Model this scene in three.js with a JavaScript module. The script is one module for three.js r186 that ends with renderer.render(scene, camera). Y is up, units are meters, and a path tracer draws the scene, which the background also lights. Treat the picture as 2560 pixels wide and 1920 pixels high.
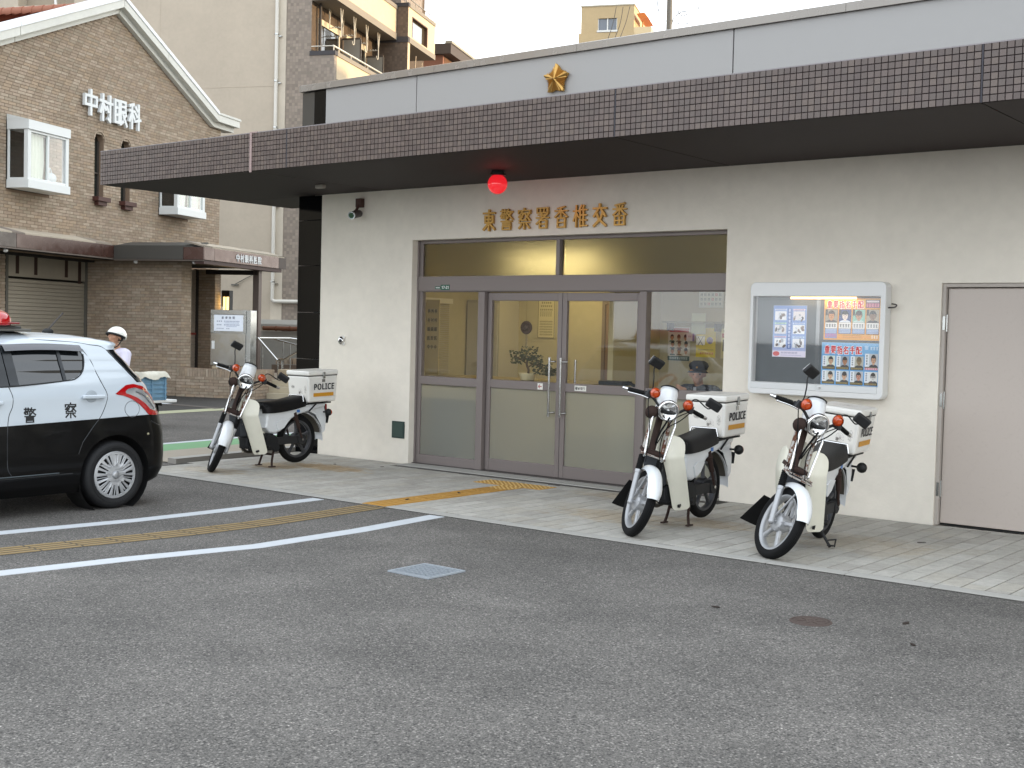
import * as THREE from 'three';
import { mergeGeometries, toCreasedNormals } from 'three/addons/utils/BufferGeometryUtils.js';
import { RoundedBoxGeometry } from 'three/addons/geometries/RoundedBoxGeometry.js';
import { MarchingCubes } from 'three/addons/objects/MarchingCubes.js';
import { TextGeometry } from 'three/addons/geometries/TextGeometry.js';
import { FontLoader } from 'three/addons/loaders/FontLoader.js';
import { RectAreaLightUniformsLib } from 'three/addons/lights/RectAreaLightUniformsLib.js';
RectAreaLightUniformsLib.init();

// ---------- camera, sky, sun, exposure ----------
const scene = new THREE.Scene();
const camera = new THREE.PerspectiveCamera(34.26, 4 / 3, 0.1, 600);
const CAM = new THREE.Vector3(11.826, 1.62, 10.962);
camera.position.copy(CAM);
camera.rotation.set(-0.0410, 0.66934, 0.02476, 'YXZ');
const renderer = new THREE.WebGLRenderer({ antialias: true });
renderer.setSize(1024, 768);
renderer.toneMapping = THREE.LinearToneMapping;
renderer.toneMappingExposure = 1.62;
renderer.shadowMap.enabled = true;
const SUN_DIR = new THREE.Vector3(0.74, 0.135, -0.66).normalize();
{
  // evening sky: bright thin haze, warm towards the low sun, pale blue overhead and away from it
  const W = 512, H = 256, data = new Float32Array(W * H * 4), d = new THREE.Vector3();
  const sa = Math.atan2(SUN_DIR.z, SUN_DIR.x);
  for (let j = 0; j < H; j++) for (let i = 0; i < W; i++) {
    const up = ((j + 0.5) / H - 0.5) * Math.PI, a = ((i + 0.5) / W - 0.5) * 2 * Math.PI;
    d.set(Math.cos(a) * Math.cos(up), Math.sin(up), Math.sin(a) * Math.cos(up));
    const c = d.dot(SUN_DIR), h = Math.max(0, d.y), low = Math.exp(-h * 3.2);
    const near = Math.pow(Math.max(0, c * 0.5 + 0.5), 3), glow = Math.pow(Math.max(0, c), 24);
    const base = 1.05 + 1.0 * low + 0.55 * near * (0.35 + 0.65 * low) + 1.0 * glow;
    const warm = 0.22 * low + 0.55 * near * low + 0.6 * glow;
    const o = (j * W + i) * 4, k = d.y < 0 ? 0.55 : 1;
    data[o] = base * (0.915 + 0.2 * warm) * k; data[o + 1] = base * (1.0 + 0.02 * warm) * k; data[o + 2] = base * (1.10 - 0.3 * warm) * k; data[o + 3] = 1;
  }
  const sky = new THREE.DataTexture(data, W, H, THREE.RGBAFormat, THREE.FloatType);
  sky.mapping = THREE.EquirectangularReflectionMapping; sky.magFilter = sky.minFilter = THREE.LinearFilter; sky.needsUpdate = true;
  scene.background = sky; scene.environment = sky;
}
const sun = new THREE.DirectionalLight(new THREE.Color(1, 0.74, 0.46), 3.4);
sun.position.copy(SUN_DIR).multiplyScalar(120); sun.target.position.set(0, 0, -10); scene.add(sun, sun.target);
sun.castShadow = true; sun.shadow.mapSize.set(4096, 4096);
Object.assign(sun.shadow.camera, { left: -80, right: 80, top: 60, bottom: -40, near: 1, far: 320 });

// ---------- helpers ----------
const V = (x, y, z) => new THREE.Vector3(x, y, z), PI = Math.PI, rad = (d) => d * PI / 180;
let seed = 7;
const rnd = () => { seed = (seed + 0x6d2b79f5) | 0; let t = Math.imul(seed ^ (seed >>> 15), 1 | seed); t = (t + Math.imul(t ^ (t >>> 7), 61 | t)) ^ t; return ((t ^ (t >>> 14)) >>> 0) / 4294967296; };
const rr = (a, b) => a + (b - a) * rnd(), lerp = (a, b, t) => a + (b - a) * t, clamp = (x, a = 0, b = 1) => Math.min(b, Math.max(a, x));
const used = {};
function numbered(n) { const k = used[n] = (used[n] ?? -1) + 1; return k ? n + '_' + String(k).padStart(3, '0') : n; }
function tag(o, label, category, group) { o.userData.label = label; if (category) o.userData.category = category; if (group) o.userData.group = group; return o; }
function thing(name, label, category, pos = [0, 0, 0], turn = 0, group) {
  const o = new THREE.Group(); o.name = numbered(name); o.position.set(...pos); o.rotation.y = turn; scene.add(o);
  return tag(o, label, category, group);
}
// world uv in metres by the way each face points
function boxUV(g) {
  const p = g.attributes.position, uv = new Float32Array(p.count * 2), a = V(), b = V(), c = V(), n = V();
  for (let i = 0; i < p.count; i += 3) {
    a.fromBufferAttribute(p, i); b.fromBufferAttribute(p, i + 1); c.fromBufferAttribute(p, i + 2);
    n.subVectors(b, a).cross(c.clone().sub(a)); const x = Math.abs(n.x), y = Math.abs(n.y), z = Math.abs(n.z);
    [a, b, c].forEach((v, k) => { const o = (i + k) * 2; if (y >= x && y >= z) { uv[o] = v.x; uv[o + 1] = v.z; } else if (x >= z) { uv[o] = v.z; uv[o + 1] = v.y; } else { uv[o] = v.x; uv[o + 1] = v.y; } });
  }
  g.setAttribute('uv', new THREE.BufferAttribute(uv, 2)); return g;
}
function flat(g) { let q = g.index ? g.toNonIndexed() : g; if (!q.attributes.normal) q.computeVertexNormals(); for (const k of Object.keys(q.attributes)) if (!['position', 'normal', 'uv', 'color'].includes(k)) q.deleteAttribute(k); return q; }
function join(gs, keepUV) {
  gs = (Array.isArray(gs) ? gs.flat(9) : [gs]).filter(Boolean).map(flat);
  const col = gs.some((g) => g.attributes.color);
  for (const g of gs) {
    if (!g.attributes.uv) g.setAttribute('uv', new THREE.BufferAttribute(new Float32Array(g.attributes.position.count * 2), 2));
    if (col && !g.attributes.color) g.setAttribute('color', new THREE.BufferAttribute(new Float32Array(g.attributes.position.count * 3).fill(1), 3));
  }
  const g = gs.length > 1 ? mergeGeometries(gs) : gs[0];
  return keepUV ? g : boxUV(g);
}
function mesh(name, gs, m, parent, o = {}) {
  const r = new THREE.Mesh(o.raw ? gs : join(gs, o.uv), m);
  const top = !parent; r.name = top ? numbered(name) : name; r.castShadow = r.receiveShadow = true;
  if (o.kind) r.userData.kind = o.kind;
  if (o.label) r.userData.label = o.label;
  (parent || scene).add(r); return r;
}
function group(name, parent) { const g = new THREE.Group(); g.name = name; parent.add(g); return g; }
const struct = (name, gs, m, label, o = {}) => { const r = mesh(name, gs, m, null, { ...o, kind: 'structure' }); if (label) r.userData.label = label; return r; };
const tint = (g, c) => { g = flat(g); const n = g.attributes.position.count, a = new Float32Array(n * 3); for (let i = 0; i < n; i++) a.set([c[0], c[1], c[2]], i * 3); g.setAttribute('color', new THREE.BufferAttribute(a, 3)); return g; };
// boxes given by centre or by corners
const bx = (w, h, d, x = 0, y = 0, z = 0) => new THREE.BoxGeometry(w, h, d).translate(x, y, z);
const bb = (x0, x1, y0, y1, z0, z1) => bx(x1 - x0, y1 - y0, z1 - z0, (x0 + x1) / 2, (y0 + y1) / 2, (z0 + z1) / 2);
const rb = (w, h, d, r, x = 0, y = 0, z = 0, s = 3) => new RoundedBoxGeometry(w, h, d, s, r).translate(x, y, z);
const rbb = (x0, x1, y0, y1, z0, z1, r = 0.006, s = 2) => rb(x1 - x0, y1 - y0, z1 - z0, r, (x0 + x1) / 2, (y0 + y1) / 2, (z0 + z1) / 2, s);
const cyl = (r, h, n = 16, r2 = r, open) => new THREE.CylinderGeometry(r2, r, h, n, 1, !!open);
const sph = (r, x = 0, y = 0, z = 0, n = 16) => new THREE.SphereGeometry(r, n, Math.max(6, n * 0.7 | 0)).translate(x, y, z);
const UPV = V(0, 1, 0);
function bar(p, q, r, n = 8, r2 = r) { p = V(...p); q = V(...q); const d = q.clone().sub(p), L = d.length(); return cyl(r, L, n, r2).applyQuaternion(new THREE.Quaternion().setFromUnitVectors(UPV, d.normalize())).translate((p.x + q.x) / 2, (p.y + q.y) / 2, (p.z + q.z) / 2); }
function tube(pts, r, n = 8, seg, closed) { const c = new THREE.CatmullRomCurve3(pts.map((p) => V(...p)), !!closed, 'catmullrom', 0.5); return new THREE.TubeGeometry(c, seg ?? pts.length * 6, r, n, !!closed); }
function rod(pts, r, n = 8) { const o = []; pts.forEach((p, i) => { if (i) o.push(bar(pts[i - 1], p, r, n)); if (i && i < pts.length - 1) o.push(sph(r * 1.0, ...p, n)); }); return o; }
function plank(p, q, w, t, up = UPV) { // box between two points, width w across, thickness t along "up"
  p = V(...p); q = V(...q); const z = q.clone().sub(p), L = z.length(); z.normalize(); const x = V().crossVectors(up, z).normalize(), y = V().crossVectors(z, x);
  return new THREE.BoxGeometry(w, t, L).applyMatrix4(new THREE.Matrix4().makeBasis(x, y, z)).translate((p.x + q.x) / 2, (p.y + q.y) / 2, (p.z + q.z) / 2);
}
const shp = (pts, holes = []) => { const s = new THREE.Shape(pts.map((p) => new THREE.Vector2(...p))); for (const h of holes) s.holes.push(h.isPath ? h : new THREE.Path(h.map((p) => new THREE.Vector2(...p)))); return s; };
const ext = (s, d, b = 0, bs = 2, cs = 12) => new THREE.ExtrudeGeometry(s, { depth: d - 2 * b, bevelEnabled: b > 0, bevelSize: b, bevelThickness: b, bevelOffset: -b, bevelSegments: bs, curveSegments: cs }).translate(0, 0, b);
// profile of [z, y] points carried along x
const alongX = (pts, L, x0 = 0, b = 0) => ext(shp(pts.map(([z, y]) => [-z, y])), L, b).applyMatrix4(new THREE.Matrix4().makeBasis(V(0, 0, -1), V(0, 1, 0), V(1, 0, 0))).translate(x0, 0, 0);
const lathe = (pts, n = 28) => new THREE.LatheGeometry(pts.map((p) => new THREE.Vector2(...p)), n);
function grid(f, nu, nv) { // surface from f(u, v), both 0..1
  const p = [], id = [], uv = [];
  for (let j = 0; j <= nv; j++) for (let i = 0; i <= nu; i++) { p.push(...f(i / nu, j / nv)); uv.push(i / nu, j / nv); }
  for (let j = 0; j < nv; j++) for (let i = 0; i < nu; i++) { const a = j * (nu + 1) + i, b = a + 1, c = a + nu + 1, d = c + 1; id.push(a, b, d, a, d, c); }
  const g = new THREE.BufferGeometry(); g.setAttribute('position', new THREE.Float32BufferAttribute(p, 3)); g.setAttribute('uv', new THREE.Float32BufferAttribute(uv, 2)); g.setIndex(id); g.computeVertexNormals(); return g;
}
function shell(f, nu, nv, t) { // the same surface with thickness t
  const g = grid(f, nu, nv), n = g.attributes.normal, P = (u, v, s) => { const i = Math.round(v * nv) * (nu + 1) + Math.round(u * nu), q = f(u, v); return [q[0] + n.getX(i) * s, q[1] + n.getY(i) * s, q[2] + n.getZ(i) * s]; };
  const a = grid((u, v) => P(u, v, t / 2), nu, nv), b = grid((u, v) => P(1 - u, v, -t / 2), nu, nv);
  const e = [grid((u, s) => P(u, 0, (0.5 - s) * t), nu, 1), grid((u, s) => P(u, 1, (s - 0.5) * t), nu, 1), grid((s, v) => P(0, v, (s - 0.5) * t), 1, nv), grid((s, v) => P(1, v, (0.5 - s) * t), 1, nv)];
  return [a, b, ...e];
}
const mv = (g, x, y, z) => { [g].flat(9).forEach((k) => k.translate(x, y, z)); return g; };
const mx = (gs, m) => [gs].flat(9).map((g) => g.clone().applyMatrix4(m));
const rotY = (gs, a) => mx(gs, new THREE.Matrix4().makeRotationY(a));

// ---------- computed textures ----------
function hash(x, y, s) { let h = Math.imul(x, 374761393) + Math.imul(y, 668265263) + Math.imul(s, 982451653); h = Math.imul(h ^ (h >>> 13), 1274126177); return ((h ^ (h >>> 16)) >>> 0) / 4294967296; }
function vnoise(x, y, per, s) { const xi = Math.floor(x), yi = Math.floor(y), f = x - xi, g = y - yi, u = f * f * (3 - 2 * f), v = g * g * (3 - 2 * g), m = (a) => ((a % per) + per) % per;
  return lerp(lerp(hash(m(xi), m(yi), s), hash(m(xi + 1), m(yi), s), u), lerp(hash(m(xi), m(yi + 1), s), hash(m(xi + 1), m(yi + 1), s), u), v); }
function fbm(x, y, per, s, oct = 4) { let t = 0, a = 0.5, n = 0; for (let o = 0; o < oct; o++) { t += a * vnoise(x, y, per, s + o); n += a; x *= 2; y *= 2; per *= 2; a *= 0.5; } return t / n; }
function tex(N, f, o = {}) { // f(u, v) -> grey or [r, g, b], sRGB 0..1
  const M = o.h ?? N, d = new Uint8Array(N * M * 4);
  for (let j = 0; j < M; j++) for (let i = 0; i < N; i++) { const c = f(i / N, j / M), k = (j * N + i) * 4; if (c.length) { d[k] = clamp(c[0]) * 255; d[k + 1] = clamp(c[1]) * 255; d[k + 2] = clamp(c[2]) * 255; } else d[k] = d[k + 1] = d[k + 2] = clamp(c) * 255; d[k + 3] = 255; }
  const t = new THREE.DataTexture(d, N, M); t.wrapS = t.wrapT = THREE.RepeatWrapping; t.magFilter = THREE.LinearFilter; t.minFilter = THREE.LinearMipmapLinearFilter; t.generateMipmaps = true;
  if (o.color) t.colorSpace = THREE.SRGBColorSpace; if (o.size) t.repeat.set(1 / o.size, 1 / (o.sizeV ?? o.size)); t.needsUpdate = true; return t;
}
const again = (t, size) => { const c = t.clone(); c.repeat.set(1 / size, 1 / size); c.needsUpdate = true; return c; };
function canvasTex(w, h, draw) { const c = document.createElement('canvas'); c.width = w; c.height = h; draw(c.getContext('2d'), w, h); const t = new THREE.CanvasTexture(c); t.colorSpace = THREE.SRGBColorSpace; t.needsUpdate = true; return t; }
const T = {};
T.grain = tex(512, (u, v) => 0.35 + 0.4 * fbm(u * 24, v * 24, 24, 3, 4) + 0.25 * hash(u * 512 | 0, v * 512 | 0, 5), { size: 0.6 });
T.blotch = tex(512, (u, v) => 0.2 + 0.6 * fbm(u * 6, v * 6, 6, 13, 6), { size: 2.2 });
T.plaster = tex(1024, (u, v) => 0.5 * fbm(u * 60, v * 60, 60, 23, 3) + 0.35 * fbm(u * 14, v * 14, 14, 27, 3) + 0.15 * hash(u * 1024 | 0, v * 1024 | 0, 9), { size: 1.1 });
T.plasterC = tex(512, (u, v) => { const k = 0.955 + 0.06 * (fbm(u * 5, v * 5, 5, 91, 5) - 0.5) + 0.035 * (fbm(u * 40, v * 40, 40, 95, 3) - 0.5); return [k, k * 0.998, k * 0.992]; }, { size: 3.1, color: true });
T.asphalt = tex(2048, (u, v) => {
  const i = u * 2048 | 0, j = v * 2048 | 0, big = fbm(u * 10, v * 10, 10, 31, 5), s = hash(i >> 1, j >> 1, 33), s2 = hash(i >> 2, j >> 2, 35), w = hash((i + 1) >> 2, (j + 2) >> 1, 37);
  let k = 0.36 + 0.10 * (big - 0.5) + 0.16 * (s - 0.5) + 0.12 * (s2 - 0.5) + 0.05 * (vnoise(u * 400, v * 400, 400, 39) - 0.5);
  if (s2 > 0.93) k += 0.10; if (w > 0.9965) k += 0.38 * hash(i >> 2, j >> 1, 41); if (s2 < 0.08) k -= 0.08;
  return [k * 1.025, k * 1.0, k * 0.965];
}, { size: 4.4, color: true });
T.asphaltB = tex(1024, (u, v) => 0.5 * hash((u * 1024 | 0) >> 1, (v * 1024 | 0) >> 1, 43) + 0.5 * vnoise(u * 220, v * 220, 220, 45), { size: 2.2 });
T.brickC = tex(256, (u, v) => { const k = 0.86 + 0.16 * (fbm(u * 9, v * 9, 9, 61, 4) - 0.5) + 0.12 * (hash(u * 256 | 0, v * 256 | 0, 63) - 0.5); return [k, k, k]; }, { size: 0.5, color: true });
T.metal = tex(256, (u, v) => 0.5 + 0.3 * (vnoise(u * 4, v * 128, 128, 71) - 0.5) + 0.2 * (vnoise(u * 8, v * 8, 8, 73) - 0.5), { size: 0.4 });
T.rust = tex(256, (u, v) => { const n = fbm(u * 10, v * 10, 10, 81, 5), k = clamp((n - 0.46) * 7); return [lerp(0.66, 0.36, k), lerp(0.65, 0.2, k), lerp(0.63, 0.12, k)]; }, { size: 0.16, color: true });
T.leaf = tex(128, (u, v) => { const k = 0.8 + 0.4 * (fbm(u * 8, v * 8, 8, 88, 3) - 0.5); return [k, k, k]; }, { size: 0.3, color: true });

// ---------- materials ----------
const mat = (c, rough = 0.7, o = {}) => new THREE.MeshStandardMaterial({ color: c, roughness: rough, side: THREE.DoubleSide, ...o });
const phy = (c, rough, o = {}) => new THREE.MeshPhysicalMaterial({ color: c, roughness: rough, side: THREE.DoubleSide, ...o });
const M = {
  wall: mat(0xece5d9, 0.85, { map: T.plasterC, bumpMap: T.plaster, bumpScale: 0.0018 }),
  panelWhite: mat(0x9f9d9b, 0.55, { roughnessMap: again(T.grain, 0.9), bumpMap: again(T.blotch, 3), bumpScale: 0.002 }),
  capMetal: mat(0x8f8982, 0.5, { metalness: 0.25, roughnessMap: again(T.blotch, 1.4) }),
  soffit: mat(0x2f2423, 0.75, { bumpMap: T.plaster, bumpScale: 0.001, map: T.plasterC }),
  joint: mat(0x2c2323, 0.95), black: mat(0x0c0c0d, 0.6), rubber: phy(0x0b0b0c, 0.8, { specularIntensity: 0.5, bumpMap: again(T.grain, 0.1), bumpScale: 0.0006 }),
  granite: phy(0x06070a, 0.07, { specularIntensity: 0.55 }),
  alu: mat(0x7c7370, 0.45, { metalness: 0.15 }),
  aluDark: mat(0x4c4744, 0.6, { metalness: 0.2 }),
  steel: mat(0xc4c4c2, 0.28, { metalness: 1, roughnessMap: again(T.metal, 0.5) }),
  steelDull: mat(0xa9aaa8, 0.42, { metalness: 0.85, roughnessMap: again(T.blotch, 0.8) }),
  chrome: mat(0xdadada, 0.08, { metalness: 1 }),
  rusty: mat(0xffffff, 0.6, { metalness: 0.35, map: T.rust, bumpMap: again(T.rust, 0.16), bumpScale: 0.001 }),
  rustDark: mat(0x2f1e18, 0.85, { bumpMap: again(T.grain, 0.1), bumpScale: 0.001 }),
  glass: phy(0xffffff, 0.02, { transmission: 1, thickness: 0, ior: 1.5 }),
  frost: phy(0xdcdccf, 0.88, { transmission: 0.8, thickness: 0, ior: 1.45 }),
  frostSlab: phy(0xf4f0d8, 0.38, { transmission: 1, thickness: 0.01, ior: 1.3, bumpMap: again(T.grain, 0.12), bumpScale: 0.0008 }),
  door: mat(0xb8ada4, 0.5, { bumpMap: again(T.blotch, 1.5), bumpScale: 0.0012, roughnessMap: again(T.grain, 0.5) }),
  gold: mat(0xc39a55, 0.42, { metalness: 0.7 }),
  goldSide: mat(0x7c5a2c, 0.5, { metalness: 0.6 }),
  concrete: mat(0xa9a7a2, 0.9, { map: T.plasterC, bumpMap: again(T.grain, 0.3), bumpScale: 0.0012 }),
  whitePaint: mat(0xc9ced4, 0.75, { map: T.plasterC, bumpMap: again(T.grain, 0.14), bumpScale: 0.0022 }),
  yellow: mat(0xb98d43, 0.75, { map: T.plasterC, bumpMap: again(T.grain, 0.1), bumpScale: 0.0008 }),
  yellowPale: mat(0xc9a86a, 0.8), yellowWorn: mat(0x95805a, 0.85, { map: T.plasterC }),
  bodyWhite: phy(0xe2e5e8, 0.28, { clearcoat: 0.7, clearcoatRoughness: 0.08, map: T.plasterC }),
  bodyCream: phy(0xe2dfd0, 0.38, { clearcoat: 0.3, clearcoatRoughness: 0.25, map: T.plasterC }),
  seatVinyl: phy(0x08080a, 0.5, { specularIntensity: 0.5, bumpMap: again(T.grain, 0.12), bumpScale: 0.0008 }),
  engine: mat(0x202123, 0.6, { metalness: 0.4, bumpMap: again(T.grain, 0.15), bumpScale: 0.001 }),
  silver: mat(0xa9aaac, 0.45, { metalness: 0.5 }),
  amber: phy(0xb8420c, 0.2, { clearcoat: 1, clearcoatRoughness: 0.05 }),
  redLens: phy(0x8e0f10, 0.15, { clearcoat: 1, clearcoatRoughness: 0.05 }),
  plate: mat(0x17181a, 0.5), paper: mat(0xdcdad2, 0.9),
  ink: mat(0x1c1c20, 0.7), band: mat(0xc98e1c, 0.5), white: mat(0xe2e2e0, 0.5),
};

// ---------- stroke lettering (100 x 100 squares, y down) ----------
const K = {
  東: '5 15 95 15/50 0 50 100/20 30 80 30 80 62 20 62 20 30/20 46 80 46/48 64 6 95/52 64 94 95',
  警: '4 9 50 9/17 1 17 18/37 1 37 18/16 20 4 34/14 22 50 22 50 46/12 31 33 31 33 43 12 43 12 31/66 1 55 22/60 13 98 13/90 13 54 49/62 22 98 49/46 50 54 55/8 59 92 59/20 68 80 68/20 77 80 77/20 86 80 86 80 99 20 99 20 86',
  察: '50 0 50 8/6 24 6 11 94 11 94 24/34 18 8 42/26 24 46 24 12 60/22 33 36 42/16 42 28 52/56 24 88 24 58 56/60 28 94 58/30 58 70 58/12 70 88 70/50 70 50 100/30 78 10 96/70 78 90 96',
  署: '10 3 90 3 90 26 10 26 10 3/37 3 37 26/63 3 63 26/18 37 76 37/46 28 46 50/3 50 97 50/90 30 6 78/30 62 80 62 80 99 30 99 30 62/30 80 80 80',
  香: '76 2 24 9/5 21 95 21/50 6 50 50/48 22 6 50/52 22 94 50/24 56 78 56 78 99 24 99 24 56/24 77 78 77',
  椎: '2 26 42 26/22 0 22 100/22 28 3 72/24 34 40 56/60 0 44 28/52 20 52 100/76 1 70 20/52 21 98 21/52 46 95 46/52 70 95 70/52 96 100 96/75 22 75 95',
  交: '50 0 50 15/5 18 95 18/36 26 10 54/64 26 90 54/70 42 58 66 10 99/30 42 44 68 92 99',
  番: '82 0 18 8/5 26 95 26/50 6 50 56/28 11 36 20/72 11 64 20/48 26 6 53/52 26 94 53/18 58 82 58 82 99 18 99 18 58/50 58 50 99/18 79 82 79',
  中: '8 24 92 24 92 62 8 62 8 24/50 0 50 100', 村: '2 25 46 25/24 0 24 100/24 28 4 70/26 34 44 56/50 28 100 28/82 0 82 99 68 92/56 45 66 62',
  眼: '4 6 34 6 34 94 4 94 4 6/4 35 34 35/4 64 34 64/46 5 90 5 90 46 46 46/46 25 90 25/48 5 48 97 68 86/62 48 99 99/94 56 74 70',
  科: '40 1 6 10/2 30 47 30/25 6 25 100/25 32 4 72/26 38 45 60/57 12 70 24/54 36 67 48/50 70 100 60/84 0 84 100',
  医: '96 7 8 7 8 96 98 96/36 17 22 38/32 29 82 29/18 52 92 52/56 29 52 55 20 86/58 58 88 84',
  院: '8 4 8 100/8 6 36 6 22 38 36 56 18 70/68 0 68 12/42 28 42 13 98 13 98 28/52 34 88 34/42 53 98 53/58 53 36 99/78 53 78 95 99 95 99 84',
  重: '78 1 22 8/5 18 95 18/50 5 50 97/18 30 82 30 82 62 18 62 18 30/18 46 82 46/12 79 88 79/3 98 97 98',
  要: '5 4 95 4/15 18 85 18 85 42 15 42 15 18/38 4 38 42/62 4 62 42/3 59 97 59/46 46 26 76 88 99/76 59 14 99', 
  指: '2 22 42 22/24 0 24 97 12 88/3 66 42 50/86 4 54 15/52 0 52 36 94 36/52 48 91 48 91 99 52 99 52 48/52 73 91 73',
  名: '42 0 10 42/36 15 80 15 8 74/30 30 50 44/34 58 88 58 88 99 34 99 34 58', 手: '76 1 20 12/12 32 88 32/3 55 97 55/52 6 52 98 36 92',
  配: '2 8 50 8/6 26 46 26 46 97 6 97 6 26/18 8 18 50/34 8 34 50/6 74 46 74/58 10 92 10 92 46 58 46 58 95 99 95 99 80',
  診: '4 10 40 10/2 26 44 26/6 42 40 42/6 56 40 56/8 68 38 68 38 96 8 96 8 68/72 2 46 36/72 2 99 36/82 36 54 56/86 52 54 76/92 70 50 98', 療: '50 0 50 10/12 12 98 12/12 12 4 98/24 26 92 26/58 20 22 52/58 20 96 52/36 54 80 54 80 76 36 76 36 54/36 65 80 65/58 76 58 98',
  時: '4 10 36 10 36 90 4 90 4 10/4 50 36 50/46 18 96 18/71 2 71 36/42 38 100 38/44 58 98 58/82 40 82 98 68 92/54 70 62 82', 間: '4 2 44 2 44 40 4 40/4 2 4 99/56 2 96 2 96 99 86 96/56 2 56 40 96 40/32 54 68 54 68 90 32 90 32 54/32 72 68 72',
  締: '26 0 6 30 28 40 4 66/2 66 38 60/20 62 20 98/70 0 70 12/46 14 96 14/46 36 46 26 98 26 98 36/54 98 54 50 88 50 88 92/71 38 71 100', 切: '2 40 46 30/22 4 22 84 48 74/50 18 94 18 90 96 76 92/70 18 44 96', り: '24 6 26 56/74 6 76 56 48 98', 
};
const strokes = (ch) => K[ch].split('/').map((s) => { const n = s.split(' ').map(Number), o = []; for (let i = 0; i < n.length; i += 2) o.push([n[i], n[i + 1]]); return o; });
function kanji(ch, w, h, th, lw) { // raised strokes in a w x h box, lower left corner at the origin, facing +z
  const out = []; let k = 0;
  for (const s of strokes(ch)) for (let i = 1; i < s.length; i++) {
    const a = [s[i - 1][0] / 100 * w, (1 - s[i - 1][1] / 100) * h], b = [s[i][0] / 100 * w, (1 - s[i][1] / 100) * h], dx = b[0] - a[0], dy = b[1] - a[1], L = Math.hypot(dx, dy), ww = Math.abs(dx) > 2 * Math.abs(dy) ? lw * 0.86 : lw;
    const t = th * (1 - 0.012 * (k++ % 9));
    out.push(bx(L + ww * 0.9, ww, t).rotateZ(Math.atan2(dy, dx)).translate((a[0] + b[0]) / 2, (a[1] + b[1]) / 2, t / 2));
  }
  return out;
}
function ink(g, ch, x, y, w, h, lw, color) { g.strokeStyle = color; g.lineWidth = lw; g.lineCap = 'butt'; g.lineJoin = 'miter'; for (const s of strokes(ch)) { g.beginPath(); s.forEach((p, i) => (i ? g.lineTo : g.moveTo).call(g, x + p[0] / 100 * w, y + p[1] / 100 * h)); g.stroke(); } }
const FONT = await new FontLoader().loadAsync('fonts/droid/droid_sans_bold.typeface.json');
const text = (s, size, th) => { const g = new TextGeometry(s, { font: FONT, size, depth: th, curveSegments: 5, bevelEnabled: false }); g.computeBoundingBox(); const b = g.boundingBox; return g.translate(-b.min.x, -b.min.y, 0); };
const facing = (o, yaw) => { o.rotation.y = yaw; return o; };
const camDist = (p) => CAM.distanceTo(p);

// ================= GROUND, PAVING, ROAD, MARKINGS =================
{
  // asphalt: fine sheet near the camera with worn paler patches, wide sheet out to the horizon
  const p = [], c = [], uv = [], id = [], nx = 150, nz = 130, x0 = -22, x1 = 26, z0 = -24, z1 = 18;
  const patch = (x, z, px, pz, rx, rz, s) => { const q = Math.hypot((x - px) / rx, (z - pz) / rz) + 0.55 * (fbm(x * 2.3 + 50, z * 2.3 + 50, 512, s, 4) - 0.5); return clamp((1 - q) * 3); };
  const NX = 300, NZ = 260;
  for (let j = 0; j <= NZ; j++) for (let i = 0; i <= NX; i++) {
    const x = lerp(x0, x1, i / NX), z = lerp(z0, z1, j / NZ);
    let k = 0.96 + 0.26 * (fbm(x * 0.7 + 90, z * 0.7 + 90, 512, 301, 5) - 0.5) + 0.12 * (fbm(x * 4 + 9, z * 4 + 9, 512, 305, 3) - 0.5);
    k += 0.22 * patch(x, z, 7.15, 5.15, 0.6, 0.16, 307) + 0.15 * patch(x, z, 8.6, 4.75, 1.0, 0.22, 309) + 0.12 * patch(x, z, 6.0, 5.6, 0.35, 0.25, 311) + 0.10 * patch(x, z, 9.3, 6.1, 1.5, 0.35, 313) - 0.1 * patch(x, z, 9.6, 3.6, 1.2, 0.8, 315) - 0.08 * patch(x, z, 6.2, 3.9, 1.0, 0.6, 317);
    p.push(x, 0, z); c.push(k * 1.02, k, k * 0.985); uv.push(x, z);
  }
  for (let j = 0; j < NZ; j++) for (let i = 0; i < NX; i++) { const a = j * (NX + 1) + i; id.push(a, a + NX + 1, a + 1, a + 1, a + NX + 1, a + NX + 2); }
  const g = new THREE.BufferGeometry(); g.setAttribute('position', new THREE.Float32BufferAttribute(p, 3)); g.setAttribute('color', new THREE.Float32BufferAttribute(c, 3)); g.setAttribute('uv', new THREE.Float32BufferAttribute(uv, 2)); g.setIndex(id); g.computeVertexNormals();
  const am = mat(0xffffff, 0.86, { map: T.asphalt, bumpMap: T.asphaltB, bumpScale: 0.004, vertexColors: true });
  const far = 420, ring = [bb(-far, x0, -0.3, 0, -far, far), bb(x1, far, -0.3, 0, -far, far), bb(x0, x1, -0.3, 0, -far, z0), bb(x0, x1, -0.3, 0, z1, far)].map((q) => { boxUV(flat(q)); return q; });
  const ground = mesh('asphalt_ground', [flat(g), ...ring.map((q) => { const f = flat(q); boxUV(f); return f; })], am, null, { uv: true, kind: 'structure' });
  ground.userData.label = 'grey worn asphalt of the forecourt, patched with paler areas';
}
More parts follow.
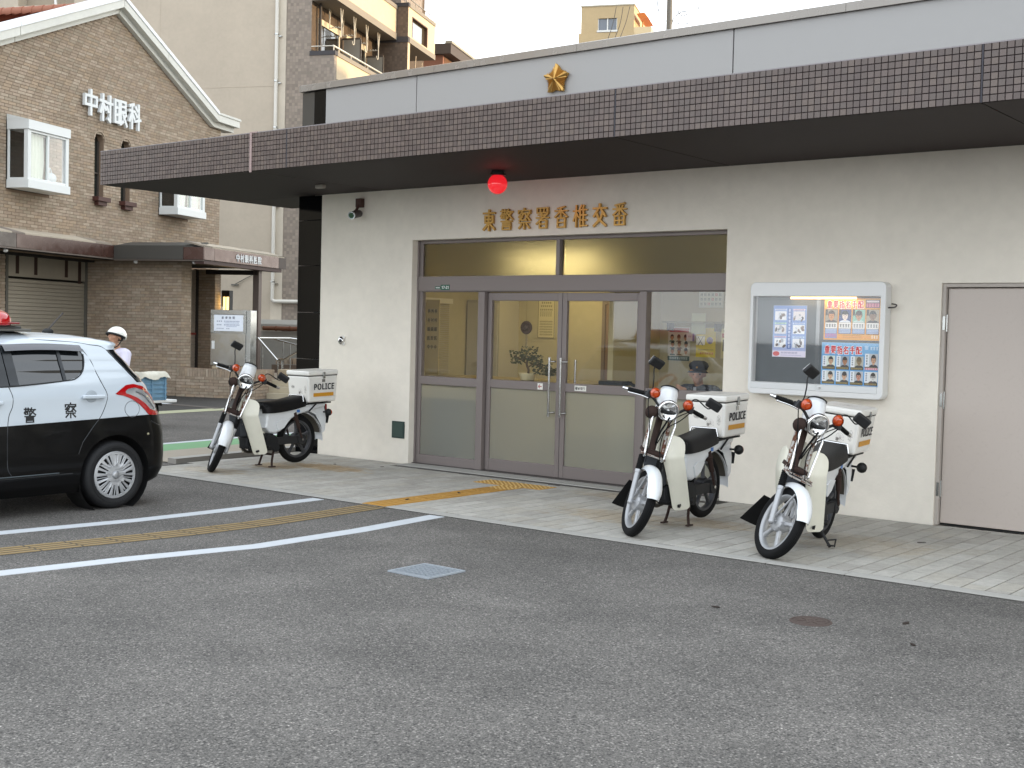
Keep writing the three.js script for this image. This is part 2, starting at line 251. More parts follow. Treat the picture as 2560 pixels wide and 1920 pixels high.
// pavement of small pale pavers in front of the station
const PX0 = -0.55, PX1 = 10.9, PZ = 2.69;
const paveTex = tex(2048, (u, v) => {
  const x = PX0 + u * (PX1 - PX0), z = v * 2.8;
  let k = 0.70 + 0.10 * (fbm(u * 260, v * 64, 4096, 401, 4) - 0.5) + 0.06 * (hash(u * 2048 | 0, v * 512 | 0, 403) - 0.5) + 0.07 * (fbm(u * 18, v * 6, 4096, 405, 4) - 0.5);
  const st = (px, pz, rx, rz, s, n) => { const q = Math.hypot((x - px) / rx, (z - pz) / rz) + 1.1 * (fbm(u * 90 + s, v * 40 + s, 4096, 407 + n, 5) - 0.5); return clamp((1 - q) * 2) * (0.55 + 0.45 * hash(u * 1024 | 0, v * 256 | 0, 409)); };
  const r = Math.max(st(1.25, 1.0, 0.75, 0.28, 3, 1), 0.8 * st(0.75, 1.35, 0.45, 0.3, 5, 2), 0.45 * st(5.75, 1.75, 0.8, 0.35, 7, 3), 0.5 * st(6.5, 1.5, 0.5, 0.3, 9, 4), 0.4 * st(0.75, 2.2, 0.5, 0.25, 11, 5), 0.25 * st(7.9, 1.5, 0.7, 0.5, 13, 6), 0.3 * st(5.0, 0.55, 0.6, 0.25, 15, 7));
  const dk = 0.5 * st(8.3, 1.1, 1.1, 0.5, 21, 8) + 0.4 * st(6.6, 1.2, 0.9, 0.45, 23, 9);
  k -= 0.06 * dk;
  return [k * (1 - 0.06 * r), k * (0.985 - 0.19 * r), k * (0.955 - 0.36 * r)];
}, { h: 512, color: true });
{
  const leftEdge = (z) => -0.40 + 0.124 * z;       // the plot narrows along the side street
  const base = struct('pavement', ext(shp([[leftEdge(0.0), 0], [PX1, 0], [PX1, 2.815], [leftEdge(2.815), 2.815]]), 0.004).rotateX(PI / 2).translate(0, 0.006, 0), mat(0x37342f, 0.95), 'pale paved strip of narrow pavers along the front of the station');
  const toneM = [0xf3f2ee, 0xebeae6, 0xf8f7f4, 0xe4e2de, 0xeeebe4].map((c) => mat(c, 0.86, { map: paveTex, bumpMap: again(T.grain, 0.3), bumpScale: 0.0008 }));
  const list = [], pw = 0.157, pl = 0.33;
  for (let i = -4; i * pw < PX1; i++) { const off = rnd() * pl; for (let j = -1; j < 10; j++) {
    const xa = i * pw + 0.003 - 0.002, xb = xa + pw - 0.009; let za = 0.035 + j * pl + off, zb = za + pl - 0.0035; za = Math.max(za, 0.035); zb = Math.min(zb, PZ - 0.006); if (zb - za < 0.03 || xb > PX1) continue;
    if (xa < leftEdge((za + zb) / 2)) continue;
    if (xb > 1.6 && xa < 5.84 && za < 0.3) { if (zb < 0.34) continue; za = 0.302; }
    list.push([xa, xb, za, zb, camDist(V((xa + xb) / 2, 0, (za + zb) / 2))]);
  } }
  const mk = ([xa, xb, za, zb]) => { const g = flat(bb(xa, xb, 0.004, 0.0125 + rr(-0.0006, 0.0008), za, zb)), p = g.attributes.position, uv = g.attributes.uv; for (let i = 0; i < p.count; i++) uv.setXY(i, (p.getX(i) - PX0) / (PX1 - PX0), p.getZ(i) / 2.8); return g; };
  const inView = list.filter((t) => t[0] < 10.2).sort((a, b) => a[4] - b[4]), near = new Set(inView.slice(0, 300)), rest = [[], [], [], [], []];
  for (const t of list) { const k = rnd() * 5 | 0; if (near.has(t)) mesh('paver', mk(t), toneM[k], base, { uv: true }); else rest[k].push(mk(t)); }
  rest.forEach((r, k) => { if (r.length) mesh('paver_rows', r, toneM[k], base, { uv: true, kind: 'stuff' }); });
}
{
  const k = [], z0 = 2.695, z1 = 2.815; let x = -0.05;
  const kerb = struct('kerb_edging', bb(-0.08, PX1, -0.02, 0.006, z0 + 0.003, z1 - 0.003), M.joint, 'flush pale concrete edging between pavers and asphalt');
  while (x < PX1) { const L = 0.6; mesh('kerb_stone', rbb(x, x + L - 0.005, 0, 0.0135, z0, z1, 0.004, 1), M.concrete, kerb); x += L; }
  // dark drain strip and pale sill before the glass doors
  struct('door_sill', rbb(1.588, 5.806, 0.002, 0.022, -0.11, 0.195, 0.004, 1), M.concrete, 'pale stone sill in front of the glass doors');
  struct('drain_strip', bb(1.63, 5.83, 0.004, 0.014, 0.2, 0.297), mat(0x4a4744, 0.7, { bumpMap: again(T.grain, 0.1), bumpScale: 0.002 }), 'dark strip running in the paving before the glass doors');
}
// side street on the left
const streetX = (x, z) => x - 0.124 * (1.8 - z) ;   // lines lean 7 degrees
function strip(name, xa, xb, y, m, label, za = -34, zb = 16, n = 1) { return struct(name, ext(shp([[streetX(xa, za), za], [streetX(xb, za), za], [streetX(xb, zb), zb], [streetX(xa, zb), zb]]), 0.003).rotateX(PI / 2).translate(0, y, 0), m, label); }
{
  strip('side_kerb', -0.36, -0.2, 0.062, M.concrete, 'low grey kerb between the paved strip and the side street', -20, 2.05);
  struct('side_kerb_face', ext(shp([[streetX(-0.365, -20), -20], [streetX(-0.205, -20), -20], [streetX(-0.205, 2.05), 2.05], [streetX(-0.365, 2.05), 2.05]]), 0.058).rotateX(PI / 2).translate(0, 0.0585, 0), mat(0x8f8b85, 0.9, { map: T.plasterC, bumpMap: again(T.grain, 0.2), bumpScale: 0.001 }), 'grey upright face of the low side kerb');
  strip('side_walk', -1.36, -0.37, 0.012, mat(0xa39a8c, 0.9, { map: T.plasterC, bumpMap: again(T.grain, 0.3), bumpScale: 0.001 }), 'beige walkway strip beside the low kerb', -34, 2.05);
  const road = mat(0xdedad6, 0.88, { map: T.asphalt, bumpMap: T.asphaltB, bumpScale: 0.003 });
  strip('street', -7.1, -1.36, 0.006, road, 'grey asphalt of the side street', -60, 40);
  strip('green_lane', -2.02, -1.36, 0.011, mat(0x74a277, 0.85, { map: T.plasterC, bumpMap: again(T.grain, 0.2), bumpScale: 0.001 }), 'green painted lane along the side street');
  strip('lane_line', -2.17, -2.04, 0.0115, M.whitePaint, 'thin white line along the green lane');
  strip('far_edge_band', -6.95, -6.45, 0.011, mat(0xa4a588, 0.85, { map: T.plasterC }), 'worn yellow green band along the far side of the street', -34, 12);
  struct('far_walk', ext(shp([[streetX(-7.1, -34), -34], [streetX(-7.1, 14), 14], [streetX(-16, 14), 14], [streetX(-16, -34), -34]]), 0.003).rotateX(PI / 2).translate(0, 0.009, 0), mat(0x8b8884, 0.9, { map: T.asphalt }), 'dull grey pavement before the brick clinic');
  struct('road_dash', bb(-4.75, -3.95, 0.008, 0.013, -2.66, -2.54), M.whitePaint, 'short white dash in the middle of the side street');
  const ch = struct('gutter_grate', bb(-9.2, -7.6, 0.009, 0.014, -4.62, -4.35), mat(0x4d4742, 0.8), 'rusty brown grate beside the far walkway');
  struct('gutter_line', bb(-10.2, -9.2, 0.009, 0.0145, -4.55, -4.42), M.whitePaint, 'white painted line ending at the brown grate');
  struct('gutter_line', bb(-7.6, -6.95, 0.009, 0.0145, -4.62, -4.5), M.whitePaint, 'short white line just right of the brown grate');
}
// parking lines: narrow painted ribbons that bend slightly
function ribbon(pts, w, y0, y1) { const out = []; for (let i = 1; i < pts.length; i++) { const a = pts[i - 1], b = pts[i], off = (p, q, r) => { const d = new THREE.Vector2(r[0] - p[0], r[1] - p[1]).normalize(); return [[q[0] - d.y * w / 2, q[1] + d.x * w / 2], [q[0] + d.y * w / 2, q[1] - d.x * w / 2]]; };
  const A = off(pts[Math.max(0, i - 2)], a, pts[Math.min(pts.length - 1, i)]), B = off(pts[i - 1], b, pts[Math.min(pts.length - 1, i + 1)]); out.push(ext(shp([A[0], B[0], B[1], A[1]]), y1 - y0).rotateX(PI / 2).translate(0, y1, 0)); } return out; }
const worn = (g, n, s) => g;
struct('parking_line', ribbon([[3.11, 2.86], [3.12, 3.9], [3.09, 4.86], [2.94, 5.97], [2.80, 7.2], [2.62, 9]], 0.15, 0.0005, 0.004), M.whitePaint, 'white painted line nearest the patrol car');
struct('parking_line', ribbon([[4.60, 2.84], [4.70, 3.9], [4.71, 4.95], [4.50, 5.9], [4.37, 6.78], [4.25, 8], [4.1, 9.5]], 0.16, 0.0005, 0.004), M.whitePaint, 'bold white painted line bending towards the left foreground');
// tactile path on the asphalt: segments of four raised bars
{
  const path = struct('tactile_path', ribbon([[3.815, 2.83], [3.90, 4.2], [3.86, 5.06], [3.72, 5.97], [3.66, 6.4], [3.55, 7.6]], 0.30, 0.0004, 0.002), mat(0x4a453f, 0.9), 'row of yellowish guide bars across the asphalt between the white lines');
  const P = (z) => { const k = [[2.83, 3.815], [4.2, 3.9], [5.06, 3.86], [5.97, 3.72], [6.4, 3.66], [7.6, 3.55], [9, 3.4]]; for (let i = 1; i < k.length; i++) if (z <= k[i][0]) return lerp(k[i - 1][1], k[i][1], (z - k[i - 1][0]) / (k[i][0] - k[i - 1][0])); return 3.4; };
  for (let z = 2.835; z < 7.4; z += 0.302) for (let i = 0; i < 4; i++) { const o = (i - 1.5) * 0.075; mesh('guide_bar', plank([P(z) + o, 0.0035, z], [P(z + 0.285) + o, 0.0035, z + 0.285], 0.035, 0.005), M.yellowWorn, path); }
}
// yellow tactile tiles on the paving
{
  const path = struct('tactile_paving', bb(3.652, 3.952, 0.009, 0.0128, 1.06, 2.8), mat(0x8d6a34, 0.9), 'yellow guiding tiles leading to a T shape before the doors');
  const tile = (x, z, dots) => {
    const t = mesh('tactile_tile', bb(x + 0.0015, x + 0.2985, 0.0115, 0.0165, z + 0.0015, z + 0.2985), M.yellow, path);
    if (dots) { const d = []; for (let i = 0; i < 5; i++) for (let j = 0; j < 5; j++) d.push(cyl(0.014, 0.005, 10, 0.009).translate(x + 0.03 + i * 0.06, 0.0188, z + 0.03 + j * 0.06)); mesh('warning_dots', d, M.yellowPale, t); }
    else for (let i = 0; i < 4; i++) mesh('guide_bar', rb(0.034, 0.006, 0.27, 0.0025, x + 0.0375 + i * 0.075, 0.0185, z + 0.15, 1), M.yellow, t);
  };
  for (let i = 0; i < 6; i++) tile(3.652, 1.02 + i * 0.3, false);
  for (const [x, z] of [[3.26, 0.47], [3.56, 0.47], [3.86, 0.47], [3.652, 0.77]]) tile(x - (z < 0.5 ? 0.0 : 0), z, true);
}
// drain grate in the asphalt
{
  const gm = mat(0x9fa6ad, 0.55, { metalness: 0.3 }), gx = 6.24, gz = 4.776, W = 0.37, g = thing('drain_grate', 'square galvanised drain grate set in the asphalt', 'grate', [gx, 0, gz]);
  mesh('pit', [bb(-W / 2, W / 2, -0.16, -0.15, -W / 2, W / 2), bb(-W / 2, W / 2, 0.0006, 0.0016, -W / 2, W / 2)], mat(0x16181a, 0.9), g);
  const f = 0.018; mesh('frame', [bb(-W / 2, W / 2, 0.001, 0.012, -W / 2, -W / 2 + f), bb(-W / 2, W / 2, 0.001, 0.012, W / 2 - f, W / 2), bb(-W / 2, -W / 2 + f, 0.001, 0.0118, -W / 2 + f, W / 2 - f), bb(W / 2 - f, W / 2, 0.001, 0.0118, -W / 2 + f, W / 2 - f)], gm, g);
  for (let i = 1; i < 10; i++) mesh('grate_bar', bb(-W / 2 + f, W / 2 - f, 0.0016, 0.010, -W / 2 + i * W / 10 - 0.0028, -W / 2 + i * W / 10 + 0.0028), gm, g);
  for (let i = 1; i < 8; i++) mesh('cross_bar', bb(-W / 2 + i * W / 8 - 0.0028, -W / 2 + i * W / 8 + 0.0028, 0.0016, 0.0096, -W / 2 + f, W / 2 - f), gm, g);
}
// small round cover
{
  const g = thing('manhole_cover', 'small round rusty iron cover in the asphalt on the right', 'manhole cover', [8.785, 0, 4.29]);
  const im = mat(0x5b4f4a, 0.75, { metalness: 0.4, map: T.plasterC, bumpMap: again(T.grain, 0.1), bumpScale: 0.001 });
  mesh('rim', lathe([[0.108, 0.0006], [0.108, 0.006], [0.118, 0.007], [0.122, 0.0006]], 36), im, g);
  mesh('lid', [cyl(0.105, 0.004, 36).translate(0, 0.002, 0), ...[0, 1, 2, 3, 4, 5].map((i) => bx(0.016, 0.004, 0.06, 0, 0.005, 0.05).rotateY(i * PI / 3)), lathe([[0.02, 0.004], [0.022, 0.008], [0.03, 0.008], [0.032, 0.004]], 20), lathe([[0.085, 0.004], [0.086, 0.007], [0.094, 0.007], [0.095, 0.004]], 30)], im, g);
}
// a few dropped leaves and chips of grit
[[8.26, 1.113, 'dry leaf lying on the pavers near the right hand door', 0.035], [9.215, 3.95, 'dark chip lying on the asphalt right of the round cover', 0.03], [9.433, 4.42, 'small dark chip on the asphalt in the right foreground', 0.022], [8.2, 4.35, 'dark chip on the asphalt left of the round cover', 0.028], [1.122, 0.763, 'dark speck of litter on the pavers near the far motorcycle', 0.03], [1.67, 0.53, 'dark speck of litter on the pavers near the glass doors', 0.026], [3.79, 2.36, 'dark leaf lying on the yellow tiles near the kerb', 0.024], [3.80, 1.62, 'dark leaf lying on the yellow tiles nearer the doors', 0.028]].forEach(([x, z, l, r], i) => {
  const lf = shp([[-r, 0], [-r * 0.4, r * 0.5], [r * 0.5, r * 0.42], [r * 1.1, 0], [r * 0.4, -r * 0.42], [-r * 0.5, -r * 0.38]]);
  const o = mesh('fallen_leaf', ext(lf, 0.004).rotateX(-PI / 2).rotateZ(0.12).rotateY(i * 1.3), mat(0x2b2019, 0.9)); o.position.set(x, x > 8.0 && z > 3 ? 0.004 : 0.021, z); tag(o, l, 'leaf');
});

// ================= POLICE STATION =================
const ST = thing('police_station', 'low cream police station with a dark tiled canopy and glass entrance', 'police station', [0, 0, 0]);
const X1 = 15.5, OX0 = 1.585, OX1 = 5.812, OY = 2.697, DX0 = 7.952, DX1 = 8.93, DY = 2.152, TOPY = 4.645;
mesh('front_wall', ext(shp([[0, 0], [X1, 0], [X1, 3.5], [0, 3.5]], [[[OX0, -0.0001], [OX0, OY], [OX1, OY], [OX1, -0.0001]], [[DX0, -0.0001], [DX0, DY], [DX1, DY], [DX1, -0.0001]]].map((h) => h.map(([a, b]) => [a, Math.max(b, 0.0005)]))), 0.24).translate(0, 0, -0.24), M.wall, ST);
mesh('side_wall', [bb(X1 - 0.2, X1, 0, TOPY, -7, -0.241), bb(-0.4, 0.0, 0, 3.5, -7, -0.245), bb(0, X1, 0, TOPY, -7.2, -7.0)], M.wall, ST);
mesh('roof', [bb(0.05, X1 - 0.05, 4.3, 4.42, -6.99, -0.25)], M.concrete, ST);
// black polished stone strip at the left corner, in slabs
{ const y = [0.004, 0.62, 1.22, 1.82, 2.42, 3.0, 3.31]; for (let i = 1; i < y.length; i++) mesh('stone_slab', rbb(-0.44, -0.004, y[i - 1] + 0.002, y[i] - 0.002, -0.24, -0.006, 0.004, 1), M.granite, ST);
  mesh('dark_window', [bb(-0.42, -0.2, 3.74, 4.64, -0.2, -0.02)], phy(0x39393a, 0.15, { clearcoat: 1 }), ST); mesh('stone_slab', rbb(-0.197, 0.022, 3.74, 4.64, -0.2, -0.014, 0.004, 1), M.granite, ST); }
// upper band of pale panels, with recessed joints
{ const xs = [0.03, 1.595, 5.812, 10.1, 14.4, X1]; for (let i = 1; i < xs.length; i++) mesh('wall_panel', rbb(xs[i - 1] + 0.006, xs[i] - 0.006, 3.5, TOPY, -0.12, 0, 0.004, 1), M.panelWhite, ST); mesh('panel_backing', bb(0.03, X1, 3.5, TOPY - 0.01, -0.24, -0.121), mat(0x77787a, 0.9), ST);
  const cx = [-0.43, 0.06, 1.9, 3.95, 6.98, 10.3, 13, X1 + 0.05]; for (let i = 1; i < cx.length; i++) mesh('parapet_cap', alongX([[-0.35, 0], [0.035, 0], [0.035, 0.078 + (i > 4 ? 0.004 : 0)], [0.02, 0.086], [-0.35, 0.1]], cx[i] - cx[i - 1] - 0.004, cx[i - 1] + 0.002).translate(0, TOPY, 0), M.capMetal, ST); }
// canopy: core, soffit panels with gaps, tiled fascia
{
  const FZ = 2.047, LX = -1.77, B = 3.312, TP = 3.722, joints = [1.071, 1.644, 5.82, 8.9, 12.0];
  mesh('canopy_slab', [bb(LX + 0.03, X1, B + 0.02, TP - 0.012, -0.12, FZ - 0.02), bb(LX + 0.03, -0.45, B + 0.02, TP - 0.012, -1.05, -0.121)], M.joint, ST);
  const sx = [LX + 0.012, 1.071, 5.82, 8.9, 12, X1];
  for (let i = 1; i < sx.length; i++) mesh('soffit_panel', bb(sx[i - 1] + 0.006, sx[i] - 0.006, B, B + 0.018, 0.003, FZ - 0.016), M.soffit, ST);
  mesh('soffit_panel', bb(LX + 0.018, -0.452, B, B + 0.018, -1.05, -0.003), M.soffit, ST);
  const fa = mesh('fascia', [bb(LX + 0.02, X1, B + 0.004, TP - 0.004, FZ - 0.018, FZ - 0.006), bb(LX + 0.006, LX + 0.019, B + 0.004, TP - 0.004, -1.05, FZ - 0.006), bb(LX + 0.02, -0.46, B + 0.004, TP - 0.004, -1.06, -1.052)], mat(0x2e2426, 0.95), ST);
  const tones = [0x5d504b, 0x594d48, 0x625550, 0x564a46, 0x655851, 0x5b504b].map((c) => mat(c, 0.55, { roughnessMap: again(T.grain, 0.1), bumpMap: again(T.blotch, 0.2), bumpScale: 0.0006 }));
  const p = 0.0522, h = (TP - B) / 8, tiles = [];
  const blocks = [LX, ...joints, X1]; const geo = new THREE.BoxGeometry(p - 0.0075, h - 0.0075, 0.009), geos = [geo, geo.clone().rotateX(0.006), geo.clone().rotateY(0.006)];
  for (let b = 1; b < blocks.length; b++) { const xa = blocks[b - 1] + (b > 1 ? 0.007 : 0.002), xb = blocks[b] - 0.007, n = Math.round((xb - xa) / p), q = (xb - xa) / n; for (let i = 0; i < n; i++) for (let r = 0; r < 8; r++) tiles.push([xa + (i + 0.5) * q, B + (r + 0.5) * h]); }
  const vis = tiles.filter((t) => t[0] < 9.2).sort((a, b) => b[0] - a[0] || a[1] - b[1]).slice(0, 300), near = new Set(vis), rest = tones.map(() => []);
  for (const t of tiles) { const k = rnd() * 6 | 0; if (near.has(t)) { const m = mesh('tile', geos[rnd() * 3 | 0], tones[k], fa, { raw: true }); m.position.set(t[0], t[1], FZ - 0.0045 + 0.003 + rr(-0.0006, 0.0006)); } else rest[k].push(geos[rnd() * 3 | 0].clone().translate(t[0], t[1], FZ - 0.0015 + rr(-0.0006, 0.0006))); }
  rest.forEach((r, k) => mesh('tile_rows', r, tones[k], fa, { kind: 'stuff' }));
  const side = tones.map(() => []); for (let z = -1.03; z < FZ - 0.03; z += p) for (let r = 0; r < 8; r++) side[rnd() * 6 | 0].push(bx(0.009, h - 0.0055, p - 0.0055, LX + 0.0025, B + (r + 0.5) * h, z)); side.forEach((r, k) => mesh('tile_rows', r, tones[k], fa, { kind: 'stuff' }));
  mesh('fascia_trim', [bb(1.056, 1.088, B - 0.014, TP + 0.012, FZ + 0.004, FZ + 0.012), bb(1.088, 1.17, TP - 0.002, TP + 0.012, FZ - 0.1, FZ + 0.006)], mat(0xa48f8c, 0.5, { metalness: 0.3 }), ST);
  for (const x of [1.644, 5.82, 8.9]) mesh('sealant_joint', bb(x - 0.006, x + 0.006, B + 0.001, TP + 0.002, FZ - 0.006, FZ + 0.002), mat(0x35333a, 0.6), ST);
  mesh('canopy_coping', [bb(LX, X1, TP - 0.003, TP + 0.006, FZ - 0.06, FZ + 0.004)], mat(0x8a8486, 0.5, { metalness: 0.3 }), ST);
}
// glass entrance
{
  const Z = -0.12, E = group('entrance_frame', ST), A = M.alu, f = (n, g, m = A) => mesh(n, g, m, E);
  f('frame', [rbb(OX0, 1.604, 0.02, OY, Z - 0.05, Z + 0.03), rbb(1.604, 1.655, 0.02, OY, Z - 0.06, Z + 0.005), rbb(5.755, OX1, 0.02, OY, Z - 0.05, Z + 0.01), rbb(1.655, 5.755, 2.655, OY, Z - 0.05, Z + 0.012)]);
  f('transom_rail', [rbb(1.61, 5.79, 2.094, 2.268, Z - 0.07, Z + 0.03, 0.004), bb(1.62, 5.78, 2.084, 2.0935, Z - 0.06, Z + 0.0)]);
  f('transom_post', [rbb(3.662, 3.712, 2.268, 2.655, Z - 0.05, Z + 0.045)]);
  f('mullion', [rbb(2.556, 2.650, 0.02, 2.086, Z - 0.07, Z + 0.035)]); f('mullion', [rbb(4.757, 4.842, 0.02, 2.086, Z - 0.07, Z + 0.035)]);
  for (const [a, b] of [[1.655, 3.662], [3.712, 5.755]]) f('transom_pane', bb(a, b, 2.268, 2.655, Z - 0.022, Z - 0.014), M.frostSlab);
  for (const [a, b] of [[1.655, 2.556], [4.842, 5.755]]) { f('side_rail', rbb(a, b, 0.98, 1.078, Z - 0.05, Z + 0.02)); f('side_rail', rbb(a, b, 0.02, 0.135, Z - 0.05, Z + 0.02)); f('side_pane', bb(a, b, 1.078, 2.086, Z - 0.022, Z - 0.016), M.glass); f('frosted_pane', new THREE.PlaneGeometry(b - a, 0.845).translate((a + b) / 2, 0.5575, Z - 0.018), M.frost); }
  for (const [a, b, hx] of [[2.656, 3.716, 3.61], [3.722, 4.752, 3.795]]) {
    const d = group('sliding_door', ST), zz = Z - 0.045, q = 0.058;
    mesh('door_frame', [rbb(a, a + q, 0.03, 2.076, zz - 0.03, zz + 0.02), rbb(b - q, b, 0.03, 2.076, zz - 0.03, zz + 0.02), rbb(a + q, b - q, 1.985, 2.076, zz - 0.03, zz + 0.018), rbb(a + q, b - q, 0.985, 1.08, zz - 0.03, zz + 0.018), rbb(a + q, b - q, 0.03, 0.165, zz - 0.03, zz + 0.018)], A, d);
    mesh('clear_pane', bb(a + q, b - q, 1.08, 1.985, zz - 0.006, zz), M.glass, d); mesh('frosted_pane', new THREE.PlaneGeometry(b - a - 2 * q, 0.82).translate((a + b) / 2, 0.575, zz - 0.003), M.frost, d);
    const hx2 = a < 3 ? b - 0.115 : a + 0.035;
    mesh('door_handle', [bar([hx2, 0.72, zz + 0.075], [hx2, 1.345, zz + 0.075], 0.014, 12), bar([hx2, 0.75, zz + 0.07], [hx2 + 0.045, 0.75, zz + 0.015], 0.011, 8), bar([hx2, 1.315, zz + 0.07], [hx2 + 0.045, 1.315, zz + 0.015], 0.011, 8), bar([hx2, 1.33, zz + 0.075], [hx2, 1.36, zz + 0.075], 0.016, 12), bar([hx2, 0.705, zz + 0.075], [hx2, 0.735, zz + 0.075], 0.016, 12)], M.steel, d);
    mesh('door_handle', [bar([a < 3 ? b - 0.0 : a + 0.115, 0.9, zz - 0.09], [a < 3 ? b - 0.0 : a + 0.115, 1.34, zz - 0.09], 0.013, 12)], M.steel, d);
  }
  f('threshold', bb(OX0 + 0.003, OX1 - 0.003, 0.0225, 0.03, -0.22, -0.06), M.aluDark);
  for (const [a, b] of [[2.651, 2.656], [3.7165, 3.7215]]) f('door_seal', bb(a, b, 0.03, 2.076, Z - 0.07, Z - 0.03), M.black);
}
// plain steel door on the right, set back in the wall
{
  const d = group('service_door', ST);
  mesh('door_frame', [rbb(DX0 + 0.001, DX0 + 0.034, 0.012, DY - 0.002, -0.16, -0.02, 0.003), rbb(DX1 - 0.04, DX1 - 0.001, 0.012, DY - 0.002, -0.16, -0.02, 0.003), rbb(DX0 + 0.034, DX1 - 0.04, DY - 0.036, DY - 0.002, -0.16, -0.02, 0.003)], mat(0xaaa29a, 0.5), d);
  mesh('door_leaf', rbb(DX0 + 0.04, DX1 - 0.045, 0.03, DY - 0.044, -0.11, -0.065, 0.004), M.door, d);
  mesh('door_gap', [bb(DX0 + 0.036, DX1 - 0.04, 0.0125, 0.022, -0.14, -0.07)], M.black, d);
  for (const y of [0.33, 1.12, 1.8]) mesh('hinge', [cyl(0.011, 0.15, 12).translate(DX0 + 0.036, y, -0.052), bb(DX0 + 0.012, DX0 + 0.034, y - 0.06, y + 0.06, -0.02, -0.016)], M.steelDull, d);
}
// emblem: five broad points with rays between, folded like a low pyramid
{
  const pts = [], R = 0.168, prof = [[0, 1], [7, 0.9], [9.5, 0.79], [14, 0.86], [17, 0.70], [22, 0.78], [26, 0.64], [31, 0.72], [36, 0.60]];
  for (let k = 0; k < 5; k++) { const c = k * 72; for (let i = prof.length - 1; i > 0; i--) pts.push([c - prof[i][0], prof[i][1]]); for (let i = 0; i < prof.length - 1; i++) pts.push([c + prof[i][0], prof[i][1]]); }
  const front = [], tri = [], n = pts.length, P = (i) => { const [a, r] = pts[(i + n) % n], t = rad(90 - a); return [Math.cos(t) * r * R, Math.sin(t) * r * R]; };
  const inner = (i) => { const [a] = pts[(i + n) % n], t = rad(90 - a), fold = Math.abs(((a % 36) + 36) % 36 - 18) / 18; const onTip = Math.abs(((a + 720) % 72)) < 1 || Math.abs(((a + 720) % 72) - 72) < 1; return onTip; };
  for (let i = 0; i < n; i++) { const a = P(i), b = P(i + 1), za = 0.012 + (inner(i) ? 0.03 : (pts[i % n][1] > 0.71 ? 0.016 : 0)), zb = 0.012 + (inner(i + 1) ? 0.03 : (pts[(i + 1) % n][1] > 0.71 ? 0.016 : 0)); tri.push(0, 0, 0.062, a[0], a[1], za, b[0], b[1], zb); tri.push(a[0], a[1], 0, b[0], b[1], 0, b[0], b[1], zb, a[0], a[1], 0, b[0], b[1], zb, a[0], a[1], za); tri.push(0, 0, 0, b[0], b[1], 0, a[0], a[1], 0); }
  const g = new THREE.BufferGeometry(); g.setAttribute('position', new THREE.Float32BufferAttribute(tri, 3)); g.computeVertexNormals();
  const e = thing('emblem', 'gold star emblem with folded rays on the pale parapet', 'emblem', [3.69, 4.375, 0.02]);
  mesh('star', g, M.gold, e); const s5 = []; for (let k = 0; k < 5; k++) { const a = rad(90 + k * 72), b = rad(90 + 36 + k * 72), c = rad(90 - 36 + k * 72), q = 0.048, w = 0.02; s5.push(0, 0, 0.082, Math.cos(c) * w, Math.sin(c) * w, 0.056, Math.cos(a) * q, Math.sin(a) * q, 0.056, 0, 0, 0.082, Math.cos(a) * q, Math.sin(a) * q, 0.056, Math.cos(b) * w, Math.sin(b) * w, 0.056); }
  const g2 = new THREE.BufferGeometry(); g2.setAttribute('position', new THREE.Float32BufferAttribute(s5, 3)); g2.computeVertexNormals(); mesh('centre_star', g2, M.gold, e);
  mesh('mount', [cyl(0.05, 0.022, 16).rotateX(PI / 2).translate(0, 0, -0.01)], M.goldSide, e);
}
// raised gold name of the station
{
  const s = thing('station_sign', 'row of eight raised gold characters above the glass doors', 'sign', [0, 0, 0]);
  const w = 0.178, h = 0.225; '東警察署香椎交番'.split('').forEach((ch, i) => { const x = 2.70 + i * 0.2525; mesh('letter', kanji(ch, w, h, 0.03, i === 6 || i === 0 ? 0.024 : 0.0185).map((g) => g.translate(x, 2.775, 0.012)), M.gold, s); });
}
// red lamp under the canopy
{
  const L = thing('red_lamp', 'glowing red globe lamp hanging under the dark canopy', 'lamp', [3.51, 3.31, 0.78]);
  mesh('lamp_base', [cyl(0.066, 0.03, 24).translate(0, -0.016, 0), cyl(0.085, 0.018, 24).translate(0, -0.036, 0)], mat(0x2b2626, 0.5, { metalness: 0.4 }), L);
  mesh('globe', sph(0.106, 0, -0.135, 0, 32), phy(0xb30d14, 0.12, { clearcoat: 1, clearcoatRoughness: 0.05, emissive: new THREE.Color(0.85, 0.02, 0.03), emissiveIntensity: 0.55 }), L);
  const pl = new THREE.PointLight(new THREE.Color(1, 0.08, 0.06), 0.05); pl.position.set(3.51, 3.175, 0.78); pl.shadow.radius = 4; pl.castShadow = true; scene.add(pl);
}
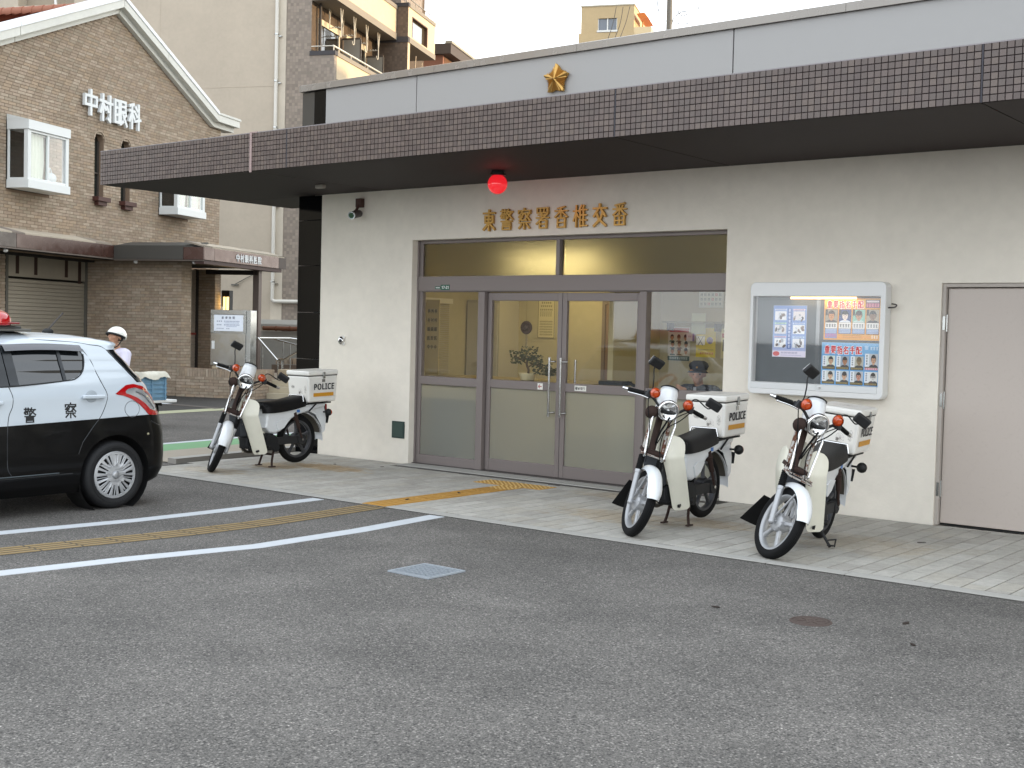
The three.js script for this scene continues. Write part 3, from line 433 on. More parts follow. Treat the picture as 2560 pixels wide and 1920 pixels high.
// small things on the wall
{
  const c = thing('security_camera', 'small dark security camera on a rusty bracket high on the wall', 'camera', [0.72, 3.06, 0.0]);
  mesh('bracket', [rbb(-0.05, 0.045, 0.06, 0.17, 0.002, 0.07, 0.008), bar([0, 0.1, 0.05], [0.005, -0.01, 0.12], 0.018, 10), sph(0.026, 0.004, 0.0, 0.115, 12)], mat(0x4a3029, 0.7, { bumpMap: again(T.grain, 0.05), bumpScale: 0.001 }), c);
  mesh('camera_body', [bar([-0.005, -0.015, 0.05], [0.03, -0.05, 0.2], 0.046, 18), sph(0.046, -0.005, -0.015, 0.05, 16)], mat(0x494142, 0.5), c); mesh('lens', [bar([0.0295, -0.0495, 0.198], [0.034, -0.054, 0.214], 0.047, 18)], M.chrome, c); mesh('lens_glass', bar([0.032, -0.052, 0.206], [0.036, -0.056, 0.219], 0.034, 16), phy(0x060606, 0.05, { clearcoat: 1 }), c);
  const s = thing('wall_spotlight', 'small white box fixed to the dark soffit near the corner', 'fixture', [0.86, 3.31, 0.83]); mesh('housing', [rb(0.13, 0.045, 0.06, 0.01, 0, -0.024, 0)], mat(0x9a938a, 0.5), s); mesh('stem', [bx(0.05, 0.012, 0.04, 0, -0.003, 0)], mat(0x6a6058, 0.6), s);
  const b = thing('intercom', 'round silver intercom bell on the cream wall', 'intercom', [0.425, 1.472, 0]);
  mesh('plate', [rb(0.06, 0.115, 0.02, 0.008, 0.01, 0, 0.012)], M.white, b); mesh('dome', new THREE.SphereGeometry(0.056, 20, 14).scale(0.8, 1, 0.75).translate(0.0, 0, 0.025), M.chrome, b); mesh('button', [cyl(0.018, 0.012, 14).rotateX(PI / 2).rotateY(0.5).translate(0.022, 0, 0.062)], M.black, b);
  const v = thing('wall_vent', 'dark green square metal plate low on the cream wall', 'vent', [1.418, 0.415, 0]); mesh('plate', rb(0.205, 0.205, 0.012, 0.003, 0, 0, 0.006), mat(0x2f3f3b, 0.5, { metalness: 0.2 }), v); mesh('inner_panel', bx(0.17, 0.17, 0.004, 0, 0, 0.0135), mat(0x354640, 0.45), v);
  const n = thing('house_number', 'small green address plate reading 17-21 on the door rail', 'number plate', [1.885, 2.106, -0.0895]);
  mesh('plate', [bb(0.09, 0.225, 0, 0.062, 0, 0.004), bb(0, 0.083, 0.012, 0.042, 0, 0.0036)], mat(0x14543f, 0.4), n); mesh('numerals', mv(text('17-21', 0.034, 0.0012), 0.103, 0.014, 0.0042), M.white, n);
  mesh('street_name', ['中', '村', '中', '科'].slice(0, 0).flatMap((ch, i) => kanji(ch, 0.014, 0.016, 0.001, 0.002)).concat([0, 1, 2, 3].map((i) => bx(0.011, 0.012, 0.001, 0.018 + i * 0.016, 0.027, 0.0041))), M.white, n);
  const q = thing('door_sticker', 'white sticker with a red arrow on the left glass door', 'sticker', [3.44, 1.03, -0.145]); mesh('sheet', bx(0.072, 0.072, 0.002, 0, 0, 0), M.paper, q); mesh('arrow', [bx(0.045, 0.008, 0.002, 0, 0, 0.0016), bx(0.028, 0.008, 0.002, 0, 0, 0).rotateZ(0.8).translate(-0.014, 0.01, 0.0013), bx(0.028, 0.008, 0.002, 0, 0, 0).rotateZ(-0.8).translate(-0.014, -0.01, 0.0019)], mat(0xa02020, 0.6), q);
  const w = thing('door_sticker', 'white sticker with black writing on the right glass door', 'sticker', [3.99, 1.033, -0.145]); mesh('sheet', bx(0.155, 0.058, 0.002, 0, 0, 0), M.paper, w); mesh('writing', ['締', 'め', '切', 'り'].flatMap((ch, i) => K[ch] ? kanji(ch, 0.03, 0.034, 0.0012, 0.0042).map((g) => g.translate(-0.068 + i * 0.034, -0.017, 0.001)) : [lathe([[0.008, 0], [0.008, 0.0012], [0.013, 0.0012], [0.013, 0]], 14).rotateX(PI / 2).translate(-0.018, -0.003, 0.001), bx(0.005, 0.034, 0.0012, 0, 0, 0).rotateZ(-0.5).translate(-0.02, 0, 0.0017)]), M.ink, w);
}

// ================= INSIDE THE STATION (seen through the glass) =================
{
  const R = group('guard_room', ST), cream = mat(0xc2b894, 0.9, { map: T.plasterC });
  const F = -0.245, BZ = -3.2, RX0 = 0.0, RX1 = 7.4, H = 2.68;
  mesh('room_wall', [bb(RX0 - 0.0, RX1, 0.01, H, BZ - 0.1, BZ), bb(RX0, RX0 + 0.1, 0.01, H, BZ, F - 0.002), bb(RX1, RX1 + 0.1, 0.01, H, BZ, F - 0.002)], cream, R);
  mesh('room_floor', bb(RX0 + 0.1, RX1, 0.003, 0.02, BZ, F - 0.002), mat(0x6b675e, 0.6), R);
  mesh('room_ceiling', bb(RX0, RX1, H, H + 0.1, BZ, F - 0.002), mat(0xd8d2c0, 0.9), R);
  mesh('partition', [bb(3.02, 3.1, 0.02, H, BZ, -2.1)], mat(0xcbbf92, 0.9), R);
  // brown inner door with a narrow dark pane
  const d = group('inner_door', R); mesh('door_frame', [bb(2.2, 2.25, 0.02, 2.09, BZ + 0.001, BZ + 0.05), bb(2.94, 3.0, 0.02, 2.09, BZ + 0.001, BZ + 0.05), bb(2.25, 2.94, 2.04, 2.09, BZ + 0.001, BZ + 0.05)], mat(0x7a6a58, 0.6), d);
  mesh('door_leaf', bb(2.252, 2.938, 0.022, 2.038, BZ + 0.001, BZ + 0.035), mat(0x81684e, 0.6), d); mesh('slit_pane', bb(2.75, 2.84, 1.28, 1.92, BZ + 0.034, BZ + 0.042), phy(0x0b0c0f, 0.1, { clearcoat: 1 }), d);
  mesh('counter', [rbb(0.9, 3.4, 0.98, 1.035, -1.95, -1.1, 0.008), bb(0.95, 3.35, 0.02, 0.98, -1.9, -1.15)], mat(0x97875f, 0.5), R);
  mesh('side_desk', [rbb(4.0, 5.75, 0.93, 0.97, -1.15, -0.55, 0.008), bb(4.05, 5.7, 0.02, 0.93, -1.1, -0.62)], mat(0xb5b1a4, 0.5), R);
  const cab = group('cabinet', R); mesh('cabinet_body', bb(0.12, 0.72, 0.02, 2.08, BZ + 0.001, BZ + 0.45), mat(0xb9b4a4, 0.5), cab); for (const [a, b] of [[0.14, 0.42], [0.425, 0.70]]) mesh('cabinet_door', bb(a, b, 0.05, 2.04, BZ + 0.452, BZ + 0.466), mat(0xc6c1b0, 0.45), cab); mesh('cabinet_label', bb(0.48, 0.60, 1.8, 1.88, BZ + 0.467, BZ + 0.471), mat(0x5a5650, 0.8), cab);
  const bl = group('window_blind', R); for (let i = 0; i < 36; i++) mesh('blind_slat', bx(0.012, 0.004, 1.5, 0, 0, 0).rotateZ(0.6).translate(0.13, 1.0 + i * 0.028, -1.6), mat(0xc4bea8, 0.6), bl); mesh('blind_box', bb(0.105, 0.17, 2.01, 2.08, -2.38, -0.82), mat(0xd8d3c4, 0.6), bl);
  mesh('wall_conduit', [bar([4.9, 1.0, BZ + 0.02], [4.9, H, BZ + 0.02], 0.014)], mat(0xd4cda8, 0.6), R);
  const sh = group('wall_shelf', R); mesh('shelf_board', bb(3.25, 4.1, 1.8, 1.825, BZ + 0.001, BZ + 0.2), mat(0x8f866a, 0.6), sh); for (const x of [3.3, 4.0]) mesh('shelf_bracket', bb(x, x + 0.02, 1.7, 1.8, BZ + 0.001, BZ + 0.16), M.aluDark, sh);
  mesh('umbrella_cabinet', [rbb(1.68, 2.5, 0.02, 0.93, -0.62, -0.27, 0.01)], mat(0x3b3a30, 0.8), R);
  // ceiling lamp: glowing panel with an area light of the same size
  const L = thing('ceiling_lamp', 'glowing ceiling lamp behind the frosted pane over the left door', 'lamp', [1.95, H, -2.4]); mesh('lamp_case', bb(-0.66, 0.66, -0.05, -0.001, -0.16, 0.16), M.white, L);
  mesh('diffuser', rbb(-0.62, 0.62, -0.075, -0.05, -0.13, 0.13, 0.008), mat(0xffffff, 0.6, { emissive: new THREE.Color(1, 0.82, 0.42), emissiveIntensity: 5 }), L);
  const al = new THREE.RectAreaLight(new THREE.Color(1, 0.82, 0.42), 4.6, 1.24, 0.26); al.position.set(1.95, H - 0.078, -2.4); al.lookAt(1.95, 0, -2.4); scene.add(al);
  const L2 = thing('ceiling_lamp', 'glowing ceiling lamp behind the right side of the glass front', 'lamp', [5.6, H, -2.0]); mesh('lamp_case', bb(-0.46, 0.46, -0.05, -0.001, -0.16, 0.16), M.white, L2);
  mesh('diffuser', rbb(-0.42, 0.42, -0.075, -0.05, -0.13, 0.13, 0.008), mat(0xffffff, 0.6, { emissive: new THREE.Color(1, 0.82, 0.45), emissiveIntensity: 5 }), L2);
  const al2 = new THREE.RectAreaLight(new THREE.Color(1, 0.82, 0.45), 5, 0.84, 0.26); al2.position.set(5.6, H - 0.078, -2.0); al2.lookAt(5.6, 0, -2.0); scene.add(al2);
}
// potted tree on the counter
{
  const g = thing('potted_plant', 'small bushy potted tree on the counter behind the left glass door', 'plant', [2.37, 1.035, -1.3]);
  mesh('pot', lathe([[0.05, 0], [0.085, 0.005], [0.11, 0.085], [0.118, 0.09], [0.104, 0.09], [0.09, 0.07], [0, 0.07]], 24), mat(0xd9cfa8, 0.4), g);
  mesh('trunk', [tube([[0, 0.06, 0], [0.02, 0.13, 0.01], [-0.02, 0.2, 0], [0.0, 0.3, -0.01]], 0.014, 7), tube([[0, 0.16, 0], [0.1, 0.2, 0.02], [0.24, 0.17, 0]], 0.008, 6), tube([[-0.01, 0.2, 0], [-0.1, 0.25, 0], [-0.2, 0.3, 0.02]], 0.008, 6)], mat(0x4a3a28, 0.9), g);
  const lv = []; for (let i = 0; i < 620; i++) { const c = [[-0.16, 0.28, 0.12, 0.08], [0.02, 0.33, 0.13, 0.09], [0.12, 0.26, 0.1, 0.06], [0.22, 0.15, 0.14, 0.07], [0.36, 0.12, 0.08, 0.05]][rnd() * 5 | 0], a = rr(0, 6.28), q = Math.sqrt(rnd()); lv.push(new THREE.PlaneGeometry(0.03, 0.018).rotateX(rr(-1.2, 1.2)).rotateY(rr(0, 6)).rotateZ(rr(-0.8, 0.8)).translate(c[0] + Math.cos(a) * q * c[2], c[1] + rr(-1, 1) * c[3], Math.sin(a) * q * c[2] * 0.7)); }
  mesh('foliage', lv, mat(0x2c4a2c, 0.6, { map: T.leaf }), g, { kind: 'stuff' });
  const w = thing('ornament', 'dark round wreath ornament with ribbon hanging behind the left door', 'ornament', [2.33, 1.69, -1.3]);
  mesh('wreath', [new THREE.TorusGeometry(0.06, 0.026, 8, 20), sph(0.034, 0, 0, 0, 10)], mat(0x3a1f1c, 0.8), w); mesh('ribbon', [plank([0, -0.08, 0], [0.015, -0.17, 0.01], 0.03, 0.004, V(0, 0, 1)), plank([0.015, -0.17, 0.01], [-0.005, -0.25, 0], 0.024, 0.004, V(0, 0, 1)), bar([0, 0.08, 0], [0, 1.04, 0], 0.003, 5)], mat(0x9c8d6a, 0.8), w);
}
// printed sheets
function poster(name, label, w, h, pos, draw, group, px = 900) {
  const g = thing(name, label, 'poster', pos); const t = canvasTex(Math.round(px * w / Math.max(w, h)), Math.round(px * h / Math.max(w, h)), draw);
  mesh('sheet', bx(w, h, 0.0024), M.paper, g); const p = new THREE.PlaneGeometry(w - 0.002, h - 0.002).translate(0, 0, 0.002); mesh('print', p, mat(0xffffff, 0.45, { map: t }), g, { uv: true }); return g;
}
const smudge = (c, x, y, w, h, col, n, s = 1) => { c.fillStyle = col; for (let i = 0; i < n; i++) { const cw = w / n; c.fillRect(x + i * cw + cw * 0.1, y + h * 0.08, cw * 0.78, h * 0.16); c.fillRect(x + i * cw + cw * 0.1, y + h * 0.45, cw * 0.7, h * 0.14); c.fillRect(x + i * cw + cw * (0.3 + 0.2 * ((i * 7) % 3) / 2), y, cw * 0.16, h); c.fillRect(x + i * cw + cw * 0.14, y + h * 0.82, cw * 0.72, h * 0.14); } };
function face(c, x, y, w, h, bg, skin, hair, shirt, k = 0, glasses) { // a plain, generic portrait in a w x h box
  c.save(); c.beginPath(); c.rect(x, y, w, h); c.clip(); c.fillStyle = bg; c.fillRect(x, y, w, h);
  const cx = x + w * 0.5, cy = y + h * 0.47;
  c.fillStyle = shirt; c.beginPath(); c.ellipse(cx, y + h * 1.06, w * 0.5, h * 0.26, 0, 0, 7); c.fill();
  c.fillStyle = hair; c.beginPath(); c.ellipse(cx, cy - h * 0.07, w * 0.29, h * 0.34, 0, 0, 7); c.fill();
  c.fillStyle = skin; c.fillRect(cx - w * 0.1, cy + h * 0.15, w * 0.2, h * 0.24); c.beginPath(); c.ellipse(cx, cy + h * 0.03, w * 0.235, h * 0.3, 0, 0, 7); c.fill();
  c.fillStyle = hair; c.beginPath(); c.ellipse(cx, cy - h * 0.22, w * 0.25, h * (0.1 + 0.05 * (k % 3)), 0, 0, 7); c.fill();
  c.fillStyle = '#30231c'; c.fillRect(cx - w * 0.15, cy - h * 0.02, w * 0.1, h * 0.03); c.fillRect(cx + w * 0.05, cy - h * 0.02, w * 0.1, h * 0.03); c.fillRect(cx - w * 0.08, cy + h * 0.17, w * 0.16, h * 0.022);
  c.fillStyle = 'rgba(90,50,35,0.5)'; c.fillRect(cx - w * 0.02, cy + h * 0.03, w * 0.05, h * 0.08);
  if (glasses) { c.strokeStyle = '#222'; c.lineWidth = w * 0.03; c.strokeRect(cx - w * 0.19, cy - h * 0.05, w * 0.16, h * 0.09); c.strokeRect(cx + w * 0.03, cy - h * 0.05, w * 0.16, h * 0.09); }
  c.restore();
}
function headline(c, x, y, w, h) { '重要指名手配'.split('').forEach((ch, i) => { const cw = w / 6; ink(c, ch, x + i * cw + cw * 0.08, y, cw * 0.86, h, h * 0.26, '#fff'); }); '重要指名手配'.split('').forEach((ch, i) => { const cw = w / 6; ink(c, ch, x + i * cw + cw * 0.08, y, cw * 0.86, h, h * 0.135, '#d02a33'); }); }
const noisy = (c, x, y, w, h, cols, n) => { for (let i = 0; i < n; i++) { c.fillStyle = cols[rnd() * cols.length | 0]; c.beginPath(); c.ellipse(x + rr(0.1, 0.9) * w, y + rr(0.2, 0.95) * h, rr(0.05, 0.22) * w, rr(0.05, 0.2) * h, rr(0, 3), 0, 7); c.fill(); } };

// ---- notice board on the wall ----
{
  const x0 = 6.155, x1 = 7.50, y0 = 1.098, y1 = 2.162, B = thing('notice_board', 'white framed glass notice board on the wall above the right motorcycle', 'notice board', [0, 0, 0]), D = 0.13, r = 0.055;
  const rrect = (a, b, c, d, q) => { const s = new THREE.Shape(); s.moveTo(a + q, c); s.lineTo(b - q, c); s.absarc(b - q, c + q, q, -PI / 2, 0); s.lineTo(b, d - q); s.absarc(b - q, d - q, q, 0, PI / 2); s.lineTo(a + q, d); s.absarc(a + q, d - q, q, PI / 2, PI); s.lineTo(a, c + q); s.absarc(a + q, c + q, q, PI, PI * 1.5); return s; };
  const s = rrect(x0, x1, y0, y1, r), ix0 = x0 + 0.032, ix1 = x1 - 0.05, iy0 = y0 + 0.115, iy1 = y1 - 0.135; s.holes.push(new THREE.Path([[ix0, iy0], [ix0, iy1], [ix1, iy1], [ix1, iy0]].map((p) => new THREE.Vector2(...p))));
  mesh('frame', ext(s, D, 0.008, 2, 6).translate(0, 0, 0.004), mat(0xd9d9d8, 0.4, { metalness: 0.1 }), B);
  mesh('backboard', bb(ix0 - 0.01, ix1 + 0.01, iy0 - 0.01, iy1 + 0.01, 0.006, 0.04), mat(0x5e6468, 0.9, { bumpMap: again(T.grain, 0.15), bumpScale: 0.0008, map: T.plasterC }), B);
  for (const [a, b, z] of [[ix0 + 0.002, 6.86, 0.095], [6.83, ix1 - 0.002, 0.108]]) { const d = group('sliding_pane', B); mesh('pane', bb(a, b, iy0 + 0.001, iy1 - 0.001, z, z + 0.004), M.glass, d); }
  mesh('bottom_rail', [rbb(x0 + 0.03, 6.86, y0 + 0.052, y0 + 0.113, D - 0.005, D + 0.008, 0.003), rbb(6.864, x1 - 0.052, y0 + 0.052, y0 + 0.113, D - 0.005, D + 0.01, 0.003)], mat(0xcfd0d0, 0.35, { metalness: 0.3 }), B);
  mesh('lock', cyl(0.011, 0.012, 14).rotateX(PI / 2).translate(6.90, y0 + 0.082, D + 0.014), M.steelDull, B); mesh('hook', tube([[x1 + 0.0, 1.93, 0.07], [x1 + 0.06, 1.935, 0.07], [x1 + 0.075, 1.955, 0.07], [x1 + 0.03, 1.965, 0.07]], 0.007, 7), M.aluDark, B);
  // lamp tube in the top of the case
  mesh('lamp_tube', bar([6.55, iy1 - 0.012, 0.075], [7.2, iy1 - 0.012, 0.075], 0.011, 10), mat(0xffffff, 0.5, { emissive: new THREE.Color(1, 0.58, 0.2), emissiveIntensity: 1.6 }), B);
  const al = new THREE.RectAreaLight(new THREE.Color(1, 0.72, 0.38), 5.5, 0.65, 0.02); al.position.set(6.875, iy1 - 0.026, 0.075); al.lookAt(6.875, 0, 0.06); scene.add(al);
  poster('police_poster', 'blue poster of small photographs on the left side of the notice board', 0.345, 0.49, [6.532, 1.70, 0.044], (c, w, h) => {
    const gr = c.createLinearGradient(0, 0, 0, h); gr.addColorStop(0, '#6f8cc4'); gr.addColorStop(0.7, '#86a2d2'); gr.addColorStop(1, '#cfc8e0'); c.fillStyle = gr; c.fillRect(0, 0, w, h);
    c.fillStyle = '#4a68ab'; c.fillRect(w * 0.44, h * 0.06, w * 0.12, h * 0.78);
    for (let i = 0; i < 11; i++) smudge(c, w * 0.455, h * (0.07 + i * 0.07), w * 0.09, h * 0.05, '#e4e9f6', 1);
    for (let j = 0; j < 3; j++) for (let i = 0; i < 2; i++) { const x = w * (i ? 0.6 : 0.05), y = h * (0.11 + j * 0.265), q = w * 0.35; c.fillStyle = ['#e9e9ec', '#dcd8da', '#efefef'][(i + j) % 3]; c.fillRect(x, y, q, h * 0.175); noisy(c, x, y, q, h * 0.175, ['#3b3536', '#7e6a60', '#cfd3da', '#a2a6b0', '#5a4a46'], 9); c.fillStyle = ['#d6dcf0', '#f0d0d6', '#bfe3b8', '#c8d6f2', '#e3b8c4', '#cfe2f5'][j * 2 + i]; c.fillRect(x, y - h * 0.045, q, h * 0.03); smudge(c, x + q * 0.08, y - h * 0.043, q * 0.84, h * 0.026, '#4a5f96', 7); }
    c.fillStyle = '#e6dfee'; c.fillRect(0, h * 0.88, w, h * 0.12); c.fillStyle = '#d96a6a'; c.beginPath(); c.ellipse(w * 0.12, h * 0.94, w * 0.1, h * 0.045, 0, 0, 7); c.fill(); smudge(c, w * 0.26, h * 0.9, w * 0.5, h * 0.035, '#8d86a8', 12); smudge(c, w * 0.26, h * 0.955, w * 0.62, h * 0.02, '#a49cc0', 20);
  });
  poster('wanted_poster', 'yellow wanted poster with four portraits in the top right of the notice board', 0.545, 0.385, [7.15, 1.822, 0.044], (c, w, h) => {
    c.fillStyle = '#e39b2c'; c.fillRect(0, 0, w, h); c.fillStyle = '#efb84d'; c.fillRect(w * 0.01, h * 0.02, w * 0.98, h * 0.22); headline(c, w * 0.04, h * 0.06, w * 0.66, h * 0.17);
    c.fillStyle = '#5a2430'; c.fillRect(w * 0.735, h * 0.03, w * 0.25, h * 0.2); c.fillStyle = '#e7d9da'; c.fillRect(w * 0.75, h * 0.05, w * 0.22, h * 0.045); c.fillStyle = '#d88aa0'; c.fillRect(w * 0.75, h * 0.115, w * 0.22, h * 0.095); smudge(c, w * 0.76, h * 0.12, w * 0.2, h * 0.08, '#8a2a3e', 4);
    [['#9a8f7d', '#c98a4a', '#3d2f26', '#40352c'], ['#3a4a80', '#e3d3c8', '#17161a', '#dfe2e8'], ['#8cc0ae', '#b98a68', '#3a2a22', '#c7d6cf'], ['#a89a84', '#8a6a50', '#241e1c', '#2c2a2c']].forEach((q, i) => {
      const x = w * (0.025 + i * 0.245), y = h * 0.27, pw = w * 0.215; c.fillStyle = '#7d5a2a'; c.fillRect(x - w * 0.006, y - h * 0.01, pw + w * 0.012, h * 0.6); face(c, x, y, pw, h * 0.31, ...q, i); c.fillStyle = '#33302c'; c.fillRect(x, y, pw * 0.18, h * 0.14);
      c.fillStyle = '#ece9e4'; c.fillRect(x, y + h * 0.315, pw, h * 0.14); smudge(c, x + pw * 0.06, y + h * 0.345, pw * 0.88, h * 0.08, '#23252a', 4); c.fillStyle = '#7f93b8'; c.fillRect(x, y + h * 0.46, pw, h * 0.115); for (let k = 0; k < 3; k++) smudge(c, x + pw * 0.05, y + h * (0.468 + k * 0.036), pw * 0.9, h * 0.024, '#d6deee', 11);
      if (!i) { c.fillStyle = '#8a86b4'; c.fillRect(x, y + h * 0.575, pw, h * 0.12); smudge(c, x + pw * 0.05, y + h * 0.585, pw * 0.9, h * 0.07, '#d65a86', 5); }
    });
    smudge(c, w * 0.34, h * 0.875, w * 0.34, h * 0.03, '#a8722a', 22); smudge(c, w * 0.34, h * 0.925, w * 0.34, h * 0.03, '#b9803a', 22); smudge(c, w * 0.85, h * 0.88, w * 0.12, h * 0.07, '#f4ead8', 3);
  }, null, 1100);
  poster('wanted_poster', 'blue wanted poster with eight portraits in the bottom right of the notice board', 0.56, 0.395, [7.145, 1.408, 0.044], (c, w, h) => {
    c.fillStyle = '#5f9fd4'; c.fillRect(0, 0, w, h); c.fillStyle = '#7db4de'; c.fillRect(0, 0, w, h * 0.27); headline(c, w * 0.04, h * 0.08, w * 0.66, h * 0.175); smudge(c, w * 0.84, h * 0.08, w * 0.14, h * 0.075, '#e6f0fa', 3); c.fillStyle = '#bcd6ee'; c.fillRect(w * 0.75, h * 0.06, w * 0.06, h * 0.09);
    const S = ['#c9a07c', '#b07a54', '#8f7a58', '#d2a684', '#d6b08e', '#cfa582', '#c58a72', '#d8d6d0'], Hh = ['#1e1c1c', '#3a2a22', '#6a5a40', '#1c1a1c', '#2a2422', '#2c2826', '#241e1e', '#35302c'];
    for (let i = 0; i < 8; i++) { const k = i % 4, r = i >> 2, x = w * (0.02 + k * 0.246), y = h * (0.31 + r * 0.35) - (i === 3 ? h * 0.07 : 0), pw = w * 0.222, ph = h * 0.32 + (i === 3 ? h * 0.06 : 0); c.fillStyle = '#e9ecee'; c.fillRect(x, y, pw, ph); face(c, x + pw * 0.32, y, pw * 0.68, ph * 0.8, ['#d9e2d6', '#9aa6b4', '#b8b4a4', '#c8ccd0', '#d8dcd8', '#c4ccd2', '#b8bcc0', '#e4e4e0'][i], S[i], Hh[i], '#3a3c40', i, i === 7); for (let q = 0; q < 4; q++) smudge(c, x + pw * 0.07, y + ph * (0.08 + q * 0.16), pw * 0.18, ph * 0.11, '#2a2d33', 1); c.fillStyle = '#4a4634'; c.fillRect(x, y + ph * 0.8, pw, ph * 0.2); smudge(c, x + pw * 0.05, y + ph * 0.84, pw * 0.88, ph * 0.11, '#c9ae62', 9); if (i === 3) { c.fillStyle = '#e8c4cc'; c.fillRect(x, y + ph * 0.86, pw, ph * 0.13); smudge(c, x, y + ph * 0.87, pw, ph * 0.1, '#c4304e', 6); } }
  }, null, 1100);
}
// posters and papers inside the room, on the back wall
{
  const bz = -3.19;
  const lines = (bg, fg, n, head) => (c, w, h) => { c.fillStyle = bg; c.fillRect(0, 0, w, h); c.strokeStyle = '#6d6448'; c.lineWidth = w * 0.03; c.strokeRect(w * 0.02, h * 0.01, w * 0.96, h * 0.98); for (let i = 0; i < head; i++) smudge(c, w * (0.2 - 0.04 * i), h * (0.06 + i * 0.09), w * (0.6 + 0.08 * i), h * 0.045, fg, 5 + i); for (let i = 0; i < n; i++) smudge(c, w * 0.12, h * (0.55 + i * 0.4 / n), w * 0.76, h * 0.25 / n, fg, 16); for (let i = 0; i < 6; i++) { c.fillStyle = fg; c.fillRect(w * (0.16 + i * 0.12), h * 0.3, w * 0.03, h * 0.14); } };
  poster('wall_notice', 'tall framed cream notice on the wall beside the wreath', 0.30, 0.55, [1.22, 1.83, bz], lines('#cfc59a', '#5a5236', 6, 3));
  poster('group_poster', 'poster with a group of smiling people behind the right glass pane', 0.33, 0.44, [3.40, 1.53, bz], (c, w, h) => { c.fillStyle = '#d8d0c0'; c.fillRect(0, 0, w, h); c.fillStyle = '#b9483c'; c.fillRect(w * 0.05, h * 0.03, w * 0.9, h * 0.12); for (let i = 0; i < 9; i++) face(c, w * (0.04 + (i % 3) * 0.31 + (i > 2 ? 0.03 : 0)), h * (0.2 + (i / 3 | 0) * 0.2), w * 0.28, h * 0.24, 'rgba(0,0,0,0)', '#c8936e', ['#2a201c', '#6a3a26', '#1c1a1a'][i % 3], ['#e8e4dc', '#3a5a4a', '#8a6a50'][(i + 1) % 3], i, i === 1); c.fillStyle = '#2e4a3c'; c.fillRect(0, h * 0.86, w, h * 0.14); smudge(c, w * 0.08, h * 0.89, w * 0.84, h * 0.07, '#cfd8cc', 10); });
  poster('yellow_poster', 'bright yellow poster with a crossed purple figure behind the right pane', 0.29, 0.38, [3.80, 1.555, bz], (c, w, h) => { c.fillStyle = '#e0c92e'; c.fillRect(0, 0, w, h); c.fillStyle = '#f2efe4'; c.fillRect(0, h * 0.28, w * 0.45, h * 0.3); c.strokeStyle = '#3a3440'; c.lineWidth = w * 0.03; c.beginPath(); c.moveTo(w * 0.1, h * 0.3); c.lineTo(w * 0.35, h * 0.6); c.moveTo(w * 0.35, h * 0.3); c.lineTo(w * 0.1, h * 0.6); c.stroke(); c.fillStyle = '#8b7aa8'; c.beginPath(); c.ellipse(w * 0.7, h * 0.42, w * 0.16, h * 0.12, 0, 0, 7); c.fill(); smudge(c, w * 0.1, h * 0.72, w * 0.8, h * 0.04, '#7a6c20', 12); smudge(c, w * 0.2, h * 0.83, w * 0.7, h * 0.07, '#c23a2c', 6); });
  poster('red_poster', 'poster with a red heading at the far right edge of the glass', 0.24, 0.38, [4.14, 1.55, bz], (c, w, h) => { c.fillStyle = '#d8cf9a'; c.fillRect(0, 0, w, h); smudge(c, w * 0.1, h * 0.04, w * 0.8, h * 0.08, '#2a2622', 3); c.fillStyle = '#b8382c'; c.fillRect(w * 0.05, h * 0.16, w * 0.9, h * 0.14); smudge(c, w * 0.12, h * 0.19, w * 0.8, h * 0.08, '#eddcd0', 3); c.fillStyle = '#6c665e'; c.fillRect(w * 0.1, h * 0.36, w * 0.8, h * 0.4); noisy(c, w * 0.1, h * 0.36, w * 0.8, h * 0.4, ['#2a2a2c', '#8a847a', '#a59a8c'], 8); });
  poster('wall_calendar', 'pale calendar sheet hanging high behind the right pane', 0.36, 0.27, [3.87, 2.14, bz + 0.02], (c, w, h) => { c.fillStyle = '#d3d7d2'; c.fillRect(0, 0, w, h); for (let j = 0; j < 4; j++) for (let i = 0; i < 6; i++) smudge(c, w * (0.06 + i * 0.15), h * (0.1 + j * 0.22), w * 0.1, h * 0.12, (i + j) % 5 ? '#6f7d8a' : '#b8506a', 2); });
  poster('blank_sheet', 'blank pale sheet pinned above the yellow poster', 0.21, 0.27, [3.70, 1.80, bz + 0.03], (c, w, h) => { c.fillStyle = '#d6dcc0'; c.fillRect(0, 0, w, h); });
  poster('small_card', 'small white and purple card beside the yellow poster', 0.12, 0.1, [3.60, 1.62, bz + 0.05], (c, w, h) => { c.fillStyle = '#e8e0e6'; c.fillRect(0, 0, w, h); c.fillStyle = '#8a78ae'; c.fillRect(w * 0.75, 0, w * 0.25, h); smudge(c, w * 0.2, h * 0.3, w * 0.4, h * 0.2, '#c08aa0', 2); });
  const q = thing('name_board', 'tall pale board with rows of small characters behind the left pane', 'board', [0.58, 1.0, -1.5]); mesh('board', bb(-0.12, 0.12, 0, 1.04, -0.01, 0.0), mat(0xd8c99a, 0.7), q); mesh('writing', [0, 1, 2, 3, 4].flatMap((j) => [0, 1, 2].map((i) => kanji('科村眼医中'[j], 0.045, 0.05, 0.002, 0.008).map((g) => g.translate(-0.085 + i * 0.06, 0.86 - j * 0.12, 0.0005)))), mat(0x5f563c, 0.8), q);
  const k = thing('key_hook_rail', 'dark desk tray standing on the counter behind the right door', 'tray', [3.75, 1.035, -1.3]); 
  mesh('tray', [rbb(-0.25, 0.1, 0, 0.05, -0.1, 0.1, 0.01), bar([0.1, 0.04, 0], [0.2, 0.0, 0], 0.02)], M.black, k); k.name = numbered('desk_tray');
}

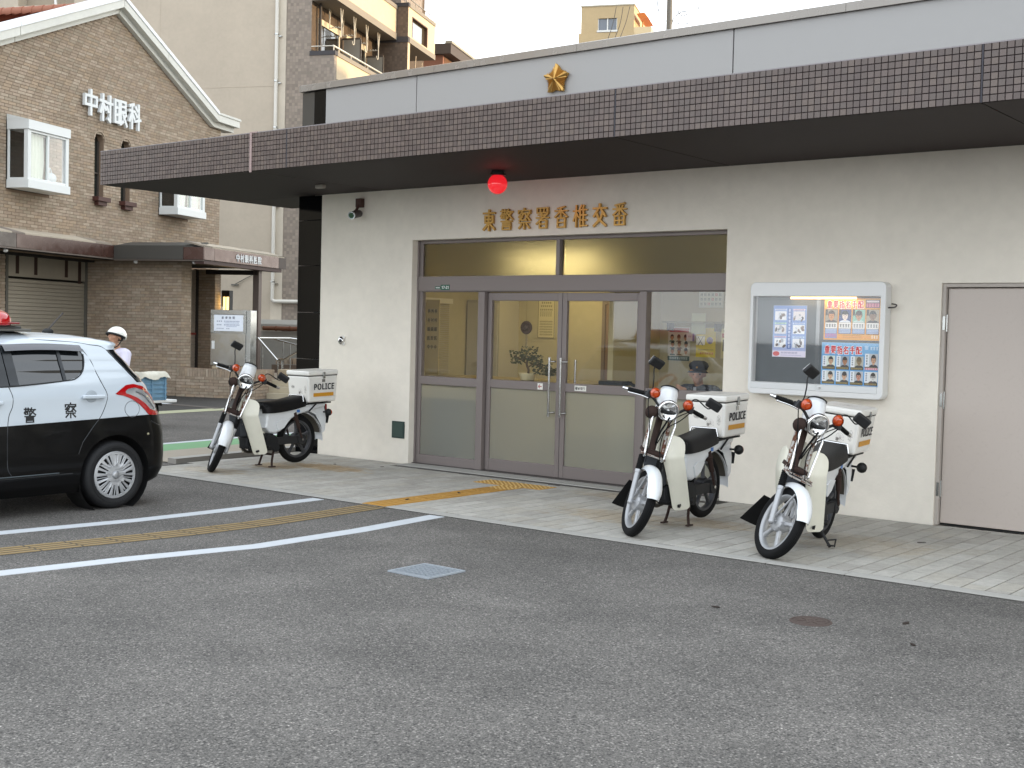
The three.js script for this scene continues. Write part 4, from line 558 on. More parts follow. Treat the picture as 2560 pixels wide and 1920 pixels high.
// ================= DELIVERY STYLE POLICE MOTORCYCLES =================
// own axes: rear axle at z = 0, forward = +z, left of the rider = +x
function wheel(front) { // around the x axis, centre at the origin
  const R = 0.279, tyre = [lathe([[0.212, -0.022], [0.222, -0.031], [0.245, -0.038], [0.265, -0.033], [0.276, -0.018], [R, 0], [0.276, 0.018], [0.265, 0.033], [0.245, 0.038], [0.222, 0.031], [0.212, 0.022]], 56).rotateZ(PI / 2)];
  for (const x of [-0.018, -0.006, 0.006, 0.018]) tyre.push(new THREE.TorusGeometry(Math.abs(x) > 0.01 ? 0.2752 : 0.2785, 0.0022, 5, 56).rotateY(PI / 2).translate(x, 0, 0));
  const rim = [lathe([[0.196, -0.024], [0.218, -0.027], [0.222, -0.022], [0.206, -0.012], [0.203, 0], [0.206, 0.012], [0.222, 0.022], [0.218, 0.027], [0.196, 0.024], [0.192, 0], [0.196, -0.024]], 48).rotateZ(PI / 2)];
  for (let k = 0; k < 5; k++) { const s = shp([[-0.021, 0.05], [0.021, 0.05], [0.014, 0.12], [0.02, 0.2], [-0.02, 0.2], [-0.014, 0.12]]); rim.push(ext(s, 0.03, 0.006, 1).translate(0, 0, -0.015).rotateZ(k * 2 * PI / 5).rotateY(PI / 2)); }
  const hub = [lathe([[0, -0.05], [0.03, -0.05], [0.066, -0.042], [0.072, -0.03], [0.072, 0.03], [0.066, 0.042], [0.03, 0.05], [0, 0.05]], 32).rotateZ(PI / 2), bar([-0.085, 0, 0], [0.085, 0, 0], 0.011, 10), bar([-0.088, 0, 0], [-0.07, 0, 0], 0.018, 6), bar([0.07, 0, 0], [0.088, 0, 0], 0.018, 6)];
  if (front) { hub.push(bx(0.012, 0.02, 0.12, 0.054, -0.02, -0.05)); for (let i = 0; i < 10; i++) hub.push(bx(0.09, 0.008, 0.004, 0, 0.07, 0).rotateX(i * PI / 5)); }
  return { tyre, rim, hub };
}
const stainTex = canvasTex(512, 512, (c, w, h) => { c.fillStyle = '#f2f0ec'; c.fillRect(0, 0, w, h); seed = 991; for (let i = 0; i < 1500; i++) { const a = rr(0, 6.28), q = Math.pow(rnd(), 0.8); const [px, py, sx, sy] = [[0.62, 0.62, 0.13, 0.16], [0.9, 0.5, 0.07, 0.2], [0.56, 0.66, 0.05, 0.06], [0.4, 0.95, 0.3, 0.02], [0.2, 0.4, 0.1, 0.08]][Math.min(4, rnd() * 5.4 | 0)]; c.fillStyle = `rgba(${60 + rnd() * 40},${56 + rnd() * 36},${54 + rnd() * 30},${0.1 + rnd() * 0.34})`; c.fillRect((px + Math.cos(a) * q * sx) * w, (py + Math.sin(a) * q * sy) * h, rr(2, 9), rr(2, 8)); } });
const stainTop = canvasTex(256, 256, (c, w, h) => { c.fillStyle = '#f2f0ec'; c.fillRect(0, 0, w, h); seed = 337; for (let i = 0; i < 700; i++) { c.fillStyle = `rgba(90,86,82,${0.04 + rnd() * 0.1})`; const a = rr(0, 6.28), q = rnd(); c.fillRect((0.5 + Math.cos(a) * q * 0.4) * w, (0.45 + Math.sin(a) * q * 0.3) * h, rr(2, 12), rr(2, 5)); } });
const boxFront = mat(0xeeece8, 0.5, { map: stainTex }), boxTop = mat(0xeeece8, 0.5, { map: stainTop }), boxPlain = mat(0xebe9e4, 0.48, { map: T.plasterC });
function motorcycle(label, pos, yaw, o) {
  const B = thing('police_motorcycle', label, 'motorcycle', [0, 0, 0], 0, undefined), r = 0.279, WB = 1.14;
  const lift = o.stand === 'side' ? 0 : 0.028, pitch = Math.atan2(lift, WB);
  // place: rear contact at pos, lean about the ground line
  B.position.set(...pos); B.rotation.set(0, yaw, 0, 'YXZ');
  const body = new THREE.Matrix4().makeRotationZ(-(o.lean || 0)).multiply(new THREE.Matrix4().makeTranslation(0, lift, 0)).multiply(new THREE.Matrix4().makeRotationX(pitch));
  const P = (name, gs, m, parent = B, opt = {}) => mesh(name, mx([gs].flat(9).map(flat), body), m, parent, opt);
  // steering: turn about the inclined head axis
  const cst = rad(26.5), A0 = V(0, r, WB - 0.045), ax = V(0, Math.cos(cst), -Math.sin(cst)).normalize();
  const S = new THREE.Matrix4().makeTranslation(A0.x, A0.y, A0.z).multiply(new THREE.Matrix4().makeRotationAxis(ax, rad(o.steer))).multiply(new THREE.Matrix4().makeTranslation(-A0.x, -A0.y, -A0.z));
  // keep the turned front wheel on the ground
  const cen = V(0, r, WB).applyMatrix4(S).applyMatrix4(body), wn = V(1, 0, 0).transformDirection(S).transformDirection(body), low = r * Math.sqrt(1 - wn.y * wn.y); const drop = cen.y - low;
  if (Math.abs(drop) < 0.2) { const rx = new THREE.Matrix4().makeRotationX(Math.atan2(drop, WB)); body.multiply(rx); }
  const Q = (name, gs, m, parent = B, opt = {}) => mesh(name, mx([gs].flat(9).map(flat), body.clone().multiply(S)), m, parent, opt);
  const Qs = (n, list, m, p) => list.forEach((g) => Q(n, g, m, p)), Ps = (n, list, m, p) => list.forEach((g) => P(n, g, m, p));
  const at = (gs, x, y, z) => mx([gs].flat(9).map(flat), new THREE.Matrix4().makeTranslation(x, y, z));
  // wheels
  { const w = wheel(false), g = group('rear_wheel', B); P('tyre', at(w.tyre, 0, r, 0), M.rubber, g); P('rim', at(w.rim, 0, r, 0), mat(0x55565a, 0.5, { metalness: 0.6 }), g); P('hub', at(w.hub, 0, r, 0), mat(0x3c3d40, 0.5, { metalness: 0.6 }), g); }
  { const w = wheel(true), g = group('front_wheel', B); Q('tyre', at(w.tyre, 0, r, WB), M.rubber, g); Q('rim', at(w.rim, 0, r, WB), M.silver, g); Q('hub', at(w.hub, 0, r, WB), M.silver, g); }
  // fork along the head axis
  const F = (x, t, off = 0) => [x, A0.y + ax.y * t + off * Math.sin(cst) * 0 , A0.z + ax.z * t + 0.045 + off];
  const fk = group('front_fork', B);
  Qs('fork_leg', [-1, 1].map((s) => [bar(F(s * 0.082, -0.02), F(s * 0.082, 0.25), 0.021, 14, 0.024), bar(F(s * 0.082, 0.235), F(s * 0.082, 0.26), 0.027, 14), sph(0.024, ...F(s * 0.082, -0.015), 10)]), M.silver, fk);
  Qs('fork_boot', [-1, 1].map((s) => Array.from({ length: 9 }, (_, i) => bar(F(s * 0.082, 0.262 + i * 0.0145), F(s * 0.082, 0.2745 + i * 0.0145), 0.028, 12, 0.0235))), M.rubber, fk);
  Qs('fork_tube', [-1, 1].map((s) => bar(F(s * 0.082, 0.39), F(s * 0.082, 0.80), 0.0165, 12)), M.rusty, fk);
  Q('fork_bridge', [bar(F(-0.095, 0.43), F(0.095, 0.43), 0.022, 10), bx(0.2, 0.03, 0.06, ...F(0, 0.44, -0.02)), bar(F(-0.09, 0.76), F(0.09, 0.76), 0.018, 10), bar(F(0, 0.42, -0.045), F(0, 0.80, -0.045), 0.03, 12)], M.rustDark, fk);
  // front mudguard
  Q('front_mudguard', shell((u, v) => { const a = rad(lerp(24, 135, v)), q = (u - 0.5) * 2, rad_ = 0.318 - 0.05 * q * q * Math.abs(q), e = v < 0.12 ? lerp(0.78, 1, v / 0.12) : 1; return [q * 0.062 * e, r + Math.sin(a) * rad_, WB + Math.cos(a) * rad_]; }, 8, 22, 0.005), M.bodyWhite, B);
  Qs('mudguard_stay', [-1, 1].map((s) => bar([s * 0.063, r + 0.25, WB + 0.08], [s * 0.064, r + 0.03, WB - 0.01], 0.008, 8)), M.silver, B);
  Q('mud_flap', shell((u, v) => [(u - 0.5) * lerp(0.11, 0.17, v), lerp(r + 0.09, r - 0.165, v), WB - lerp(0.31, 0.40, v) + 0.01 * Math.sin(u * PI)], 4, 4, 0.006), M.rubber, B);
  // headlamp, meter housing, handlebar
  const hy = 1.03, hz = 0.835;
  { const g = group('headlamp', B); Q('meter_housing', [lathe([[0, 0], [0.075, 0], [0.083, 0.02], [0.078, 0.12], [0.070, 0.165], [0, 0.165]], 28).rotateX(-0.5).translate(0, hy + 0.005, hz - 0.04), new THREE.SphereGeometry(0.086, 24, 16).scale(1, 1, 0.75).translate(0, hy, hz - 0.032)], M.bodyWhite, g);
    Q('meter_top', [lathe([[0, 0.16], [0.073, 0.16], [0.076, 0.168], [0.06, 0.178], [0, 0.178]], 28).rotateX(-0.5).translate(0, hy + 0.005, hz - 0.04)], M.black, g);
    Q('headlamp_ring', [lathe([[0.07, 0], [0.087, 0.0], [0.092, 0.015], [0.089, 0.03], [0.078, 0.038], [0.07, 0.034]], 32).rotateX(PI / 2).translate(0, hy, hz + 0.045)], M.chrome, g);
    Q('reflector', [grid((u, v) => { const q = v * 0.074, a = u * 2 * PI; return [Math.cos(a) * q, hy + Math.sin(a) * q, hz + 0.035 + q * q * 5.5]; }, 24, 6)], M.chrome, g);
    Q('lamp_lens', [grid((u, v) => { const q = v * 0.077, a = u * 2 * PI; return [Math.cos(a) * q, hy + Math.sin(a) * q, hz + 0.092 - q * q * 3.2]; }, 24, 6)], M.glass, g); Q('bulb', sph(0.012, 0, hy, hz + 0.05, 10), M.white, g); }
  const bary = 1.086, barz = 0.86; const hb = [[-0.34, bary - 0.02, barz - 0.10], [-0.24, bary, barz - 0.06], [-0.15, bary - 0.005, barz - 0.01], [-0.06, bary - 0.06, barz + 0.03], [0.06, bary - 0.06, barz + 0.03], [0.15, bary - 0.005, barz - 0.01], [0.24, bary, barz - 0.06], [0.34, bary - 0.02, barz - 0.10]];
  { const g = group('handlebar', B); Q('bar', tube(hb, 0.011, 10, 48), M.engine, g);
    for (const s of [-1, 1]) { const e = [s * 0.345, bary - 0.021, barz - 0.103], i = [s * 0.225, bary + 0.001, barz - 0.052]; Q('grip', [bar(i, e, 0.0175, 14, 0.0165), ...Array.from({ length: 6 }, (_, k) => bar([lerp(i[0], e[0], 0.1 + k * 0.15), lerp(i[1], e[1], 0.1 + k * 0.15), lerp(i[2], e[2], 0.1 + k * 0.15)], [lerp(i[0], e[0], 0.14 + k * 0.15), lerp(i[1], e[1], 0.14 + k * 0.15), lerp(i[2], e[2], 0.14 + k * 0.15)], 0.0186, 12))], M.rubber, g);
      Q('bar_end', bar(e, [s * 0.385, bary - 0.027, barz - 0.122], 0.0165, 12, 0.0145), M.chrome, g); Q('switch_box', [rb(0.05, 0.05, 0.06, 0.012, s * 0.195, bary + 0.0, barz - 0.035), rb(0.035, 0.03, 0.03, 0.008, s * 0.195, bary + 0.03, barz - 0.02)], mat(0x3a3b3d, 0.5, { metalness: 0.5 }), g); }
    Q('brake_lever', tube([[-0.19, bary - 0.02, barz + 0.0], [-0.25, bary - 0.02, barz - 0.01], [-0.345, bary - 0.035, barz - 0.045]], 0.006, 8), M.chrome, g); Q('lever_ball', sph(0.009, -0.347, bary - 0.035, barz - 0.046, 10), M.chrome, g);
    Q('control_cable', [tube([[-0.19, bary - 0.02, barz + 0.01], [-0.17, bary - 0.10, barz + 0.06], [-0.10, bary - 0.26, barz + 0.10], [-0.075, bary - 0.48, barz + 0.23]], 0.0045, 6, 30), tube([[0.19, bary - 0.02, barz + 0.0], [0.13, bary - 0.10, barz + 0.03], [0.04, bary - 0.2, barz + 0.05], [0.02, bary - 0.34, barz + 0.04]], 0.0045, 6, 30), tube([[0.18, bary - 0.01, barz + 0.0], [0.06, bary - 0.12, barz + 0.05], [0.03, bary - 0.3, barz + 0.08], [0.06, bary - 0.5, barz + 0.22]], 0.004, 6, 30), tube([[0.03, bary - 0.1, barz + 0.05], [0.0, bary - 0.25, barz + 0.06], [0.02, bary - 0.4, barz + 0.02]], 0.008, 6, 20)], M.rubber, g); }
  // indicators and mirrors
  for (const s of [-1, 1]) { const g = group('indicator', B), c = [s * 0.15, bary + 0.04, barz + 0.008]; Q('indicator_stem', [bar([s * 0.15, bary - 0.005, barz - 0.01], [c[0], c[1] - 0.03, c[2] - 0.005], 0.014, 10)], M.black, g); Q('indicator_lens', [new THREE.SphereGeometry(0.043, 20, 14).scale(1, 1, 0.72).translate(...c), lathe([[0.03, 0.03], [0.041, 0.012], [0.041, 0.0]], 20).rotateX(PI / 2).translate(c[0], c[1], c[2] + 0.004)], M.amber, g); Q('indicator_ring', [new THREE.TorusGeometry(0.0425, 0.004, 6, 22).translate(c[0], c[1], c[2] - 0.004)], mat(0x6a2a12, 0.5), g); }
  for (const s of [-1, 1]) { const g = group('mirror', B), d = o.mirror?.[s < 0 ? 0 : 1] ?? (s < 0 ? [-0.05, 0.30, -0.02] : [0.19, 0.14, -0.02]); const b0 = [s * 0.185, bary + 0.02, barz - 0.02], c = [b0[0] + (s < 0 ? d[0] : d[0]), b0[1] + d[1], b0[2] + d[2]];
    Q('mirror_arm', tube(s < 0 ? [b0, [b0[0] + 0.005, b0[1] + 0.05, b0[2]], [lerp(b0[0], c[0], 0.45), lerp(b0[1], c[1], 0.5), b0[2]], [c[0], c[1] - 0.055, c[2]], [c[0], c[1], c[2]]] : [b0, [b0[0] - 0.01, b0[1] + 0.06, b0[2]], [b0[0] + 0.03, b0[1] + 0.085, b0[2]], [c[0] - 0.035, c[1] - 0.045, c[2]], c], 0.0055, 8, 36), M.black, g); Q('mirror_shell', [rb(0.13, 0.082, 0.035, 0.016, 0, 0, 0).rotateX(0.25).rotateY(s * -0.25).rotateZ(-0.18).translate(...c)], mat(0x101113, 0.55), g); Q('mirror_glass', [rb(0.115, 0.068, 0.004, 0.002, 0, 0, -0.0195).rotateX(0.25).rotateY(s * -0.25).rotateZ(-0.18).translate(...c)], M.chrome, g); }
  // horn and front carrier stays
  Q('horn', [lathe([[0, 0], [0.05, 0.004], [0.056, 0.02], [0.03, 0.05], [0, 0.055]], 20).rotateX(-PI / 2).rotateX(PI).translate(-0.12, hy - 0.06, hz + 0.02)], M.rustDark, B);
  { const g = group('front_carrier', B), cz = 0.885; Qs('carrier_stay', [-1, 1].map((s) => rod([[s * 0.085, hy - 0.005, hz + 0.01], [s * 0.105, hy - 0.10, hz + 0.07], [s * 0.085, 0.66, 1.015], [s * 0.08, 0.63, 1.0]], 0.0095, 9)), M.chrome, g);
    Q('carrier_loop', o.rack ? [rod([[-0.13, 0.635, cz + 0.13], [0.13, 0.635, cz + 0.13], [0.16, 0.625, cz + 0.06], [0.10, 0.62, cz + 0.2], [-0.10, 0.62, cz + 0.2], [-0.13, 0.635, cz + 0.13]], 0.007, 8), rod([[0.05, 0.632, cz + 0.08], [0.05, 0.62, cz + 0.2]], 0.006, 6)] : [rod([[-0.11, 0.65, cz + 0.115], [0.11, 0.65, cz + 0.115]], 0.009, 8)], M.rusty, g); }
  // leg shields: two cream panels folded about the head tube
  for (const s of [-1, 1]) P('leg_shield', shell((u, v) => {
    const y = lerp(0.165, 0.80, v), k = v < 0.7 ? lerp(0.70, 0.845, v / 0.7) : lerp(0.845, 0.80, (v - 0.7) / 0.3), top = v > 0.86 ? Math.sqrt(Math.max(0, 1 - ((v - 0.86) / 0.14) ** 2)) : 1, bot = v < 0.06 ? Math.sqrt(Math.max(0, 1 - ((0.06 - v) / 0.06) ** 2)) : 1, half = 0.5 * Math.min(top, 0.25 + 0.75 * top, bot * 0.3 + 0.7);
    const q = clamp(0.5 + (u - 0.5) * 2 * half + (1 - top) * -0.12), xi = lerp(0.095, 0.075, clamp((v - 0.3) / 0.5)), xo = lerp(0.185, 0.20, clamp(v / 0.55)) - 0.02 * clamp((v - 0.8) / 0.2);
    return [s * lerp(xi, xo, q), y, k - 0.10 * q * q - 0.035 * q];
  }, 10, 30, 0.006), M.bodyCream, B);
  P('leg_shield_centre', shell((u, v) => [(u - 0.5) * 0.13, lerp(0.5, 0.80, v), lerp(0.835, 0.765, clamp((v - 0.45) / 0.55)) - 0.012 + 0.0 * u], 4, 6, 0.005), M.bodyCream, B);
  // body under the seat
  const cov = shp([[-0.52, 0.665], [-0.52, 0.58], [-0.53, 0.505], [-0.545, 0.455], [-0.47, 0.385], [-0.40, 0.375], [-0.31, 0.40], [-0.24, 0.455], [-0.15, 0.53], [-0.04, 0.575], [0.12, 0.60], [0.36, 0.64], [0.375, 0.69], [0.1, 0.70], [-0.2, 0.69]]);
  P('body_cover', ext(cov, 0.235, 0.03, 3).translate(0, 0, -0.1175).rotateY(PI / 2).rotateY(0), M.bodyWhite, B);
  Ps('side_panel', [-1, 1].map((s) => ext(shp([[-0.40, 0.50], [-0.36, 0.40], [-0.27, 0.44], [-0.20, 0.52], [-0.26, 0.535], [-0.34, 0.535]]), 0.012, 0.004, 1).rotateY(PI / 2).translate(s > 0 ? 0.115 : -0.127, 0, 0)), M.bodyWhite, B);
  P('seat', [shell((u, v) => { const z = lerp(-0.05, 0.565, v), q = (u - 0.5) * 2, w = 0.135 * (v > 0.8 ? Math.sqrt(1 - ((v - 0.8) / 0.2) ** 2 * 0.75) : v < 0.06 ? 0.9 + v * 1.6 : 1), h = 0.792 - 0.05 * v - 0.018 * Math.sin(v * PI) , e = Math.pow(Math.abs(q), 5); return [w * Math.sign(q) * Math.min(1, Math.abs(q) * 1.18), h - e * 0.105 - 0.02 * q * q, z + (v > 0.95 ? -e * 0.02 : 0)]; }, 20, 26, 0.012), rb(0.24, 0.06, 0.56, 0.02, 0, 0.685, 0.25), rb(0.2, 0.07, 0.1, 0.03, 0, 0.70, 0.51)], M.seatVinyl, B);
  P('seat_strap', rod([[-0.14, 0.72, 0.0], [-0.12, 0.79, -0.01], [0.12, 0.79, -0.01], [0.14, 0.72, 0.0]], 0.008, 8), M.chrome, B);
  P('badge', [bx(0.004, 0.032, 0.045, 0.119, 0.615, 0.06)], mat(0x3f74b8, 0.4), B);
  // rear mudguard, tail, plate
  P('rear_mudguard', [shell((u, v) => { const a = rad(lerp(70, 185, v)), q = (u - 0.5) * 2, R = 0.335; return [q * 0.072, r + Math.sin(a) * R - 0.02 * q * q, Math.cos(a) * R * 1.04]; }, 6, 20, 0.005), ...[-1, 1].map((s) => ext(shp([[0.1, 0.62], [0.365, 0.66], [0.40, 0.50], [0.385, 0.36], [0.345, 0.33], [0.32, 0.42], [0.24, 0.55], [0.13, 0.60]]), 0.006).rotateY(PI / 2).translate(s > 0 ? 0.072 : -0.078, 0, 0))], M.bodyWhite, B);
  P('mudguard_inside', shell((u, v) => { const a = rad(lerp(60, 170, v)), q = (u - 0.5) * 2; return [q * 0.06, r + Math.sin(a) * 0.31, Math.cos(a) * 0.32]; }, 4, 12, 0.004), mat(0x4a453c, 0.9), B);
  { const g = group('tail_lamp', B); P('tail_bracket', [rb(0.13, 0.12, 0.05, 0.012, 0, 0.6, -0.385), bx(0.1, 0.16, 0.02, 0, 0.5, -0.40)], M.black, g); P('tail_lens', [rb(0.10, 0.075, 0.05, 0.014, 0, 0.63, -0.425), rb(0.09, 0.04, 0.04, 0.012, 0, 0.575, -0.42)], M.redLens, g); }
  for (const s of [-1, 1]) { const g = group('rear_indicator', B); P('indicator_stem', bar([s * 0.05, 0.575, -0.36], [s * 0.15, 0.575, -0.36], 0.009, 8), M.black, g); P('indicator_housing', [new THREE.SphereGeometry(0.044, 18, 12).scale(1, 1, 0.8).translate(s * 0.165, 0.575, -0.36)], M.black, g); P('indicator_lens', [new THREE.SphereGeometry(0.041, 18, 12).scale(1, 1, 0.8).translate(s * 0.165, 0.575, -0.375)], M.amber, g); }
  P('number_plate', [rb(0.18, 0.105, 0.006, 0.002, 0, 0, 0).rotateX(-0.25).translate(0.0, 0.49, -0.43), bx(0.11, 0.19, 0.004, 0, 0, 0).rotateX(-0.2).translate(0.0, 0.46, -0.418)], M.plate, B);
  // engine, frame, drive
  P('engine', [rb(0.2, 0.2, 0.25, 0.03, 0, 0.285, 0.52), cyl(0.085, 0.06, 26).rotateZ(PI / 2).translate(0.115, 0.29, 0.47), cyl(0.07, 0.05, 24).rotateZ(PI / 2).translate(0.115, 0.27, 0.60), rb(0.13, 0.12, 0.16, 0.02, 0, 0.30, 0.70), ...Array.from({ length: 6 }, (_, i) => rb(0.15, 0.14, 0.012, 0.004, 0, 0.30, 0.65 + i * 0.022)), bar([0.1, 0.22, 0.4], [0.13, 0.22, 0.4], 0.05, 16)], M.engine, B);
  P('frame_tube', [tube([[0, 0.78, 0.80], [0, 0.6, 0.83], [0, 0.42, 0.74], [0, 0.38, 0.5], [0, 0.5, 0.35], [0, 0.62, 0.1]], 0.03, 10), bar([0, 0.66, 0.79], [0, 0.84, 0.72], 0.028, 12)], M.bodyCream, B);
  P('battery_box', [rb(0.13, 0.2, 0.12, 0.02, 0, 0.47, 0.80), rb(0.15, 0.1, 0.1, 0.02, 0, 0.58, 0.86)], mat(0x2b2e33, 0.7), B);
  P('drive_case', [plank([0.1, 0.29, 0.42], [0.085, 0.28, 0.02], 0.035, 0.085), cyl(0.06, 0.055, 20).rotateZ(PI / 2).translate(0.085, 0.28, 0.0), plank([-0.09, 0.28, 0.42], [-0.085, 0.28, 0.02], 0.03, 0.05)], mat(0x2a2a2b, 0.65, { metalness: 0.3 }), B);
  P('exhaust_pipe', [tube([[-0.08, 0.22, 0.72], [-0.11, 0.17, 0.6], [-0.13, 0.2, 0.3], [-0.14, 0.24, 0.1]], 0.018, 10), bar([-0.14, 0.23, 0.2], [-0.15, 0.28, -0.3], 0.04, 14, 0.045)], mat(0x55534f, 0.4, { metalness: 0.8 }), B);
  Ps('shock_absorber', [-1, 1].map((s) => [bar([s * 0.115, 0.30, 0.01], [s * 0.115, 0.45, 0.06], 0.012, 10), bar([s * 0.115, 0.42, 0.05], [s * 0.112, 0.6, 0.11], 0.022, 12), bar([s * 0.1, 0.52, 0.09], [s * 0.116, 0.56, 0.10], 0.03, 10)]), M.rustDark, B);
  P('axle_nut', [bar([0.1, r, 0], [0.125, r, 0], 0.014, 6)], M.steel, B);
  P('foot_peg', [bar([-0.2, 0.235, 0.56], [0.2, 0.235, 0.56], 0.012, 8), bar([0.14, 0.237, 0.56], [0.215, 0.237, 0.56], 0.02, 12), bar([-0.215, 0.237, 0.56], [-0.14, 0.237, 0.56], 0.02, 12), plank([0.12, 0.235, 0.56], [0.15, 0.20, 0.70], 0.02, 0.02)], M.black, B);
  // stands
  if (o.stand === 'side') mesh('side_stand', mx([bar([0.08, 0.2, 0.48], [0.21, 0.0, 0.50], 0.011, 8), rod([[0.18, 0.05, 0.5], [0.245, 0.06, 0.47], [0.235, 0.0, 0.47]], 0.006, 6), bx(0.05, 0.008, 0.035, 0.215, 0.014, 0.5)].flat(9).map(flat), new THREE.Matrix4().makeTranslation(0.03, 0.012, 0)), M.black, B);
  else mesh('centre_stand', [-1, 1].map((s) => [tube([[s * 0.09, 0.2, 0.41], [s * 0.098, 0.1, 0.44], [s * 0.112, 0.035, 0.455], [s * 0.118, 0.022, 0.458]], 0.0125, 8), bx(0.03, 0.012, 0.085, s * 0.12, 0.019, 0.458)]).concat([bar([-0.09, 0.15, 0.42], [0.09, 0.15, 0.42], 0.012)]), M.rustDark, B);
  // carrier and box
  P('rear_carrier', [rod([[-0.13, 0.68, 0.02], [-0.14, 0.692, -0.1], [-0.14, 0.692, -0.42]], 0.009, 8), rod([[0.13, 0.68, 0.02], [0.14, 0.692, -0.1], [0.14, 0.692, -0.42]], 0.009, 8), ...[-0.1, -0.25, -0.4].map((z) => bar([-0.14, 0.692, z], [0.14, 0.692, z], 0.008, 8)), bar([-0.12, 0.6, -0.1], [-0.14, 0.69, -0.2], 0.009), bar([0.12, 0.6, -0.1], [0.14, 0.69, -0.2], 0.009)], M.black, B);
  { const g = group('delivery_box', B), y0 = 0.706, y1 = 1.015, zf = -0.035, zr = -0.49, w0 = 0.172, w1 = 0.192, bt = o.box ?? 0;
    const X = (gs) => mx([gs].flat(9).map(flat), new THREE.Matrix4().makeTranslation(0, y0, -0.25).multiply(new THREE.Matrix4().makeRotationX(bt)).multiply(new THREE.Matrix4().makeTranslation(0, -y0, 0.25)));
    const taper = (q) => { const p = q.attributes.position; for (let i = 0; i < p.count; i++) { const k = (p.getY(i) - y0) / (y1 - y0), s = lerp(0.90, 1, k); p.setXYZ(i, p.getX(i) * s, p.getY(i), (p.getZ(i) + 0.28) * lerp(0.93, 1, k) - 0.28); } q.computeVertexNormals(); return q; };
    P('box_body', X(taper(toCreasedNormals(rbb(-w1, w1, y0, y1, zr, zf, 0.022, 3), 0.6))), boxPlain, g);
    P('box_lid', X([rbb(-w1 - 0.008, w1 + 0.008, y1 + 0.004, y1 + 0.062, zr - 0.008, zf + 0.01, 0.02, 3)]), boxPlain, g);
    P('lid_top', X(new THREE.PlaneGeometry(0.35, 0.42).rotateX(-PI / 2).translate(0, y1 + 0.0635, -0.28)), boxTop, g, { uv: true });
    P('box_front', X(taper(grid((u, v) => [lerp(w1 - 0.03, -w1 + 0.03, 1 - u) * 1, lerp(y0 + 0.03, y1 - 0.03, v), zf + 0.002], 1, 4))), boxFront, g, { uv: true });
    P('lid_seal', X(taper(bb(-w1 + 0.004, w1 - 0.004, y1 - 0.004, y1 + 0.006, zr + 0.004, zf - 0.004))), M.black, g);
    P('latch', X([rb(0.012, 0.075, 0.036, 0.005, w1 + 0.012, y1 + 0.005, -0.265), rb(0.02, 0.03, 0.026, 0.005, w1 + 0.014, y1 + 0.012, -0.265), rb(0.006, 0.035, 0.05, 0.003, w1 + 0.001, y1 - 0.058, -0.265)]), M.steelDull, g);
    const side = (gs) => [gs].flat(9).map((q) => { q = flat(q).rotateY(PI / 2); return q; }), sh = new THREE.Matrix4().makeRotationZ(-0.062);
    const put = (gs, y, z) => mx(side(gs), new THREE.Matrix4().makeTranslation(w0 + (y - y0) * 0.0615 + 0.0075, y, z).multiply(sh));
    P('lettering', X(put(text('POLICE', 0.072, 0.0015).scale(0.93, 1, 1), y0 + 0.145, -0.12)), M.ink, g);
    P('yellow_stripe', X(put(bx(0.31, 0.042, 0.002, 0.155, 0, 0), y0 + 0.088, -0.115)), M.band, g);
    P('lettering', X(mx(put(text('POLICE', 0.072, 0.0015).scale(0.93, 1, 1), y0 + 0.145, 0.425), new THREE.Matrix4().makeRotationY(PI))), M.ink, g); }
  return B;
}
const G3 = 'police motorcycles parked in front of the station';
const tagB = (b) => { b.userData.group = G3; return b; };
tagB(motorcycle('white police motorcycle farthest left, parked beside the black stone corner', [0.817, 0.0125, 1.094], rad(-1.3), { steer: 59, mirror: [[-0.05, 0.25, -0.02], [0.19, 0.10, -0.03]] }));
tagB(motorcycle('white police motorcycle parked in front of the right glass pane', [6.386, 0.0125, 1.341], rad(1.8), { steer: 51, mirror: [[-0.04, 0.25, -0.02], [0.19, 0.09, -0.03]] }));
tagB(motorcycle('white police motorcycle leaning on its side stand under the notice board', [7.537, 0.0125, 1.435], rad(6.8), { steer: 51, lean: rad(5.8), stand: 'side', rack: true, mirror: [[-0.04, 0.25, -0.02], [0.18, 0.10, -0.03]] }));

